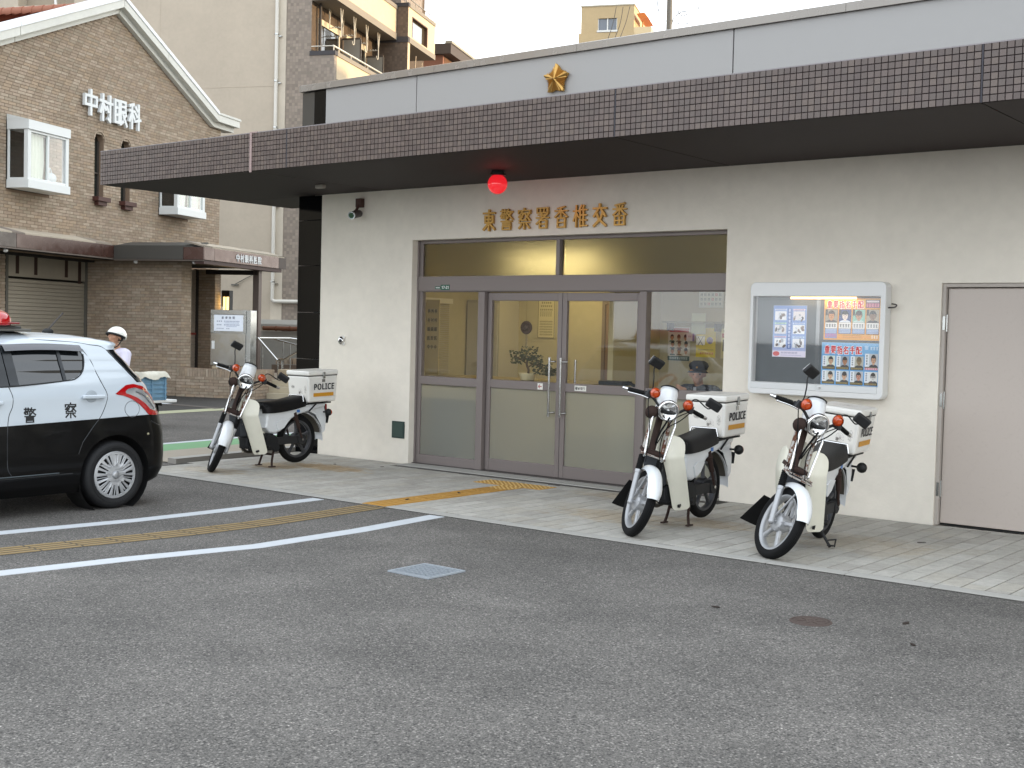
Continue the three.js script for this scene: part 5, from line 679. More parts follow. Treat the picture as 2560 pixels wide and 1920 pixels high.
// ================= POLICE CAR =================
// own axes: rear axle at z = 0, forward = +z, left side = +x, ground at y = 0
{
  const C = thing('police_car', 'black and white hatchback patrol car with a red roof lamp', 'police car', [1.575, 0, 4.602]);
  const interp = (t, x) => { if (x <= t[0][0]) return t[0][1]; for (let i = 1; i < t.length; i++) if (x <= t[i][0]) { const a = t[i - 1], b = t[i], k = (x - a[0]) / (b[0] - a[0]); return lerp(a[1], b[1], k * k * (3 - 2 * k) * 0.5 + k * 0.5); } return t[t.length - 1][1]; };
  const WX = [[0.17, 0.79], [0.24, 0.825], [0.36, 0.845], [0.5, 0.848], [0.66, 0.846], [0.80, 0.842], [0.90, 0.836], [0.985, 0.834], [1.01, 0.829], [1.08, 0.812], [1.13, 0.785], [1.20, 0.752], [1.30, 0.702], [1.38, 0.66], [1.425, 0.633], [1.455, 0.600], [1.48, 0.556], [1.50, 0.49], [1.515, 0.41], [1.528, 0.29], [1.536, 0.0]];
  const ZR = [[0.17, -0.42], [0.24, -0.55], [0.34, -0.605], [0.48, -0.62], [0.62, -0.615], [0.70, -0.60], [0.78, -0.575], [0.84, -0.55], [0.95, -0.505], [1.05, -0.445], [1.12, -0.385], [1.25, -0.28], [1.36, -0.185], [1.40, -0.165], [1.425, -0.20], [1.445, -0.20], [1.46, -0.14], [1.48, 0.0], [1.50, 0.14], [1.515, 0.30], [1.528, 0.52], [1.536, 0.85]];
  const ZF = [[0.17, 2.9], [0.24, 3.12], [0.4, 3.22], [0.6, 3.2], [0.72, 3.1], [0.82, 2.9], [0.92, 2.5], [0.98, 2.15], [1.02, 1.98], [1.1, 1.86], [1.25, 1.66], [1.4, 1.42], [1.46, 1.28], [1.5, 1.14], [1.52, 1.05], [1.536, 0.9]];
  const RC = [[0.17, 0.2], [0.5, 0.26], [0.8, 0.26], [1.0, 0.28], [1.15, 0.2], [1.35, 0.16], [1.45, 0.16], [1.536, 0.02]];
  // outline at height y: along the left side from the front, round the rear corner to the middle of the tail
  function S(u, y) {
    const w = interp(WX, y), zr = interp(ZR, y), zf = interp(ZF, y), rc = Math.min(interp(RC, y), w * 0.95 + 0.001), rf = Math.min(0.5, w * 0.9 + 0.001, (zf - zr) * 0.45);
    if (u < 0.16) { const a = (1 - u / 0.16) * PI / 2; return [w - rf + Math.cos(a) * rf, y, zf - rf * 1.0 + Math.sin(a) * rf]; }
    if (u < 0.72) { const k = (u - 0.16) / 0.56; const z = lerp(zf - rf, zr + rc, k); return [w - 0.02 * Math.pow(Math.abs(z - 1.2) / 1.6, 2.2) * (y < 1.1 ? 1 : 0.5) * Math.min(1, w), y, z]; }
    const e = 0.02 * Math.pow(Math.abs(zr + rc - 1.2) / 1.6, 2.2) * (y < 1.1 ? 1 : 0.5) * Math.min(1, w);
    if (u < 0.9) { const a = (u - 0.72) / 0.18 * PI / 2; return [w - e - rc + Math.cos(a) * rc, y, zr + rc - Math.sin(a) * rc]; }
    const k = (u - 0.9) / 0.1; return [(w - e - rc) * (1 - k), y, zr];
  }
  // triangles of the left half as [a, b, c], split along the borders of the regions
  const ys = []; for (let y = 0.17; y < 1.536; y += y > 1.4 ? 0.008 : 0.022) ys.push(y); ys.push(1.536);
  const us = []; for (let i = 0; i <= 12; i++) us.push(i / 12 * 0.16); for (let i = 1; i <= 90; i++) us.push(0.16 + i / 90 * 0.56); for (let i = 1; i <= 18; i++) us.push(0.72 + i / 18 * 0.18); for (let i = 1; i <= 8; i++) us.push(0.9 + i / 8 * 0.1);
  let tris = []; { const G = ys.map((y) => us.map((u) => S(u, y))); for (let j = 0; j < ys.length - 1; j++) for (let i = 0; i < us.length - 1; i++) { const a = G[j][i], b = G[j][i + 1], c = G[j + 1][i], d = G[j + 1][i + 1]; tris.push([a, b, d], [a, d, c]); } }
  const cut = (list, f) => { const neg = [], pos = []; for (const t of list) { const v = t.map(f); if (v.every((q) => q <= 0)) neg.push(t); else if (v.every((q) => q >= 0)) pos.push(t); else { const A = [], Bq = []; for (let i = 0; i < 3; i++) { const p = t[i], q = t[(i + 1) % 3], x = v[i], y = v[(i + 1) % 3]; (x <= 0 ? A : Bq).push(p); if ((x < 0 && y > 0) || (x > 0 && y < 0)) { const k = x / (x - y), m = p.map((e, n) => e + (q[n] - e) * k); A.push(m); Bq.push(m); } } for (let i = 2; i < A.length; i++) neg.push([A[0], A[i - 1], A[i]]); for (let i = 2; i < Bq.length; i++) pos.push([Bq[0], Bq[i - 1], Bq[i]]); } } return [neg, pos]; };
  const polySD = (poly) => (p) => { let dm = 1e9, inside = false; const x = p[2], y = p[1]; for (let i = 0, j = poly.length - 1; i < poly.length; j = i++) { const [xi, yi] = poly[i], [xj, yj] = poly[j], ex = xj - xi, ey = yj - yi, t = clamp(((x - xi) * ex + (y - yi) * ey) / (ex * ex + ey * ey)); dm = Math.min(dm, Math.hypot(x - xi - ex * t, y - yi - ey * t)); if ((yi > y) !== (yj > y) && x < (xj - xi) * (y - yi) / (yj - yi) + xi) inside = !inside; } return inside ? -dm : dm; };
  const onSide = (f) => (p) => Math.max(f(p), 0.3 - p[0]);
  const toGeo = (list, push = 0) => { const p = []; for (const t of list) for (const q of t) p.push(...q); const g = new THREE.BufferGeometry(); g.setAttribute('position', new THREE.Float32BufferAttribute(p, 3)); const N = []; const e = 0.004; for (const t of list) for (const q of t) N.push(...normalAt(q)); g.setAttribute('normal', new THREE.Float32BufferAttribute(N, 3)); if (push) for (let i = 0; i < p.length; i++) g.attributes.position.array[i] += N[i] * push; return g; };
  // smooth normals from the same grid
  const bins = new Map(), key = (q) => q.map((e) => Math.round(e * 4000)).join();
  for (const t of tris) { const a = V(...t[0]), n = V(...t[1]).sub(a).cross(V(...t[2]).sub(a)).multiplyScalar(1); for (const q of t) { const k = key(q); (bins.get(k) ?? bins.set(k, V()).get(k)).add(n); } }
  for (const n of bins.values()) n.normalize();
  const grow = []; for (const t of tris) grow.push(t);
  const cell = new Map(), ck = (q) => `${Math.floor(q[0] / 0.12)},${Math.floor(q[1] / 0.06)},${Math.floor(q[2] / 0.12)}`; 
  for (const t of tris) for (const q of t) { const k = ck(q); (cell.get(k) ?? cell.set(k, []).get(k)).push(q); }
  function normalAt(q) { const h = bins.get(key(q)); if (h) return [h.x, h.y, h.z].map((e) => e * sgn); const n = V(); const [a, b, c] = [q[0] / 0.12, q[1] / 0.06, q[2] / 0.12].map(Math.floor); for (let i = -1; i <= 1; i++) for (let j = -1; j <= 1; j++) for (let k = -1; k <= 1; k++) for (const p of cell.get(`${a + i},${b + j},${c + k}`) ?? []) { const d = Math.hypot(p[0] - q[0], p[1] - q[1], p[2] - q[2]); if (d < 0.05) n.addScaledVector(bins.get(key(p)), 1 / (d * d + 1e-6)); } n.normalize(); return [n.x * sgn, n.y * sgn, n.z * sgn]; }
  const probe = bins.get(key(S(us[50], ys[20]))), sgn = probe.x > 0 ? 1 : -1;
  const mirror = (g) => { const m = flat(g).clone(), p = m.attributes.position, n = m.attributes.normal; for (let i = 0; i < p.count; i += 3) { const a = [p.getX(i), p.getY(i), p.getZ(i), n.getX(i), n.getY(i), n.getZ(i)]; for (const [d, s] of [[i, i + 2], [i + 1, i + 1]]) { const t = [p.getX(s), p.getY(s), p.getZ(s), n.getX(s), n.getY(s), n.getZ(s)]; p.setXYZ(d, -t[0], t[1], t[2]); n.setXYZ(d, -t[3], t[4], t[5]); } p.setXYZ(i + 2, -a[0], a[1], a[2]); n.setXYZ(i + 2, -a[3], a[4], a[5]); } return m; };
  const both = (list, push) => { const g = toGeo(list, push); return [g, mirror(g)]; };
  // regions
  const archR = 0.345, arch = (z0) => onSide((p) => Math.hypot(p[2] - z0, (p[1] - 0.30) * (p[1] > 0.3 ? 1 : 0.75)) - archR);
  let x; [x, tris] = cut(tris, arch(0)); [x, tris] = cut(tris, arch(2.43));
  const winPoly = [[1.78, 1.045], [1.0, 1.085], [0.46, 1.125], [0.36, 1.145], [0.285, 1.20], [0.245, 1.28], [0.235, 1.345], [0.265, 1.393], [0.5, 1.413], [0.95, 1.425], [1.25, 1.41], [1.5, 1.33]];
  let glassSide, glassRear, lamp, lower, upper, glassFront;
  [glassSide, tris] = cut(tris, onSide(polySD(winPoly)));
  [glassFront, tris] = cut(tris, (p) => Math.max(1.04 - p[1], p[1] - 1.40, 1.45 - p[2] , 0.0 - (p[2] - lerp(1.86, 1.36, (p[1] - 1.04) / 0.36)) - 0.0));
  const lampPoly = [[0.012, 1.0], [-0.115, 1.078], [-0.19, 1.086], [-0.30, 1.062], [-0.38, 1.01], [-0.47, 0.93], [-0.55, 0.85], [-0.60, 0.80], [-0.40, 0.806], [-0.335, 0.812], [-0.29, 0.86], [-0.23, 0.915], [-0.16, 0.955], [-0.08, 0.985]];
  const lampF = (p) => Math.max(polySD(lampPoly)(p), 0.5 - p[0]);
  [lamp, tris] = cut(tris, lampF);
  [glassRear, tris] = cut(tris, (p) => Math.max(1.10 - p[1], p[1] - 1.385, p[2] - lerp(-0.235, 0.0, (p[1] - 1.10) / 0.285) + 0.0));
  const divide = (p) => p[1] - lerp(0.812, 0.765, clamp((p[2] + 0.35) / 1.4)) ;
  [lower, upper] = cut(tris, divide);
  const [underWindow, lowBody] = [[], lower];
  const darkPaint = phy(0x030304, 0.3, { specularIntensity: 0.4, clearcoat: 0.25, clearcoatRoughness: 0.05 }), whitePaint = phy(0xb9c2ca, 0.3, { clearcoat: 1, clearcoatRoughness: 0.04 }), tintGlass = phy(0x15181b, 0.04, { clearcoat: 1, clearcoatRoughness: 0.02 });
  mesh('body', both(upper), whitePaint, C); mesh('lower_body', both(lowBody), darkPaint, C); 
  mesh('side_window', toGeo(glassSide, -0.006), tintGlass, C); mesh('side_window', mirror(toGeo(glassSide, -0.006)), tintGlass, C); mesh('rear_window', both(glassRear, -0.004), tintGlass, C); mesh('windscreen', both(glassFront, -0.004), tintGlass, C);
  // tail lamps: red border, clear core
  const core = polySD([[-0.075, 1.015], [-0.135, 1.045], [-0.2, 1.055], [-0.30, 1.03], [-0.38, 0.975], [-0.46, 0.89], [-0.50, 0.845], [-0.42, 0.842], [-0.36, 0.86], [-0.30, 0.915], [-0.22, 0.965], [-0.14, 0.995]]);
  const [coreT, rimT] = cut(lamp, (p) => Math.max(core(p), 0.5 - p[0])); const silverCore = phy(0xb9bcc0, 0.12, { metalness: 0.55, clearcoat: 1, clearcoatRoughness: 0.03 }), rimRed = phy(0xa30d12, 0.14, { clearcoat: 1, clearcoatRoughness: 0.03 });
  for (const m of [0, 1]) { const g = group('tail_lamp', C), q = (t, s) => { const k = toGeo(t, s); return m ? mirror(k) : k; }; mesh('red_lens', q(rimT, 0.004), rimRed, g); mesh('clear_lens', q(coreT, 0.001), silverCore, g);
    const dk = [[-0.24, 0.985], [-0.335, 0.94], [-0.41, 0.865]].map(([z, y]) => { const s0 = 0.74 + 0.0 * z; return [z, y]; }); mesh('lamp_divider', [mirrorIf(pathOn([[-0.21, 1.02], [-0.29, 0.985], [-0.36, 0.925], [-0.42, 0.86]], 0.007, 0.004), m)], mat(0x8f9296, 0.3, { metalness: 0.5 }), g); }
  function onSurf(z, y) { // point of the left side at this z and y
    let best = null, bd = 1e9; for (let i = 0; i <= 240; i++) { const u = 0.1 + i / 240 * 0.88, p = S(u, y), d = Math.abs(p[2] - z); if (d < bd) { bd = d; best = p; } } return [best[0], y, z < best[2] - 0.02 || z > best[2] + 0.02 ? best[2] : z]; }
  function pathOn(pts, r, out = 0) { return tube(pts.map(([z, y]) => { const p = onSurf(z, y), n = normalAt(p); return p.map((e, i) => e + n[i] * out); }), r, 6, pts.length * 8); }
  function mirrorIf(g, m) { return Array.isArray(g) ? g.map((e) => mirrorIf(e, m)) : m ? mirror(g) : g; }
  const seam = (pts, r = 0.0035) => { const g = pathOn(pts, r, -0.0012); return [g, mirror(g)]; };
  mesh('panel_gap', [seam([[1.0, 1.425], [0.995, 1.46]]), seam([[0.99, 1.08], [0.965, 1.0], [0.97, 0.92], [1.01, 0.80], [1.015, 0.45], [0.98, 0.36]]), seam([[0.23, 1.39], [0.175, 1.29], [0.155, 1.2], [0.125, 1.10], [0.085, 1.0], [0.10, 0.92], [0.15, 0.82], [0.235, 0.72], [0.33, 0.60]]), seam([[1.5, 1.462], [1.0, 1.468], [0.6, 1.464], [0.3, 1.448], [0.15, 1.428], [0.02, 1.405], [-0.08, 1.30], [-0.16, 1.205], [-0.27, 1.10]])], mat(0x33363a, 0.6), C);
  mesh('panel_gap', [seam([[0.33, 0.6], [0.37, 0.5]]), seam([[1.9, 0.33], [0.9, 0.335], [0.42, 0.34]], 0.005)], mat(0x1a1c1e, 0.5), C);
  mesh('sill_trim', seam([[1.95, 0.345], [1.2, 0.348], [0.55, 0.352]], 0.006), mat(0x4a5256, 0.3, { metalness: 0.3 }), C);
  // fuel flap ring, door handles
  mesh('fuel_flap', (() => { const p = [], c = onSurf(-0.165, 0.855); for (let i = 0; i <= 28; i++) { const a = i / 28 * 2 * PI; const q = onSurf(-0.165 + Math.cos(a) * 0.075, 0.868 + Math.sin(a) * 0.07); p.push(q); } return new THREE.TubeGeometry(new THREE.CatmullRomCurve3(p.slice(0, 28).map((e) => V(e[0] + 0.0003, e[1], e[2])), true), 90, 0.003, 5, true); })(), mat(0x6a6e72, 0.5), C);
  for (const m of [0, 1]) for (const z of [0.235, 1.17]) { const g = group('door_handle', C), yh = z > 1 ? 0.955 : 0.985, f = (q) => mirrorIf(q, m), p = onSurf(z, yh)[0]; mesh('handle_bar', [f(rb(0.026, 0.034, 0.215, 0.012, p + 0.028, yh, z)), f(rb(0.03, 0.028, 0.03, 0.01, p + 0.01, yh, z + 0.085)), f(rb(0.03, 0.028, 0.03, 0.01, p + 0.01, yh, z - 0.085))], whitePaint, g); mesh('handle_cup', [f(new THREE.SphereGeometry(0.055, 20, 14).scale(0.12, 0.95, 1.05).translate(p + 0.003, yh + 0.004, z + 0.01))], mat(0x9ba3aa, 0.4), g); }
  // window frame strips, visors
  for (const m of [0, 1]) { const f = (q) => mirrorIf(q, m);
    const stripOn = (z0, z1, y0, y1, o) => f(shell((u, v) => { const y = lerp(y0, y1, v), z = lerp(z0, z1, u), p = onSurf(z, y), n = normalAt(p); return [p[0] + n[0] * o, y + n[1] * o, z]; }, 4, 10, 0.003));
    for (const q of [stripOn(0.985, 1.10, 1.085, 1.42, 0.001), stripOn(0.895, 0.975, 1.092, 1.42, 0.001)]) mesh('window_pillar', q, mat(0x1d2125, 0.35), C); mesh('window_pillar', [stripOn(0.455, 0.485, 1.128, 1.405, 0.0012)], mat(0x24282c, 0.4), C);
    for (const vs of [f(shell((u, v) => { const z = lerp(0.25, 0.965, u), yt = 1.414 + 0.012 * Math.sin(u * PI), y = lerp(yt - 0.062, yt, v), p = onSurf(z, y), n = normalAt(p), o = 0.012 + 0.022 * (1 - v); return [p[0] + n[0] * o, y + n[1] * o, z]; }, 20, 4, 0.003)), f(shell((u, v) => { const z = lerp(1.01, 1.5, u), yt = 1.425 - 0.04 * u, y = lerp(yt - 0.062, yt, v), p = onSurf(z, y), n = normalAt(p), o = 0.012 + 0.022 * (1 - v); return [p[0] + n[0] * o, y + n[1] * o, z]; }, 12, 4, 0.003))]) mesh('window_visor', vs, phy(0x3a3a40, 0.12, { clearcoat: 1 }), C);
    mesh('window_seal', [f(pathOn([[1.7, 1.049], [1.0, 1.083], [0.46, 1.123], [0.36, 1.143], [0.285, 1.198], [0.245, 1.278], [0.235, 1.345]], 0.006, 0.001))], mat(0x141517, 0.6), C); }
  // writing on the rear left door
  { const put = (ch, z, y, s) => { const pr = kanji(ch, s * 0.9, s, 0.002, s * 0.105); return pr.map((g) => { g = flat(g); const p = g.attributes.position; for (let i = 0; i < p.count; i++) { const zz = z - p.getX(i), yy = y + p.getY(i), q = onSurf(zz, yy); p.setXYZ(i, q[0] + p.getZ(i) * 0.6 + 0.0006, yy, zz); } g.computeVertexNormals(); return g; }); };
    mesh('lettering', [put('警', 0.872, 0.79, 0.118), put('察', 0.50, 0.815, 0.122)], mat(0x14161a, 0.5), C); }
  // spoiler lip, bumper details, under body
  mesh('spoiler', [toGeo([], 0)].slice(1).concat([shell((u, v) => { const a = (u - 0.5) * 2, w = 0.60; return [a * w, 1.437 - 0.022 * v - 0.02 * a * a + 0.0, lerp(0.05, -0.225 + 0.10 * Math.pow(Math.abs(a), 3), v)]; }, 16, 6, 0.02)]), whitePaint, C);
  mesh('bumper_trim', [seam([[-0.36, 0.755], [-0.44, 0.72], [-0.53, 0.70]], 0.006)], mat(0x2a2d30, 0.3), C); mesh('bumper_clip', [onSurf(-0.33, 0.64)].map((p) => new THREE.SphereGeometry(0.012, 10, 8).translate(...p)), mat(0x8f8a70, 0.5), C); mesh('number_plate', rb(0.33, 0.165, 0.01, 0.004, 0, 0.78, -0.602), M.white, C);
  mesh('under_body', [bb(-0.74, 0.74, 0.19, 0.34, -0.38, 2.8), bb(-0.5, 0.5, 0.3, 0.8, -0.5, 0.5), bb(-0.6, 0.6, 0.34, 1.0, 0.4, 2.0), bar([-0.74, 0.3, 0], [0.74, 0.3, 0], 0.05, 10)], M.black, C);
  for (const z of [0, 2.43]) for (const s of [-1, 1]) mesh('wheel_house', lathe([[0.0, 0], [0.352, 0], [0.352, 0.26]], 32).rotateZ(PI / 2 * (s > 0 ? -1 : 1)).translate(s * 0.56, 0.30, z), M.black, C);
  // wheels with slotted covers
  const wheelAt = (sx, z) => { const g = group('wheel', C), X = (gs) => mx([gs].flat(9).map(flat), new THREE.Matrix4().makeTranslation(sx * 0.735, 0.296, z).multiply(new THREE.Matrix4().makeRotationY(sx > 0 ? PI / 2 : -PI / 2)));
    mesh('tyre', X([lathe([[0.205, 0.085], [0.222, 0.098], [0.255, 0.104], [0.282, 0.092], [0.295, 0.06], [0.2965, 0], [0.295, -0.06], [0.28, -0.092], [0.25, -0.1], [0.2, -0.09]], 64).rotateX(PI / 2), new THREE.TorusGeometry(0.24, 0.003, 5, 60).translate(0, 0, 0.102)]), mat(0x0c0d10, 0.75, { bumpMap: again(T.grain, 0.1), bumpScale: 0.0006 }), g);
    const s = new THREE.Shape(); s.absarc(0, 0, 0.2, 0, 2 * PI); const hole = (a, r0, r1, w0, w1) => { const c = Math.cos(a), n = Math.sin(a), q = (r, w) => new THREE.Vector2(c * r - n * w, n * r + c * w); return new THREE.Path([q(r0, -w0), q(r1, -w1), q(r1, w1), q(r0, w0)]); };
    for (let k = 0; k < 9; k++) { const a = k * 2 * PI / 9 + 0.12; s.holes.push(hole(a, 0.10, 0.178, 0.0065, 0.0135)); s.holes.push(hole(a + 0.30, 0.08, 0.182, 0.0045, 0.0085)); s.holes.push(hole(a + 0.43, 0.08, 0.182, 0.0045, 0.0085)); }
    const cap = flat(ext(s, 0.014, 0.0025, 1, 60)), cp = cap.attributes.position; for (let i = 0; i < cp.count; i++) { const q = Math.hypot(cp.getX(i), cp.getY(i)); cp.setZ(i, cp.getZ(i) + 0.078 + 0.016 * (1 - (q / 0.2) ** 2) - 0.01 * Math.exp(-(((q - 0.06) / 0.02) ** 2))); } cap.computeVertexNormals();
    mesh('wheel_cover', X([cap, lathe([[0.19, 0.072], [0.204, 0.078], [0.208, 0.088], [0.2, 0.095], [0.192, 0.088]], 64).rotateX(PI / 2)]), mat(0xb3b5b8, 0.4, { metalness: 0.55 }), g); mesh('wheel_cap', X([lathe([[0, 0.118], [0.022, 0.117], [0.034, 0.11], [0.036, 0.095], [0.03, 0.088]], 28).rotateX(PI / 2)]), mat(0x9fa1a4, 0.35, { metalness: 0.6 }), g); mesh('wheel_disc', X([cyl(0.2, 0.02, 40).rotateX(PI / 2).translate(0, 0, 0.045)]), M.black, g); };
  for (const z of [0, 2.43]) for (const s of [1, -1]) wheelAt(s, z);
  // lamp bar and aerial on the roof
  { const g = group('roof_lamp', C); mesh('lamp_base', [rbb(-0.5, 0.5, 1.545, 1.575, 0.7, 1.1, 0.01)], mat(0x3a3a38, 0.5), g);
    mesh('lamp_base', [rbb(-0.52, 0.52, 1.53, 1.552, 0.62, 1.15, 0.008)], mat(0x55544f, 0.5), g);
    const lens = new THREE.SphereGeometry(1, 40, 20); const p = lens.attributes.position; for (let i = 0; i < p.count; i++) { const X = p.getX(i), Y = p.getY(i), Z = p.getZ(i), f = (q, e) => Math.sign(q) * Math.pow(Math.abs(q), e); p.setXYZ(i, f(X, 0.55) * 0.555, 1.60 + (Y > 0 ? f(Y, 0.8) * 0.135 : f(Y, 0.4) * 0.035), 0.70 + f(Z, 0.8) * 0.17 + 0.2); } lens.computeVertexNormals();
    mesh('red_lens', lens, phy(0xa80f16, 0.1, { clearcoat: 1, clearcoatRoughness: 0.02 }), g); mesh('lens_rim', [rbb(-0.545, 0.545, 1.59, 1.606, 0.742, 1.058, 0.006)], phy(0x7a0a0e, 0.2, { clearcoat: 1 }), g); }
  { const g = group('aerial', C); mesh('aerial_base', new THREE.SphereGeometry(0.05, 16, 10).scale(0.7, 0.62, 1.1).translate(0.02, 1.527, 0.17), M.black, g); mesh('aerial_rod', bar([0.02, 1.545, 0.17], [0.02, 1.70, 0.02], 0.0075, 8), mat(0x3c3936, 0.6), g); }
}

// ================= BRICK EYE CLINIC ACROSS THE STREET =================
// its own axes: x = out towards the street, z = towards the viewer along the street (s = -z)
{
  const C = thing('clinic_building', 'beige brick clinic with a white gable edge and dark entrance canopy', 'clinic', [0, 0, 0], rad(21.6));
  C.updateMatrixWorld(true);
  const N0 = -10.3, backing = mat(0x826e5c, 0.95), tones = [0xb8a591, 0xae9b87, 0xbfae9a, 0xa89681, 0xb7a28a, 0xafa08c].map((c) => mat(c, 0.85, { map: T.brickC, bumpMap: again(T.grain, 0.1), bumpScale: 0.0008 }));
  const all = [], BW = 0.2375, BH = 0.0675;
  // rows of bricks on a wall: origin o, direction d (unit, horizontal), facing n, rows(y0, y1) -> intervals along d
  function lay(o, d, n, y0, y1, rows, bw = BW, bh = BH, soldier) {
    const dir = V(...d), nor = V(...n); let row = 0;
    for (let y = y0; y + bh * 0.5 < y1; y += bh, row++) for (const [a, b] of rows(y, y + bh)) {
      let x = a - ((row % 2) && !soldier ? bw / 2 : 0);
      for (; x < b; x += bw) { const l = Math.max(x, a) + 0.004, r = Math.min(x + bw, b) - 0.004; if (r - l < 0.02) continue; const p = V(...o).addScaledVector(dir, (l + r) / 2); p.y = y + bh / 2; all.push({ p, w: r - l, h: bh - 0.011, dir, nor }); }
    }
  }
  const slope = (s) => s < 10.45 ? lerp(7.151, 8.735, (s - 6.606) / (10.45 - 6.606)) : lerp(8.735, 6.85, (s - 10.45) / (14.7 - 10.45));
  const holes = [[6.80, 8.16, 4.30, 5.72], [12.33, 13.66, 4.30, 5.72], [9.74, 10.08, 4.45, 5.92], [10.75, 11.11, 4.45, 5.92]];
  lay([N0, 0, 0], [0, 0, -1], [1, 0, 0], 3.1, 8.75, (ya, yb) => {
    const yr = yb; let a = 4.6, b = 15.24; if (yr > 6.85) b = Math.min(b, 10.45 + (8.735 - yr) / (8.735 - 6.85) * 4.25); const a2 = 10.45 - (8.735 - yr) / 1.584 * 3.844; a = Math.max(a, a2); if (b - a < 0.05) return [];
    let iv = [[a, b]]; for (const h of holes) if (yb > h[2] && ya < h[3]) { let cut = [h[0], h[1]]; if (h[1] - h[0] < 0.5 && yb > 5.74) { const c = (h[0] + h[1]) / 2, q = Math.sqrt(Math.max(0, 0.19 ** 2 - (yb - 5.73) ** 2)); cut = [c - q, c + q]; } iv = iv.flatMap(([p, q]) => [[p, Math.min(q, cut[0])], [Math.max(p, cut[1]), q]].filter((e) => e[1] - e[0] > 0.02)); }
    return iv;
  });
  const full = (a, b) => () => [[a, b]];
  lay([0, 0, -10.25], [1, 0, 0], [0, 0, 1], 0.0, 3.06, full(-10.82, -8.34));               // wall facing along the street
  lay([-8.34, 0, 0], [0, 0, -1], [1, 0, 0], 0.0, 3.06, full(10.25, 10.66));
  lay([0, 0, -12.83], [1, 0, 0], [0, 0, 1], 0.3, 3.0, full(-9.6, -9.0));
  lay([-9.0, 0, 0], [0, 0, -1], [1, 0, 0], 0.3, 3.0, full(12.83, 13.12));
  lay([-10.82, 0, 0], [0, 0, -1], [1, 0, 0], 0.0, 3.06, full(4.6, 7.46));
  lay([0, 0, -10.13], [1, 0, 0], [0, 0, 1], 0.0, 0.46, full(-8.36, -6.38));                // low planter wall
  lay([0, 0, -10.13], [1, 0, 0], [0, 0, 1], 0.465, 0.66, full(-8.36, -6.38), 0.0675, 0.19, true);
  lay([-6.38, 0, 0], [0, 0, -1], [1, 0, 0], 0.0, 0.46, full(10.13, 11.0)); lay([-6.38, 0, 0], [0, 0, -1], [1, 0, 0], 0.465, 0.66, full(10.13, 11.0), 0.0675, 0.19, true);
  mesh('wall', [ext(shp([[-15.25, 3.05], [-4.5, 3.05], [-4.5, 6.28], [-6.606, 7.151], [-10.45, 8.735], [-14.7, 6.85], [-15.25, 6.85]], holes.map(([a, b, c, d]) => b - a > 0.5 ? [[-b, c], [-a, c], [-a, d], [-b, d]] : (() => { const q = [], m = (a + b) / 2; for (let i = 0; i <= 12; i++) { const t = i / 12 * PI; q.push([-m + Math.cos(t) * (b - a) / 2, 5.73 + Math.sin(t) * 0.18]); } return [[-b, c], [-a, c], ...q]; })())), 0.3).rotateY(-PI / 2).translate(N0 - 0.004, 0, 0).applyMatrix4(new THREE.Matrix4().makeScale(1, 1, 1)),
    bb(-10.9, -8.345, 0, 3.06, -10.6, -10.256), bb(-10.95, -8.345, 0, 3.06, -10.66, -10.6), bb(-9.6, -9.005, 0.0, 3.0, -13.1, -12.835), bb(-11, -10.825, 0, 3.06, -7.46, -4.5), bb(-8.355, -6.385, 0, 0.655, -10.4, -10.136), bb(-6.6, -6.385, 0, 0.655, -11, -10.4)], backing, C);
  mesh('inner_wall', [bb(-14, -10.62, 3.0, 6.7, -15.2, -4.6), bb(-13.5, -10.96, 0, 3.05, -15.2, -4.6)], mat(0x2b2824, 0.95), C);
  all.forEach((b) => { b.d = camDist(b.p.clone().applyMatrix4(C.matrixWorld)); });
  const cmw = C.matrixWorld, isSeen = (b) => { const q = b.p.clone().applyMatrix4(cmw).project(camera); return Math.abs(q.x) < 1.02 && Math.abs(q.y) < 1.02; };
  camera.updateMatrixWorld(true); camera.updateProjectionMatrix();
  const near = new Set(all.filter(isSeen).sort((p, q) => p.d / Math.sqrt(p.w) - q.d / Math.sqrt(q.w)).slice(0, 300)), rest = tones.map(() => []); const shared = {};
  const brickGeo = (b) => { const along = b.nor.x > 0.5, k = b.w.toFixed(3) + along + b.h.toFixed(2); return shared[k] ??= boxUV(flat(along ? bx(0.012, b.h, b.w) : bx(b.w, b.h, 0.012))); };
  for (const b of all) { const k = Math.min(5, rnd() * 6 | 0), p = b.p.clone().addScaledVector(b.nor, 0.002 + rr(-0.001, 0.001)); if (near.has(b)) { const m = mesh('brick', brickGeo(b), tones[k], C, { raw: true }); m.position.copy(p); } else rest[k].push(brickGeo(b).clone().translate(p.x, p.y, p.z)); }
  rest.forEach((r, k) => mesh('brick_courses', r, tones[k], C, { kind: 'stuff' }));
  // white barge boards in two steps, with joints
  const whiteTrim = mat(0xd8d8d2, 0.6, { map: T.plasterC }), up = (s, o) => [N0 + o, slope(s), -s];
  const barge = (s0, s1, y0, off, h, w) => { const a = s0, b = s1, ya = (a <= 10.45 && b <= 10.45) || a >= 10.45 ? null : null; const f = (s) => (s0 < 10.4 ? lerp(7.151, 8.735, (s - 6.606) / 3.844) : lerp(8.735, 6.85, (s - 10.45) / 4.25)); const pts = [[-a, f(a) + y0], [-b, f(b) + y0], [-b, f(b) + y0 + h], [-a, f(a) + y0 + h]]; return ext(shp(pts), w, 0.006, 1).rotateY(-PI / 2).translate(N0 + off, 0, 0); };
  const cut1 = [4.5, 6.9, 10.45], cut2 = [10.45, 12.3, 14.72];
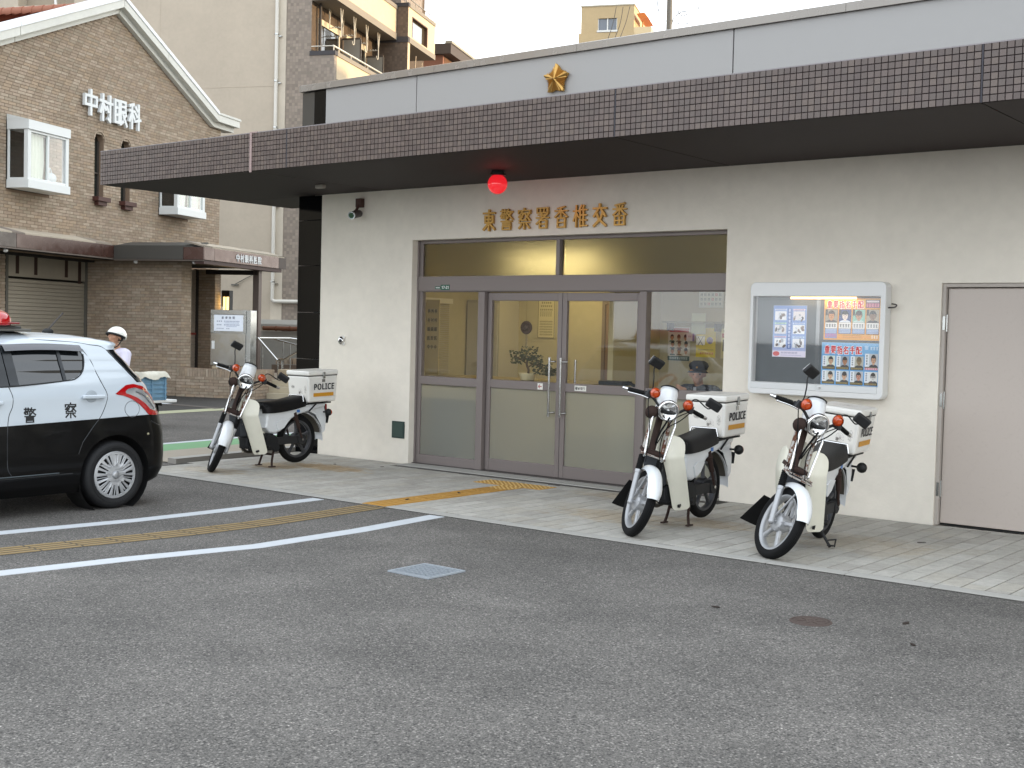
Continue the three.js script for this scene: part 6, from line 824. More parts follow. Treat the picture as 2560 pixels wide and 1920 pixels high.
  for (const c of [cut1, cut2]) for (let i = 1; i < c.length; i++) { mesh('barge_board', barge(c[i - 1] + 0.008, c[i] - 0.008, -0.02, 0.12, 0.13, 0.25), whiteTrim, C); mesh('barge_board', barge(c[i - 1] + 0.008, c[i] - 0.008, 0.11, 0.26, 0.18, 0.4), whiteTrim, C); mesh('barge_capping', barge(c[i - 1] + 0.004, c[i] - 0.004, 0.29, 0.28, 0.1, 0.55), mat(0xdcdfe2, 0.45, { metalness: 0.1 }), C); }
  mesh('eave_return', [bb(-10.5, -10.18, 6.83, 6.96, -15.72, -14.70), bb(-10.6, -10.04, 6.965, 7.14, -15.8, -14.70), bb(-10.7, -10.02, 7.145, 7.2, -15.84, -14.71)], whiteTrim, C);
  // orange tiled roof behind the left slope
  { const R = group('roof', C), orange = mat(0x8d4d33, 0.75, { map: T.brickC }), base = []; const sl = 1.584 / 3.844, ang = Math.atan(sl), L0 = 10.4 - 4.4;
    mesh('roof_deck', [ext(shp([[-4.4, 6.27], [-10.45, 8.76], [-10.45, 8.66], [-4.4, 6.17]]), 9).rotateY(-PI / 2).translate(N0 - 0.2, 0, 0), ext(shp([[-10.45, 8.76], [-15.4, 6.6], [-15.4, 6.5], [-10.45, 8.66]]), 9).rotateY(-PI / 2).translate(N0 - 0.2, 0, 0)], orange, R);
    const half = new THREE.CylinderGeometry(0.075, 0.085, 0.36, 8, 1, true, 0, PI).rotateZ(PI / 2).rotateX(-PI / 2).rotateY(PI / 2);
    for (let i = 0; i < 26; i++) for (let j = 0; j < 11; j++) { const s = 10.3 - j * 0.34 * Math.cos(ang), x = N0 - 0.55 - i * 0.235; const m = mesh('roof_tile', half, orange, R, { raw: true }); m.position.set(x, 8.79 - (10.45 - s) * sl, -s); m.rotation.x = ang; }
    for (let i = 0; i < 22; i++) { const m = mesh('ridge_tile', new THREE.CylinderGeometry(0.13, 0.145, 0.30, 10, 1).rotateZ(PI / 2), mat(0x96604a, 0.75), R, { raw: true }); m.position.set(N0 - 0.6 - i * 0.285, 8.86, -10.45); } }
  // bay windows
  for (const [s0, s1, curtain] of [[6.82, 8.13, 1], [12.35, 13.63, 2]]) {
    const W = group('bay_window', C), p = 0.52, x0 = N0 + 0.02, x1 = N0 + p, yb = 4.31, yt = 5.66, m = mat(0xd3d6d6, 0.45, { metalness: 0.05 });
    mesh('frame', [rbb(x0, x1 + 0.03, yt - 0.17, yt + 0.02, -s1 - 0.02, -s0 + 0.02), rbb(x0, x1 + 0.03, yb, yb + 0.17, -s1 - 0.02, -s0 + 0.02), rbb(x1 - 0.1, x1, yb + 0.17, yt - 0.17, -s0 - 0.1, -s0), rbb(x1 - 0.1, x1, yb + 0.17, yt - 0.17, -s1, -s1 + 0.1), rbb(x0, x0 + 0.05, yb + 0.17, yt - 0.17, -s0 - 0.03, -s0), rbb(x1 - 0.06, x1 - 0.01, yb + 0.17, yt - 0.17, -(s0 + s1) / 2 - 0.03, -(s0 + s1) / 2 + 0.03), rbb(x1 - 0.07, x1 - 0.005, yb + 0.171, yb + 0.22, -s1 + 0.1, -s0 - 0.1), rbb(x1 - 0.07, x1 - 0.005, yt - 0.22, yt - 0.171, -s1 + 0.1, -s0 - 0.1), rbb(x0 + 0.05, x1 - 0.1, yb + 0.171, yb + 0.21, -s0 - 0.03, -s0 - 0.004)], m, W);
    mesh('bay_top', ext(shp([[x0, 0], [x1 + 0.03, 0], [x0, 0.12]]), s1 - s0 + 0.04).translate(0, yt + 0.021, -s1 - 0.02), m, W);
    mesh('pane', bb(x1 - 0.045, x1 - 0.04, yb + 0.2, yt - 0.2, -(s0 + s1) / 2 + 0.02, -s0 - 0.09), M.glass, W); mesh('pane', bb(x1 - 0.035, x1 - 0.03, yb + 0.2, yt - 0.2, -s1 + 0.09, -(s0 + s1) / 2 - 0.02), M.glass, W); mesh('pane', bb(x0 + 0.05, x1 - 0.1, yb + 0.2, yt - 0.2, -s0 - 0.018, -s0 - 0.013), M.glass, W);
    mesh('window_back', bb(x0 - 0.5, x0 - 0.45, yb, yt, -s1, -s0), mat(0x30302c, 0.9), W);
    const cm = mat(0xc6cdbf, 0.9, { transparent: false }), cur = (a, b, sway) => shell((u, v) => [x1 - 0.13 + 0.018 * Math.sin(u * 34 + v * 3), lerp(yb + 0.2, yt - 0.2, v), -lerp(a, b, u) + 0.05 * sway * (1 - v) * Math.sin(v * 4 + u * 2)], 26, 8, 0.004);
    mesh('curtain', curtain === 1 ? cur(s0 + 0.1, (s0 + s1) / 2, 1) : [cur(s0 + 0.1, (s0 + s1) / 2 - 0.08, 1), cur((s0 + s1) / 2 + 0.02, s1 - 0.1, 0.5)], cm, W);
    if (curtain === 1) mesh('plastic_bag', [new THREE.SphereGeometry(0.13, 16, 12).scale(0.6, 0.9, 1.2).translate(x1 - 0.2, yb + 0.31, -s1 + 0.32), tube([[x1 - 0.2, yb + 0.4, -s1 + 0.40], [x1 - 0.2, yb + 0.52, -s1 + 0.36], [x1 - 0.2, yb + 0.42, -s1 + 0.30]], 0.012, 6)], mat(0xc3ccd0, 0.6), W);
  }
  // slim arched windows with brown sills
  for (const c of [9.91, 10.93]) { const W = group('arched_window', C); mesh('pane', bb(N0 - 0.16, N0 - 0.15, 4.45, 5.93, -c - 0.18, -c + 0.18), phy(0x1d2422, 0.06, { clearcoat: 1 }), W);
    mesh('frame', [bb(N0 - 0.15, N0 - 0.11, 4.45, 5.74, -c - 0.178, -c - 0.14), bb(N0 - 0.15, N0 - 0.11, 4.45, 5.74, -c + 0.14, -c + 0.178), bb(N0 - 0.15, N0 - 0.11, 5.0, 5.03, -c - 0.14, -c + 0.14)], mat(0x4c443e, 0.6), W);
    const ring = []; for (let i = 0; i <= 14; i++) { const a = i / 14 * PI; ring.push([N0 + 0.012, 5.735 + Math.sin(a) * 0.205, -c + Math.cos(a) * 0.205]); } mesh('arch_trim', tube(ring, 0.018, 6, 30), tones[0], W);
    mesh('sill', [rbb(N0 - 0.12, N0 + 0.17, 4.36, 4.46, -c - 0.235, -c + 0.235), rbb(N0 - 0.01, N0 + 0.12, 4.27, 4.36, -c - 0.16, -c + 0.16)], mat(0x46251e, 0.6), W); }
  // dark canopy along the ground floor: fascia sheets, pale weathered flashing on top, black underside
  { const out = [[-10.35, 4.4], [-9.66, 4.4], [-9.66, 9.6], [-7.39, 9.6], [-7.39, 13.46], [-10.3, 13.46]], P = (pts) => pts.map(([n, s]) => [n, -s]);
    mesh('canopy_slab', ext(shp(P(out.map(([n, s]) => [n - 0.03, s + (s === 9.6 ? 0.03 : 0)]))), 0.3).rotateX(PI / 2).translate(0, 3.36, 0), mat(0x161413, 0.9), C);
    const brown = [0x4a332c, 0x3b312c, 0x52362c, 0x57392e].map((c) => mat(c, 0.55, { metalness: 0.15, roughnessMap: again(T.blotch, 1.2) })), grey = mat(0x3d3a35, 0.6);
    const nx = (a, b, y0, y1, x, m) => mesh('fascia_sheet', rbb(x - 0.02, x, y0, y1, -b + 0.004, -a - 0.004, 0.004, 1), m, C);
    nx(4.4, 6.35, 3.07, 3.35, -9.66, brown[1]); nx(6.35, 9.14, 3.07, 3.35, -9.66, brown[0]); nx(9.14, 9.62, 3.07, 3.35, -9.66, brown[0]);
    mesh('fascia_sheet', rbb(-9.655, -7.90, 3.05, 3.32, -9.6, -9.58, 0.004, 1), grey, C); mesh('fascia_sheet', rbb(-7.892, -7.392, 3.05, 3.32, -9.6, -9.58, 0.004, 1), brown[0], C);
    nx(9.6, 10.05, 3.05, 3.32, -7.39, brown[2]); nx(10.05, 13.08, 3.05, 3.32, -7.39, brown[3]); nx(13.08, 13.47, 3.05, 3.32, -7.39, mat(0x41352e, 0.6));
    mesh('soffit_edge', [bb(-9.72, -9.67, 3.04, 3.07, -9.6, -4.4), bb(-9.67, -7.42, 3.02, 3.05, -9.66, -9.61)], mat(0x6d625a, 0.6), C); mesh('soffit_edge', [bb(-7.66, -7.42, 2.965, 3.05, -13.3, -9.65)], mat(0x3d2520, 0.6), C);
    const fl = [0xb3a897, 0x8b8073, 0xa69c8c, 0x7a7068].map((c) => mat(c, 0.8, { map: T.plasterC, bumpMap: again(T.blotch, 0.4), bumpScale: 0.01 }));
    [[4.4, 6.25], [6.25, 6.62], [6.62, 8.98], [8.98, 9.56]].forEach(([a, b], i) => mesh('flashing', alongX([[-0.62, 0.12], [0.0, 0.002], [0.0, 0.03], [-0.55, 0.16]], b - a - 0.01).rotateY(PI / 2).translate(-9.68, 3.35, -a - 0.005), fl[[0, 3, 0, 1][i]], C));
    mesh('flashing', alongX([[-0.65, 0.12], [0.0, 0.002], [0.0, 0.03], [-0.62, 0.15]], 2.0).translate(-9.66, 3.32, -9.6), grey, C);
    [[9.62, 9.98], [9.98, 11.75], [11.75, 13.42]].forEach(([a, b], i) => mesh('flashing', alongX([[-0.5, 0.12], [0.0, 0.002], [0.0, 0.03], [-0.45, 0.15]], b - a - 0.01).rotateY(PI / 2).translate(-7.41, 3.32, -a - 0.005), fl[[1, 0, 2][i]], C));
    for (const [n, s] of [[-9.8, 6.2], [-9.2, 9.75], [-7.75, 9.8], [-7.6, 10.4]]) mesh('downlight', new THREE.SphereGeometry(0.05, 12, 8).scale(1, 0.8, 1).translate(n, 3.0, -s), M.white, C); }
  // roller shutters
  { const Sh = group('roller_shutter', C), sm = mat(0xa49c8e, 0.5, { metalness: 0.2, map: T.plasterC }); for (let i = 0; i < 30; i++) mesh('shutter_slat', rb(0.03, 0.082, 2.68, 0.012, -10.86, 0.05 + i * 0.0835, -8.85, 1), sm, Sh); mesh('shutter_box', [bb(-10.9, -10.83, 2.56, 3.04, -10.2, -7.5)], sm, Sh); for (const z of [-7.5, -10.22]) mesh('shutter_guide', bb(-10.9, -10.8, 0, 3.0, z - 0.035, z + 0.035), mat(0x59564f, 0.6), Sh);
    for (const s of [7.85, 8.45, 9.5, 9.98]) mesh('rust_streak', bb(-10.832, -10.828, 2.62 + (s > 9.6 ? -0.12 : 0), 3.03, -s - 0.055, -s + 0.055), mat(0x352019, 0.9), Sh);
    const S2 = group('roller_shutter', C), s2 = mat(0x968c80, 0.5, { metalness: 0.2 }); for (let i = 0; i < 34; i++) mesh('shutter_slat', rb(0.03, 0.078, 1.7, 0.012, -9.5, 0.3 + i * 0.08, -11.95, 1), s2, S2); mesh('bottom_bar', bb(-9.485, -9.46, 1.38, 1.43, -12.8, -11.1), mat(0x7b2a22, 0.6), S2); mesh('shutter_guide', bb(-9.52, -9.44, 0.3, 3.0, -12.83, -12.76), mat(0x2b2624, 0.6), S2); }
  mesh('porch_post', [rbb(-7.72, -7.56, 0.3, 2.97, -12.55, -12.40, 0.006)], mat(0x5b4f49, 0.5, { metalness: 0.3 }), C);
  mesh('porch_beam', bb(-9.0, -7.6, 2.86, 2.97, -12.55, -12.4), mat(0x201b19, 0.8), C);
  mesh('porch_floor', [bb(-9.4, -6.65, 0.0, 0.42, -15, -10.42)], mat(0x8b8071, 0.85, { map: T.plasterC }), C);
  const P = (n, y, s) => V(n, y, -s).applyMatrix4(C.matrixWorld).toArray();
  // raised signs
  { const L = thing('clinic_sign', 'large white raised characters high on the brick gable', 'sign', [0, 0, 0], rad(21.6)); const w = mat(0xd6d9da, 0.5); '中村眼科'.split('').forEach((ch, i) => mesh('letter', kanji(ch, 0.47, i ? 0.56 : 0.52, 0.07, 0.07).map((g) => flat(g).rotateY(PI / 2).translate(N0 + 0.05, 6.2 + (i ? 0 : 0.05), -(9.22 + i * 0.56))), w, L));
    const L2 = thing('canopy_sign', 'row of six small white characters on the dark clinic canopy', 'sign', [0, 0, 0], rad(21.6)); '中村眼科医院'.split('').forEach((ch, i) => mesh('letter', kanji(ch, 0.155, 0.165, 0.012, 0.02).map((g) => flat(g).rotateY(PI / 2).translate(-7.386, 3.10, -(10.98 + i * 0.205))), w, L2)); }
  // stainless cabinet with the consultation hours
  { const K2 = thing('steel_cabinet', 'stainless steel cabinet with a white notice panel on the brick planter', 'cabinet', [0, 0, 0], rad(21.6)), f = -10.16;
    mesh('cabinet_body', [rbb(-7.53, -6.55, 0.73, 1.97, f - 0.3, f - 0.02, 0.01)], M.steelDull, K2); mesh('cabinet_frame', [rbb(-7.53, -6.65, 1.87, 1.975, f - 0.02, f + 0.015), rbb(-7.53, -7.45, 1.46, 1.87, f - 0.02, f + 0.012), rbb(-6.71, -6.65, 1.46, 1.87, f - 0.02, f + 0.012)], M.steelDull, K2); mesh('cabinet_door', rbb(-7.525, -6.66, 0.74, 1.45, f - 0.02, f + 0.01, 0.005), mat(0xb4b4b2, 0.3, { metalness: 0.9, roughnessMap: again(T.blotch, 0.7) }), K2); mesh('cabinet_handle', rbb(-7.49, -7.42, 1.1, 1.28, f + 0.01, f + 0.02, 0.004), mat(0xd8d8d6, 0.4), K2); for (const n of [-7.425, -6.725]) mesh('cabinet_foot', bb(n - 0.075, n + 0.075, 0.66, 0.73, f - 0.25, f - 0.03), mat(0xb5a58c, 0.8), K2);
    const t = canvasTex(720, 360, (c, w, h) => { c.fillStyle = '#e8edf6'; c.fillRect(0, 0, w, h); '診療時間'.split('').forEach((ch, i) => ink(c, ch, w * (0.26 + i * 0.125), h * 0.1, w * 0.075, h * 0.15, 7, '#3a3f50')); smudge(c, w * 0.08, h * 0.36, w * 0.2, h * 0.075, '#55607c', 3); smudge(c, w * 0.34, h * 0.36, w * 0.54, h * 0.075, '#4a5a86', 11); smudge(c, w * 0.36, h * 0.47, w * 0.5, h * 0.05, '#6a7a9e', 12); smudge(c, w * 0.08, h * 0.58, w * 0.18, h * 0.075, '#55607c', 3); smudge(c, w * 0.34, h * 0.58, w * 0.54, h * 0.075, '#4a5a86', 11); smudge(c, w * 0.42, h * 0.69, w * 0.36, h * 0.05, '#6a7a9e', 9); smudge(c, w * 0.08, h * 0.82, w * 0.26, h * 0.06, '#55607c', 7); smudge(c, w * 0.42, h * 0.82, w * 0.12, h * 0.06, '#55607c', 2); });
    mesh('notice_panel', rbb(-7.45, -6.71, 1.5, 1.865, f - 0.018, f + 0.004, 0.003, 1), M.white, K2); mesh('notice_print', new THREE.PlaneGeometry(0.72, 0.355).translate(-7.08, 1.683, f + 0.006), mat(0xffffff, 0.5, { map: t }), K2, { uv: true }); }
  // lit lantern by the porch
  { const g = thing('wall_lantern', 'lit yellow lantern with a black top beside the clinic porch', 'lantern', P(-8.85, 2.0, 13.2), rad(21.6)); mesh('lantern_top', [rbb(-0.1, 0.1, 0.34, 0.5, -0.09, 0.09, 0.006), bb(-0.16, -0.1, 0.1, 0.5, -0.02, 0.02)], M.black, g); mesh('lantern_glass', rbb(-0.085, 0.085, 0.0, 0.34, -0.075, 0.075, 0.01), mat(0xffffff, 0.5, { emissive: new THREE.Color(1, 0.66, 0.22), emissiveIntensity: 1.5 }), g); mesh('lantern_bar', [bb(-0.008, 0.008, 0, 0.34, 0.0755, 0.085), bb(0.088, 0.1, 0, 0.34, -0.085, 0.085)], M.black, g); const p = new THREE.PointLight(new THREE.Color(1, 0.66, 0.25), 0.35); p.position.set(...P(-8.85, 2.17, 13.2)); p.shadow.radius = 3; p.castShadow = true; scene.add(p); }
  // handrail
  { const g = thing('handrail', 'bent stainless steel handrail beside the clinic entrance steps', 'handrail', [0, 0, 0], rad(21.6)), q = (n, y, s = 11.5) => [n, y, -s];
    mesh('rail', rod([q(-7.35, 1.36), q(-7.07, 1.356), q(-6.56, 0.85), q(-6.4, 0.87), q(-5.95, 1.12), q(-5.4, 1.14)], 0.022, 10), M.steel, g); mesh('rail', rod([q(-8.4, 1.34, 14), q(-8.07, 1.34, 14), q(-7.91, 1.306, 14), q(-7.2, 1.15, 14), q(-6.6, 0.95, 14)], 0.022, 10), M.steel, g); mesh('rail', rod([q(-7.1, 1.355, 11.6), q(-7.0, 1.355, 13), q(-6.5, 1.3, 13.2), q(-6.0, 1.1, 13.2)], 0.022, 10), M.steel, g);
    for (const [n, s, y] of [[-6.95, 11.5, 1.22], [-6.6, 11.6, 0.9], [-6.45, 11.5, 0.86], [-7.5, 13.6, 1.25], [-7.2, 13.4, 1.2], [-5.95, 11.5, 1.1]]) mesh('rail_post', bar([n, 0.02, -s], [n, y, -s], 0.016, 8), M.steelDull, g); }
  // stone steps and the garden wall with a tiled coping
  { const g = thing('entrance_steps', 'pale stone steps beside the brick planter of the clinic', 'steps', [0, 0, 0], rad(21.6)); [[0, 0.14, 0], [0.14, 0.28, 0.35], [0.28, 0.42, 0.7]].forEach(([a, b, d]) => mesh('step', rbb(-6.36 - d * 0.2, -5.2 - d, a, b, -14.5, -10.6 - d * 0.4, 0.01), mat(0xb0a58f, 0.85, { map: T.plasterC }), g)); for (const q of [rbb(-6.3, -5.9, 0.45, 0.66, -11.4, -11.0, 0.02), rbb(-6.1, -5.6, 0.42, 0.7, -12.4, -12.0, 0.03)]) mesh('stone_block', q, mat(0x9a8b74, 0.9), g);
    const w = thing('garden_wall', 'grey garden wall with a brown tiled coping beyond the handrail', 'wall', [0, 0, 0], rad(21.6)); mesh('wall_body', bb(-10, 0, 0, 1.5, -17.2, -17.0), mat(0x9b9891, 0.9, { map: T.plasterC }), w); mesh('wall_top', [bb(-10, 0, 1.64, 1.70, -17.3, -16.95)], mat(0x96938c, 0.8), w); for (let i = 0; i < 16; i++) mesh('coping_tile', [bar([-9.8 + i * 0.42, 1.58, -16.86], [-9.41 + i * 0.42, 1.58, -16.86], 0.065, 10), bar([-9.42 + i * 0.42, 1.58, -16.86], [-9.39 + i * 0.42, 1.58, -16.86], 0.075, 10)], mat(0x70442a, 0.7, { map: T.brickC }), w); for (let i = 0; i < 30; i++) mesh('brick', bb(-9.0 + i * 0.13, -8.92 + i * 0.13, 0.62, 0.78, -16.2, -16.1), tones[i % 6], w); mesh('wall_base', bb(-9.1, -5.0, 0, 0.6, -16.25, -16.05), mat(0x6b5c50, 0.9), w); }
}

// ================= BUILDINGS BEYOND =================
camera.updateMatrixWorld(true);
const pix = (u, v, dep) => { const t = Math.tan(rad(34.26 / 2)); return V((u - 1280) / 960 * t * dep, -(v - 960) / 960 * t * dep, -dep).applyMatrix4(camera.matrixWorld); };
const tileTex = (N, r, g, b, jr) => tex(N, (u, v) => { const n = 16, a = (u * n) % 1, c = (v * n) % 1, e = a < 0.09 || c < 0.09, k = 0.9 + 0.16 * (hash(u * n | 0, v * n | 0, 501) - 0.5); return e ? [r * jr, g * jr, b * jr] : [r * k, g * k, b * k]; }, { size: 1.6, color: true });
T.wallTile = tileTex(512, 0.60, 0.55, 0.50, 0.86);
{
  const A = rad(23.5), S0 = 22.746, own = (name, label, cat) => thing(name, label, cat, [0, 0, 0], A);
  const beige = mat(0xbfb3a2, 0.88, { map: T.plasterC, bumpMap: again(T.blotch, 4), bumpScale: 0.004 }), beigeL = mat(0xcdc3b3, 0.85, { map: T.plasterC });
  // tall beige block behind the clinic
  { const B = own('tall_building', 'tall plain beige building rising behind the brick clinic', 'building');
    mesh('wall', [bb(-44, -21.4, 0, 30, -S0 - 12, -S0), bb(-19.2, -11.74, 0, 30, -S0 - 12, -S0), bb(-21.4, -19.2, 0, 12.42, -S0 - 12, -S0), bb(-21.4, -19.2, 12.42, 30, -S0 - 12, -S0 - 0.5)], beige, B); mesh('corner_strip', bb(-11.732, -11.33, 0, 30, -S0 - 12, -S0 + 0.012), beigeL, B);
    mesh('recess_sill', bb(-21.6, -19.0, 12.28, 12.42, -S0 + 0.004, -S0 + 0.06), beigeL, B); mesh('recess_pipe', bar([-20.06, 12.4, -S0 - 0.2], [-20.06, 20, -S0 - 0.2], 0.05), M.white, B); mesh('recess_panel', bb(-21.38, -19.22, 12.43, 29, -S0 - 0.499, -S0 - 0.46), mat(0x9b8f7e, 0.9), B);
    mesh('wall_seam', [bb(-15.92, -15.90, 4, 24, -S0 + 0.001, -S0 + 0.006), bb(-20, -11.76, 9.45, 9.47, -S0 + 0.001, -S0 + 0.006)], mat(0xb3a796, 0.9), B);
    const pm = mat(0xd2cec4, 0.5), X = -11.62, Z = -S0 + 0.10; mesh('drain_pipe', [bar([X, 2.62, Z], [X, 30, Z], 0.06, 12), tube([[X, 2.62, Z], [X, 2.52, Z], [X + 0.09, 2.46, Z], [X + 0.2, 2.46, Z]], 0.06, 12, 16), bar([X + 0.2, 2.46, Z], [X + 1.6, 2.46, Z], 0.062, 12)], pm, B); for (const y of [3.1, 5.6, 8.1, 9.6, 11.1]) mesh('pipe_clamp', [cyl(0.072, 0.05, 12).translate(X, y, Z), bx(0.16, 0.03, 0.06, X + 0.08, y - 0.06, Z - 0.04)], M.steelDull, B); mesh('pipe_clamp', bar([X + 0.95, 2.46, Z], [X + 1.0, 2.46, Z], 0.075, 12), mat(0x8d8a84, 0.6), B);
    mesh('wall_ledge', [bb(-14, -9.2, 1.70, 1.86, -S0 + 0.02, -S0 + 0.3)], mat(0xb1aea6, 0.7), B); mesh('wall_cable', [tube([[-13.0, 3.0, -S0 + 0.05], [-12.5, 3.25, -S0 + 0.05], [-12.0, 3.5, -S0 + 0.05], [-11.7, 3.75, -S0 + 0.05]], 0.015, 5), bx(0.25, 0.05, 0.05, -13.0, 2.98, -S0 + 0.05)], mat(0x6a675f, 0.8), B); }
  // apartments with balconies
  { const B = own('apartment_block', 'tiled apartment block with sunlit balconies above the station roof', 'apartments'), tile = mat(0xffffff, 0.8, { map: T.wallTile }), N1 = -9.64, NI = -10.45, cream = mat(0xcdb99b, 0.8, { map: T.plasterC }), slab = mat(0x8c8478, 0.85, { map: T.plasterC }), dark = mat(0x3a3739, 0.7), zF = -S0;
    mesh('wall', [bb(-11.325, NI, 0, 22, zF - 11, zF), bb(NI + 0.001, N1, 0, 10.4, zF - 0.2, zF)], tile, B);
    mesh('inner_wall', bb(NI - 0.05, NI + 0.002, 9, 18, zF - 11, zF - 0.001), mat(0x9a8a74, 0.85, { map: T.wallTile }), B);
    for (const [y, k] of [[9.42, 0], [12.16, 1], [14.91, 2]]) { mesh('balcony_slab', [bb(NI + 0.003, N1 + 0.03, y, y + 0.24, zF - 5.6, zF - 0.202 + (k ? 0.2 : 0))], slab, B); mesh('balcony_wall', bb(N1 - 0.14, N1, y + 0.241, y + (k ? 1.1 : 0.98), zF - 5.6, zF - (k ? 0 : 0.202)), cream, B); mesh('balcony_coping', [bb(N1 - 0.2, N1 + 0.03, y + (k ? 1.1 : 0.98), y + (k ? 1.24 : 1.12), zF - 5.6, zF - 0.0)], slab, B); mesh('end_coping', bb(NI - 0.05, N1 + 0.032, y + (k ? 1.1 : 0.981), y + (k ? 1.24 : 1.121), zF - 0.22, zF + 0.02), dark, B); }
    mesh('balcony_wall', bb(N1 - 0.14, N1, 0, 9.42, zF - 8, zF - 0.202), cream, B);
    const rl = group('balcony_rail', B); mesh('rail_bar', [bar([N1 - 0.05, 10.69, zF - 0.02], [N1 - 0.05, 10.69, zF - 5.6], 0.035, 8), bar([NI, 10.69, zF - 0.02], [N1 - 0.05, 10.69, zF - 0.02], 0.02, 8)], mat(0xcfc8ba, 0.4, { metalness: 0.4 }), rl); for (const d of [0.05, 1.5, 3.0, 4.5]) mesh('rail_post', bar([N1 - 0.05, 10.5, zF - d], [N1 - 0.05, 10.69, zF - d], 0.02, 6), mat(0xbdb6a8, 0.5), rl);
    // windows, hanging pole holders, partitions
    for (const [a, b] of [[0.62, 2.2], [2.9, 4.6]]) { const w = group('window', B); mesh('lintel', bb(NI + 0.003, NI + 0.06, 11.53, 11.72, zF - b - 0.1, zF - a + 0.12), mat(0xcbbb9b, 0.7), w); mesh('frame', [bb(NI + 0.003, NI + 0.05, 9.7, 11.52, zF - a, zF - a + 0.08), bb(NI + 0.003, NI + 0.05, 9.7, 11.52, zF - b, zF - b + 0.06)], mat(0xd1c6ae, 0.6), w); mesh('pane', bb(NI + 0.003, NI + 0.02, 9.7, 11.52, zF - b + 0.06, zF - a), phy(0x17140f, 0.08, { clearcoat: 1 }), w); }
    mesh('downpipe', bar([NI + 0.12, 10.4, zF - 0.42], [NI + 0.12, 12.15, zF - 0.42], 0.045, 10), mat(0x3b332c, 0.7), B);
    for (let i = 0; i < 4; i++) { const g = group('pole_holder', B), x = N1 - 0.22, z = zF - 1.05 - i * 1.12, m = mat(0xb9b2a2, 0.5); mesh('hook', [bar([x, 12.14, z + 0.10], [x, 11.6, z], 0.02, 6), bar([x, 12.14, z - 0.10], [x, 11.6, z], 0.02, 6), tube([[x, 11.6, z], [x, 11.28, z], [x, 11.2, z + 0.05], [x, 11.22, z + 0.14], [x, 11.3, z + 0.16]], 0.02, 6, 18)], m, g); mesh('arm', [bar([x, 11.52, z], [x - 0.42, 11.52, z], 0.014, 6), bar([x - 0.42, 12.14, z + 0.06], [x - 0.42, 11.5, z], 0.014, 6), bar([x - 0.42, 12.14, z - 0.06], [x - 0.42, 11.5, z], 0.014, 6), ...[0.1, 0.2, 0.3].map((d) => sph(0.026, x - d, 11.54, z, 6))], m, g); }
    for (const d of [2.55, 4.7]) { const g = group('partition', B); mesh('board', bb(NI + 0.05, N1 - 0.16, 9.7, d > 3 ? 11.35 : 11.48, zF - d - 0.03, zF - d), mat(0x8d877c, 0.8), g); mesh('frame', [bb(NI + 0.02, N1 - 0.145, (d > 3 ? 11.35 : 11.48), (d > 3 ? 11.41 : 11.54), zF - d - 0.04, zF - d + 0.01), bb(N1 - 0.159, N1 - 0.12, 9.7, (d > 3 ? 11.35 : 11.48), zF - d - 0.04, zF - d + 0.01)], mat(0x4a4138, 0.6), g); }
    // projecting bay at the far end
    const NB = -9.2, b0 = zF - 5.65, b1 = zF - 8.7; mesh('bay_wall', [bb(NI, NB - 0.002, 12.28, 13.36, b0 - 0.25, b0), bb(NB - 0.15, NB, 12.3, 13.36, b0 - 0.4, b0 - 0.251), bb(NB - 0.15, NB, 12.3, 13.36, b1, b1 + 0.9), bb(NB - 0.15, NB, 12.3, 12.34, b1 + 0.9, b0 - 0.4), bb(NB - 0.15, NB, 13.1, 13.36, b1 + 0.9, b0 - 0.4)], cream, B);
    mesh('bay_front', bb(NI, NB - 0.004, 9, 13.36, b0 + 0.001, b0 + 0.02), mat(0xb5a89d, 0.8, { map: T.wallTile }), B); mesh('bay_band', [bb(NI, NB + 0.02, 12.08, 12.28, b0 - 0.1, b0 + 0.04), bb(NI, NB + 0.02, 13.36, 13.5, b0 - 0.1, b0 + 0.04)], dark, B); mesh('bay_slab', [bb(NI, NB + 0.03, 12.08, 12.28, b1, b0 - 0.101), bb(NI, NB + 0.03, 13.361, 13.5, b1, b0 - 0.101)], slab, B);
    { const w = group('bay_window', B); mesh('pane', bb(NB - 0.11, NB - 0.1, 12.34, 13.1, b1 + 0.9, b0 - 0.4), phy(0x4a4234, 0.06, { clearcoat: 1 }), w); mesh('frame', [bb(NB - 0.1, NB + 0.01, 12.34, 13.1, b1 + 0.9, b1 + 0.96), bb(NB - 0.1, NB + 0.01, 12.34, 13.1, b0 - 0.44, b0 - 0.4), bb(NB - 0.1, NB + 0.012, 13.06, 13.1, b1 + 0.96, b0 - 0.44)], mat(0x5a3a26, 0.6), w); }
    mesh('bay_rail', [bar([NB - 0.08, 13.72, b0], [NB - 0.08, 13.72, b1], 0.02, 6), ...[0, 1, 2, 3].map((i) => bar([NB - 0.08, 13.5, lerp(b0, b1, i / 3)], [NB - 0.08, 13.72, lerp(b0, b1, i / 3)], 0.016, 6))], mat(0x8a857a, 0.5, { metalness: 0.4 }), B); mesh('bay_column', bb(NB - 0.2, NB, 8, 12.08, b0 - 0.22, b0 - 0.0), cream, B); mesh('upper_block', bb(-11.3, NB - 0.3, 13.5, 20, zF - 8.0, b0 - 0.02), tile, B);
    mesh('bay_pole', [bar([NB - 0.3, 10, b1 + 1.6], [NB - 0.2, 11.9, b1 + 1.6], 0.02, 6), bar([NB - 0.3, 10, b1 + 0.9], [NB - 0.2, 11.8, b1 + 0.9], 0.02, 6)], mat(0xb9a58c, 0.6), B); }
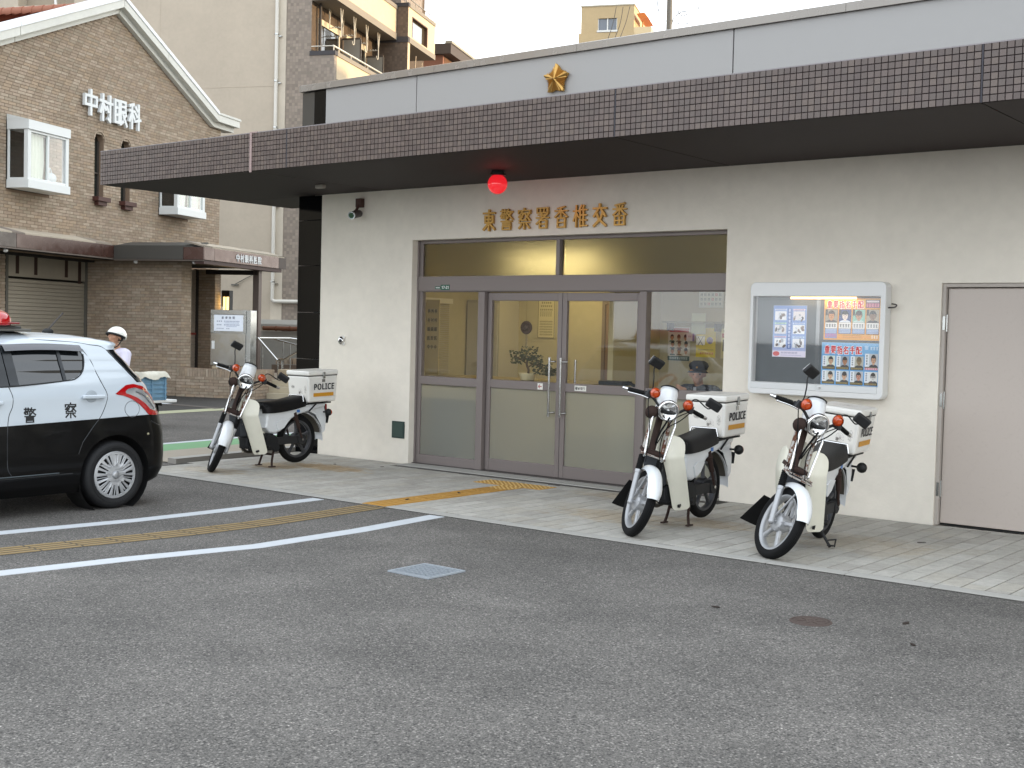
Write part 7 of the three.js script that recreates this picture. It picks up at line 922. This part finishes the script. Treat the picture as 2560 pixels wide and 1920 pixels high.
  // brown house further along
  { const p = pix(1108, 112, 62).applyMatrix4(new THREE.Matrix4().makeRotationY(-A)), B = own('brown_house', 'brown building with a dark roof edge just past the apartment balconies', 'building'); mesh('wall', bb(p.x - 8, p.x, 0, p.y - 0.5, p.z - 16, p.z), mat(0x8d6250, 0.85, { map: T.plasterC }), B); mesh('side_wall', bb(p.x + 0.001, p.x + 0.02, 0, p.y - 0.5, p.z - 15.9, p.z - 0.2), mat(0xc2936f, 0.85, { map: T.wallTile }), B); mesh('roof', [bb(p.x - 8, p.x + 0.5, p.y - 0.5, p.y, p.z - 16, p.z + 0.3)], mat(0x453a33, 0.7), B); mesh('roof_edge', [bb(p.x + 0.2, p.x + 0.55, p.y, p.y + 0.12, p.z - 16, p.z + 0.3)], mat(0x8e8878, 0.6), B); mesh('side_pipe', [2, 4, 6.5, 9].map((d) => bar([p.x + 0.08, p.y - 6, p.z - d], [p.x + 0.08, p.y - 0.6, p.z - d + 0.6], 0.05, 6)), mat(0x8a6a52, 0.7), B); }
  // small yellow rooftop building, its awning and lower roof
  { const inv = new THREE.Matrix4().makeRotationY(-A), p = pix(1454, 18, 92).applyMatrix4(inv), q = pix(1592, 14, 92).applyMatrix4(inv), B = own('yellow_building', 'pale yellow building with one small window above the station parapet', 'building'), z = p.z, W = q.x; const ym = mat(0xbfa983, 0.88, { map: T.plasterC });
    const wl = pix(1497, 49, 92).applyMatrix4(inv), wr = pix(1546, 80, 92).applyMatrix4(inv); mesh('wall', [bb(p.x, W, 0, wr.y, z - 8, z), bb(p.x, W, wl.y, p.y, z - 8, z), bb(p.x, wl.x, wr.y, wl.y, z - 8, z), bb(wr.x, W, wr.y, wl.y, z - 8, z)], ym, B); mesh('wall_band', bb(p.x - 0.15, W + 0.02, 10, p.y - 0.6 - 1.35, z + 0.001, z + 0.06), ym, B); mesh('roof_cap', bb(p.x - 0.05, W + 0.05, p.y, p.y + 0.1, z - 8, z + 0.05), mat(0xb0a896, 0.7), B);
    const w = group('window', B); mesh('pane', bb(wl.x, wr.x, wr.y, wl.y, z - 0.16, z - 0.14), phy(0x4d5560, 0.08, { clearcoat: 1 }), w); mesh('frame', [bb((wl.x + wr.x) / 2 - 0.04, (wl.x + wr.x) / 2 + 0.04, wr.y, wl.y, z - 0.14, z - 0.05), bb(wl.x - 0.05, wr.x + 0.05, wr.y - 0.14, wr.y, z + 0.001, z + 0.09), bb(wl.x, wl.x + 0.05, wr.y, wl.y, z - 0.139, z - 0.05), bb(wr.x - 0.05, wr.x, wr.y, wl.y, z - 0.139, z - 0.05)], mat(0xd6d6d2, 0.5), w);
    const a = pix(1596, 42, 92).applyMatrix4(inv), b = pix(1626, 52, 92).applyMatrix4(inv), cA = pix(1635, 77, 92).applyMatrix4(inv); mesh('awning', ext(shp([[a.x, a.y], [b.x - 0.3, a.y + 0.1], [b.x, b.y], [a.x + 0.3, b.y - 0.1]]), 2.6).translate(0, 0, z - 2.8), new THREE.MeshPhysicalMaterial({ color: 0xd98a3c, roughness: 0.9, transmission: 0.45, thickness: 0, side: THREE.DoubleSide }), B); mesh('awning_post', bar([a.x + 0.35, cA.y - 1, z - 1], [a.x + 0.35, a.y, z - 1], 0.05, 6), mat(0xb98a4a, 0.7), B); mesh('lower_roof', [bb(W, cA.x, 0, cA.y, z - 6, z - 0.02)], mat(0xd2bd96, 0.85), B); }
}
// utility pole and its wires
{
  const D = 58, a = pix(1672, 90, D), g = thing('utility_pole', 'grey concrete utility pole rising behind the station parapet', 'utility pole', [a.x, 0, a.z]);
  mesh('pole', cyl(0.16, a.y + 5, 16, 0.13).translate(0, (a.y + 5) / 2, 0), mat(0x77736c, 0.85, { map: T.plasterC }), g); mesh('step_bolt', [0, 1, 2, 3].map((i) => bar([-0.2, a.y - 2 + i * 0.9, 0.05], [0.2, a.y - 2 + i * 0.9, 0.05], 0.012, 5)), M.steelDull, g);
  const W = (pts, name, label) => { const w = mesh(name, tube(pts.map(([u, v, d]) => pix(u, v, d ?? D).toArray()), 0.022, 5, 24), mat(0x4b4743, 0.8)); tag(w, label, 'cable'); };
  W([[1680, 60], [1684, 45], [1692, 38], [1704, 30], [1716, 28]], 'pole_cable', 'curved cable leaving the right side of the utility pole'); W([[1692, 57], [1700, 60], [1712, 60], [1724, 57]], 'pole_cable', 'loose short cable hanging right of the utility pole'); W([[1642, -6], [1645, 18], [1648, 34]], 'pole_cable', 'thin dark cable left of the utility pole'); W([[1745, 14], [1747, 24]], 'pole_cable', 'tiny cable end far right of the utility pole'); W([[1694, 20], [1698, 34], [1708, 40], [1720, 34]], 'pole_cable', 'small looped cable just right of the pole top');
  W([[1541, 17, 80], [1532, 60, 80], [1518, 103, 80]], 'overhead_wire', 'leftmost of the three wires crossing the yellow building'); W([[1558, 17, 80], [1550, 60, 80], [1535, 101, 80]], 'overhead_wire', 'middle of the three wires crossing the yellow building'); W([[1575, 16, 80], [1565, 55, 80], [1549, 98, 80]], 'overhead_wire', 'rightmost of the three wires crossing the yellow building');
}
// neighbours outside the frame that keep the low sun off the forecourt and are mirrored in the glass
{
  const n = thing('neighbour_block', 'long plain building to the right behind the station, outside the view', 'building'); mesh('wall', [bb(17.5, 34, 0, 16.6, -46, -8)], mat(0xa79c8c, 0.9, { map: T.plasterC }), n);
  const o = thing('opposite_block', 'cream building across the street corner, mirrored in the station glass', 'building', [-24, 0, 24], rad(20)); mesh('wall', bb(-9, 9, 0, 13, -6, 6), mat(0xb5aa98, 0.9, { map: T.plasterC }), o); for (let j = 0; j < 2; j++) for (let i = 0; i < 6; i++) mesh('window', bb(-7.5 + i * 2.7, -6 + i * 2.7, 1 + j * 3.4, 2.6 + j * 3.4, -6.06, -6.001), phy(0x23282c, 0.1), o); mesh('awning', bb(-9, 9, 3.1, 3.5, -7.4, -6.01), mat(0x6a4a3a, 0.8), o);
}

// ================= PEOPLE AND THE DELIVERY MOPED =================
const smin = (a, b, k) => { const h = clamp(0.5 + 0.5 * (b - a) / k); return lerp(b, a, h) - k * h * (1 - h); };
function capsule(p, a, b, ra, rb) { const px = p[0] - a[0], py = p[1] - a[1], pz = p[2] - a[2], bx = b[0] - a[0], by = b[1] - a[1], bz = b[2] - a[2], h = clamp((px * bx + py * by + pz * bz) / (bx * bx + by * by + bz * bz + 1e-9)); return Math.hypot(px - bx * h, py - by * h, pz - bz * h) - lerp(ra, rb, h); }
function skin(bones, cell, k = 0.03, extra) { // bones: [a, b, ra, rb]; surface of their smooth union
  const lo = [9, 9, 9], hi = [-9, -9, -9]; for (const [a, b, ra, rb] of bones) for (const [p, r] of [[a, ra], [b, rb]]) for (let i = 0; i < 3; i++) { lo[i] = Math.min(lo[i], p[i] - r - 0.05); hi[i] = Math.max(hi[i], p[i] + r + 0.05); }
  const half = Math.max(...[0, 1, 2].map((i) => hi[i] - lo[i])) / 2, c = [0, 1, 2].map((i) => (lo[i] + hi[i]) / 2), n = Math.min(110, Math.ceil(2 * half / cell) + 4);
  const mc = new MarchingCubes(n, new THREE.MeshStandardMaterial(), false, false, 120000); mc.isolation = 0;
  for (let z = 0; z < n; z++) for (let y = 0; y < n; y++) for (let x = 0; x < n; x++) { const p = [c[0] + (x - n / 2) / (n / 2) * half, c[1] + (y - n / 2) / (n / 2) * half, c[2] + (z - n / 2) / (n / 2) * half]; let d = 9; for (const [a, b, ra, rb] of bones) { const q = capsule(p, a, b, ra, rb); d = d > 8 ? q : (q > d + 0.25 ? d : smin(d, q, k)); } if (extra) d = extra(p, d); mc.field[z * n * n + y * n + x] = -d; }
  mc.update(); const g = new THREE.BufferGeometry(), m = mc.count; const P = new Float32Array(mc.positionArray.slice(0, m * 3)); for (let i = 0; i < m; i++) for (let j = 0; j < 3; j++) P[i * 3 + j] = P[i * 3 + j] * half + c[j];
  g.setAttribute('position', new THREE.BufferAttribute(P, 3)); const N = new Float32Array(mc.normalArray.slice(0, m * 3)); g.setAttribute('normal', new THREE.BufferAttribute(N, 3)); return g;
}
const headBones = (x, y, z, f) => { const [fx, fz] = f; const q = (a, b, c) => [x + fx * a + -fz * c * 1, y + b, z + fz * a + fx * c]; return [[q(-0.015, 0.055, 0), q(0.02, 0.05, 0), 0.088, 0.084], [q(0.03, -0.01, 0), q(0.05, -0.065, 0), 0.066, 0.036], [q(0.095, 0.025, 0), q(0.112, -0.01, 0), 0.010, 0.015], [q(0.075, -0.045, -0.02), q(0.075, -0.045, 0.02), 0.013, 0.013], [q(0.07, 0.035, -0.06), q(0.07, 0.035, 0.06), 0.02, 0.02], [q(-0.01, 0.0, -0.082), q(0, 0.03, -0.085), 0.014, 0.018], [q(-0.01, 0.0, 0.082), q(0, 0.03, 0.085), 0.014, 0.018]]; };
const handBones = (w, d, s) => { // wrist point, direction of the fingers, side of the thumb
  const D = V(...d).normalize(), S = V(...s).normalize(), U = V().crossVectors(D, S), o = [], at = (a, b, c) => V(...w).addScaledVector(D, a).addScaledVector(S, b).addScaledVector(U, c).toArray();
  o.push([at(0, -0.012, 0), at(0.075, -0.022, 0), 0.022, 0.018], [at(0, 0.012, 0), at(0.075, 0.022, 0), 0.022, 0.018]);
  [[-0.032, 0.055], [-0.011, 0.066], [0.011, 0.07], [0.032, 0.062]].forEach(([b, L]) => o.push([at(0.08, b, 0), at(0.08 + L * 0.45, b, -0.012), 0.0095, 0.009], [at(0.08 + L * 0.45, b, -0.012), at(0.08 + L * 0.62, b * 0.95, -0.045), 0.009, 0.008]));
  o.push([at(0.02, 0.03, 0), at(0.05, 0.058, -0.012), 0.012, 0.010], [at(0.05, 0.058, -0.012), at(0.08, 0.058, -0.03), 0.010, 0.009]); return o; };
const skinM = mat(0xb98a70, 0.6), shirtM = mat(0xcfcbdc, 0.85, { bumpMap: again(T.blotch, 0.2), bumpScale: 0.004 }), trousM = mat(0x2f3340, 0.85), navyM = mat(0x1d2430, 0.8, { bumpMap: again(T.blotch, 0.2), bumpScale: 0.003 });
// rider of a small delivery moped, facing along the street to the left
{
  const R = thing('person', 'person in white helmet and white shirt riding past behind the patrol car', 'person', [-4.78, 0, -0.27], rad(6));
  const f = [0, 1], q = (x, y, z) => [x, y, z];
  mesh('body', [skin([[q(0, 0.74, -0.06), q(0, 0.95, -0.03), 0.135, 0.12], [q(-0.05, 1.02, 0.0), q(0.05, 1.02, 0.0), 0.12, 0.12], [q(-0.13, 1.15, 0.0), q(0.13, 1.15, 0.0), 0.075, 0.075], [q(0, 1.17, 0.0), q(0, 1.27, 0.03), 0.052, 0.05], ...headBones(0, 1.375, 0.045, f), ...[-1, 1].flatMap((s) => [[q(s * 0.19, 1.14, 0.0), q(s * 0.27, 0.93, 0.12), 0.05, 0.042], [q(s * 0.27, 0.93, 0.12), q(s * 0.27, 0.93, 0.37), 0.04, 0.028], [q(s * 0.09, 0.73, 0.0), q(s * 0.13, 0.66, 0.40), 0.085, 0.06], [q(s * 0.13, 0.66, 0.40), q(s * 0.12, 0.25, 0.36), 0.058, 0.04], [q(s * 0.12, 0.235, 0.34), q(s * 0.125, 0.225, 0.53), 0.042, 0.032]])], 0.013, 0.035)], skinM, R);
  for (const s of [-1, 1]) mesh('hand', skin(handBones(q(s * 0.27, 0.93, 0.36), [0, -0.1, 1], [-s, 0, 0]), 0.005, 0.008), skinM, R);
  mesh('shirt', skin([[q(0, 0.76, -0.06), q(0, 0.95, -0.03), 0.155, 0.14], [q(-0.05, 1.02, 0.0), q(0.05, 1.02, 0.0), 0.138, 0.138], [q(-0.13, 1.15, 0.0), q(0.13, 1.15, 0.0), 0.092, 0.092], ...[-1, 1].map((s) => [q(s * 0.19, 1.14, 0.0), q(s * 0.255, 0.98, 0.09), 0.072, 0.074])], 0.013, 0.04), shirtM, R);
  mesh('trousers', skin([[q(0, 0.72, -0.07), q(0, 0.8, -0.06), 0.16, 0.15], ...[-1, 1].flatMap((s) => [[q(s * 0.09, 0.73, 0.0), q(s * 0.13, 0.66, 0.40), 0.1, 0.075], [q(s * 0.13, 0.66, 0.40), q(s * 0.12, 0.30, 0.36), 0.075, 0.058]])], 0.014, 0.03), trousM, R);
  mesh('shoe', [-1, 1].map((s) => skin([[q(s * 0.12, 0.22, 0.33), q(s * 0.125, 0.215, 0.54), 0.05, 0.038], [q(s * 0.12, 0.25, 0.35), q(s * 0.12, 0.29, 0.36), 0.05, 0.048]], 0.012, 0.02)), mat(0x26242a, 0.7), R);
  mesh('helmet', [shell((u, v) => { const a = u * 2 * PI, t = v * lerp(1.28, 2.05, clamp((1 - Math.cos(a)) / 2)), r = 0.138; return [Math.sin(a) * Math.sin(t) * r * 0.93, 1.425 + Math.cos(t) * r, 0.03 + Math.cos(a) * Math.sin(t) * r * 1.12]; }, 36, 16, 0.014)], phy(0xe4e3dd, 0.3, { clearcoat: 0.8, clearcoatRoughness: 0.1 }), R);
  mesh('helmet_trim', [tube(Array.from({ length: 18 }, (_, i) => { const a = lerp(-1.9, 1.9, i / 17), t = lerp(1.28, 2.05, (1 - Math.cos(a)) / 2) - 0.03, r = 0.145; return [Math.sin(a) * Math.sin(t) * r * 0.93, 1.425 + Math.cos(t) * r, 0.03 + Math.cos(a) * Math.sin(t) * r * 1.12]; }), 0.017, 8, 40), tube([[-0.105, 1.36, 0.02], [-0.07, 1.27, 0.07], [0, 1.25, 0.09], [0.07, 1.27, 0.07], [0.105, 1.36, 0.02]], 0.008, 6)], M.black, R);
  mesh('hair', [shell((u, v) => { const a = lerp(1.2, 5.08, u), t = lerp(1.2, 2.15, v), r = 0.104; return [Math.sin(a) * Math.sin(t) * r * 0.9, 1.41 + Math.cos(t) * r, 0.03 + Math.cos(a) * Math.sin(t) * r]; }, 20, 8, 0.012)], mat(0x1d1613, 0.8), R);
  mesh('eye', [-1, 1].map((s) => sph(0.0115, s * 0.034, 1.393, 0.128, 8)), mat(0x1a1414, 0.3), R);
  const B = thing('delivery_moped', 'delivery moped carrying a blue crate, mostly hidden behind the patrol car', 'moped', [-4.78, 0, -0.12], rad(6)), r = 0.25, w = wheel(false), sc = new THREE.Matrix4().makeScale(0.9, 0.9, 0.9), put = (gs, z) => mx([gs].flat(9).map(flat), new THREE.Matrix4().makeTranslation(0, r, z).multiply(sc));
  for (const [n, z] of [['rear_wheel', -0.72], ['front_wheel', 0.52]]) { const g = group(n, B); mesh('tyre', put(w.tyre, z), M.rubber, g); mesh('rim', put(w.rim, z), M.silver, g); mesh('hub', put(w.hub, z), M.silver, g); }
  mesh('body_cover', [rb(0.24, 0.3, 0.75, 0.06, 0, 0.46, -0.3), plank([0, 0.25, 0.15], [0, 0.24, 0.5], 0.3, 0.05), plank([0, 0.28, 0.45], [0, 0.85, 0.36], 0.36, 0.06, V(0, 0, 1))], M.bodyCream, B); mesh('seat', rb(0.26, 0.09, 0.62, 0.035, 0, 0.635, -0.22), M.seatVinyl, B); mesh('fork', [bar([-0.08, 0.25, 0.52], [-0.08, 0.7, 0.4], 0.02), bar([0.08, 0.25, 0.52], [0.08, 0.7, 0.4], 0.02), rb(0.12, 0.06, 0.36, 0.02, 0, 0.5, 0.52)], M.silver, B); mesh('handlebar', [tube([[-0.32, 0.93, 0.36], [-0.15, 0.96, 0.42], [0, 0.9, 0.42], [0.15, 0.96, 0.42], [0.32, 0.93, 0.36]], 0.014, 8), rb(0.2, 0.16, 0.14, 0.04, 0, 0.92, 0.46)], M.black, B); mesh('headlamp', sph(0.06, 0, 0.9, 0.53, 14), M.chrome, B);
  mesh('rear_mudguard', shell((u, v) => { const a = rad(lerp(40, 165, v)), k = (u - 0.5) * 2; return [k * 0.06, r + Math.sin(a) * 0.29, -0.72 + Math.cos(a) * 0.29]; }, 4, 14, 0.005), M.black, B); mesh('engine', [rb(0.2, 0.2, 0.3, 0.04, 0, 0.27, -0.35), rb(0.08, 0.12, 0.5, 0.03, 0.12, 0.27, -0.55)], M.engine, B); mesh('carrier', [rb(0.36, 0.045, 0.72, 0.01, 0, 0.40, -0.84), bar([0.15, 0.4, -0.7], [0.12, 0.3, -0.5], 0.012), bar([-0.15, 0.4, -0.7], [-0.12, 0.3, -0.5], 0.012)], M.white, B);
  const K2 = thing('plastic_crate', 'blue plastic crate on the moped carrier, covered with pale sheets', 'crate', [-4.78, 0, 0.03], rad(6)), blue = mat(0x6d93ad, 0.55), cr = []; const x0 = -0.2, x1 = 0.2, y0 = 0.425, y1 = 0.80, z0 = -1.12, z1 = -0.60;
  mesh('crate_base', bb(x0, x1, y0, y0 + 0.02, z0, z1), blue, K2); mesh('crate_wall', [bb(x0, x0 + 0.012, y0 + 0.02, y1, z0, z1), bb(x1 - 0.012, x1, y0 + 0.02, y1, z0, z1), bb(x0 + 0.012, x1 - 0.012, y0 + 0.02, y1, z0, z0 + 0.012), bb(x0 + 0.012, x1 - 0.012, y0 + 0.02, y1, z1 - 0.012, z1)], blue, K2); for (let i = 0; i < 5; i++) mesh('crate_rib', [bb(x1 + 0.0005, x1 + 0.012, y0 + 0.04 + i * 0.07, y0 + 0.055 + i * 0.07, z0, z1), bb(x0, x1, y0 + 0.041 + i * 0.07, y0 + 0.056 + i * 0.07, z1 + 0.0005, z1 + 0.012), bb(x0, x1, y0 + 0.041 + i * 0.07, y0 + 0.056 + i * 0.07, z0 - 0.012, z0 - 0.0005)], blue, K2); mesh('crate_post', [z0 + 0.03, -0.83, z1 - 0.03].map((z) => bb(x1 + 0.0005, x1 + 0.016, y0, y1, z - 0.015, z + 0.015)), blue, K2); mesh('crate_rim', [rbb(x0 - 0.02, x1 + 0.02, y1 - 0.03, y1, z0 - 0.02, z0 + 0.014, 0.006), rbb(x0 - 0.02, x1 + 0.02, y1 - 0.03, y1, z1 - 0.014, z1 + 0.02, 0.006), rbb(x1 - 0.014, x1 + 0.02, y1 - 0.03, y1, z0 + 0.014, z1 - 0.014, 0.006), rbb(x0 - 0.02, x0 + 0.014, y1 - 0.03, y1, z0 + 0.014, z1 - 0.014, 0.006)], mat(0x5580a0, 0.5), K2);
  const N2 = thing('cover_sheet', 'crumpled pale sheet laid over the blue crate on the moped', 'cover', [-4.78, 0, 0.03], rad(6)); mesh('sheet', shell((u, v) => { const x = lerp(-0.24, 0.24, u), z = lerp(-1.17, -0.56, v), e = Math.max(Math.abs(u - 0.5), Math.abs(v - 0.5)) * 2; return [x, 0.845 + 0.03 * (fbm(u * 6 + 3, v * 7 + 3, 64, 601, 3) - 0.5) * 2 - (e > 0.85 ? (e - 0.85) * 0.55 : 0) + 0.015 * Math.sin(v * 9), z]; }, 22, 28, 0.006), mat(0xc9c5b6, 0.75), N2);
}
// officer seated at the side desk
{
  const O = thing('person', 'person in dark uniform and cap seated at a desk behind the glass', 'person', [4.72, 0.05, -1.45]); const q = (x, y, z) => [x, y, z];
  mesh('body', [skin([[q(0, 1.0, 0), q(0, 1.08, 0.02), 0.05, 0.048], ...headBones(0, 1.14, 0.05, [0.35, 0.94])], 0.009, 0.03)], skinM, O);
  mesh('uniform', skin([[q(0, 0.5, -0.05), q(0, 0.75, -0.02), 0.15, 0.14], [q(-0.06, 0.86, 0), q(0.06, 0.86, 0), 0.13, 0.13], [q(-0.16, 0.96, 0), q(0.16, 0.96, 0), 0.08, 0.08], ...[-1, 1].flatMap((s) => [[q(s * 0.21, 0.95, 0.0), q(s * 0.28, 0.74, 0.14), 0.065, 0.05], [q(s * 0.28, 0.74, 0.14), q(s * 0.1, 0.99, 0.44), 0.05, 0.036], [q(s * 0.1, 0.48, 0.02), q(s * 0.13, 0.5, 0.42), 0.09, 0.065], [q(s * 0.13, 0.5, 0.42), q(s * 0.13, 0.08, 0.40), 0.062, 0.045], [q(s * 0.13, 0.06, 0.38), q(s * 0.13, 0.055, 0.58), 0.045, 0.035]])], 0.015, 0.04), navyM, O);
  for (const s of [-1, 1]) mesh('hand', skin(handBones(q(s * 0.1, 0.995, 0.43), [-s * 0.6, 0, 0.8], [-s, 0.2, -0.5]), 0.006, 0.008), skinM, O);
  mesh('collar', [bx(0.05, 0.1, 0.01, 0.0, 0.99, 0.115).rotateX(-0.1), rb(0.035, 0.12, 0.012, 0.004, 0.01, 0.95, 0.12)], mat(0xb9bcc4, 0.8), O);
  mesh('cap', [lathe([[0, 0.15], [0.06, 0.148], [0.105, 0.12], [0.115, 0.085], [0.102, 0.06], [0.099, 0.04]], 30).scale(0.95, 1, 1.1).translate(0.01, 1.16, 0.045), shell((u, v) => { const a = lerp(-1.1, 1.1, u) + 0.35, rr2 = lerp(0.098, 0.132, v); return [0.01 + Math.sin(a) * rr2, 1.2 - v * 0.025, 0.045 + Math.cos(a) * rr2 * 1.05]; }, 16, 4, 0.006)], navyM, O); mesh('cap_badge', sph(0.012, 0.05, 1.235, 0.155, 8), M.gold, O); mesh('eye', [-0.034, 0.034].map((s) => sph(0.011, 0.02 + s + 0.02, 1.158, 0.135 - s * 0.35, 8)), M.black, O);
  const c = thing('office_chair', 'dark office chair under the seated officer behind the glass', 'chair', [4.72, 0, -1.5]); mesh('seat', rb(0.46, 0.08, 0.44, 0.03, 0, 0.42, 0), M.seatVinyl, c); mesh('backrest', rb(0.42, 0.5, 0.06, 0.028, 0, 0.78, -0.24), M.seatVinyl, c); mesh('base', [bar([0, 0.06, 0], [0, 0.4, 0], 0.03), ...[0, 1, 2, 3, 4].map((i) => bar([0, 0.08, 0], [Math.cos(i * 1.257) * 0.26, 0.05, Math.sin(i * 1.257) * 0.26], 0.018))], M.black, c);
}
// everything casts and takes shadows
scene.traverse((o) => { if (o.isMesh) { o.castShadow = true; o.receiveShadow = true; } });
renderer.render(scene, camera);
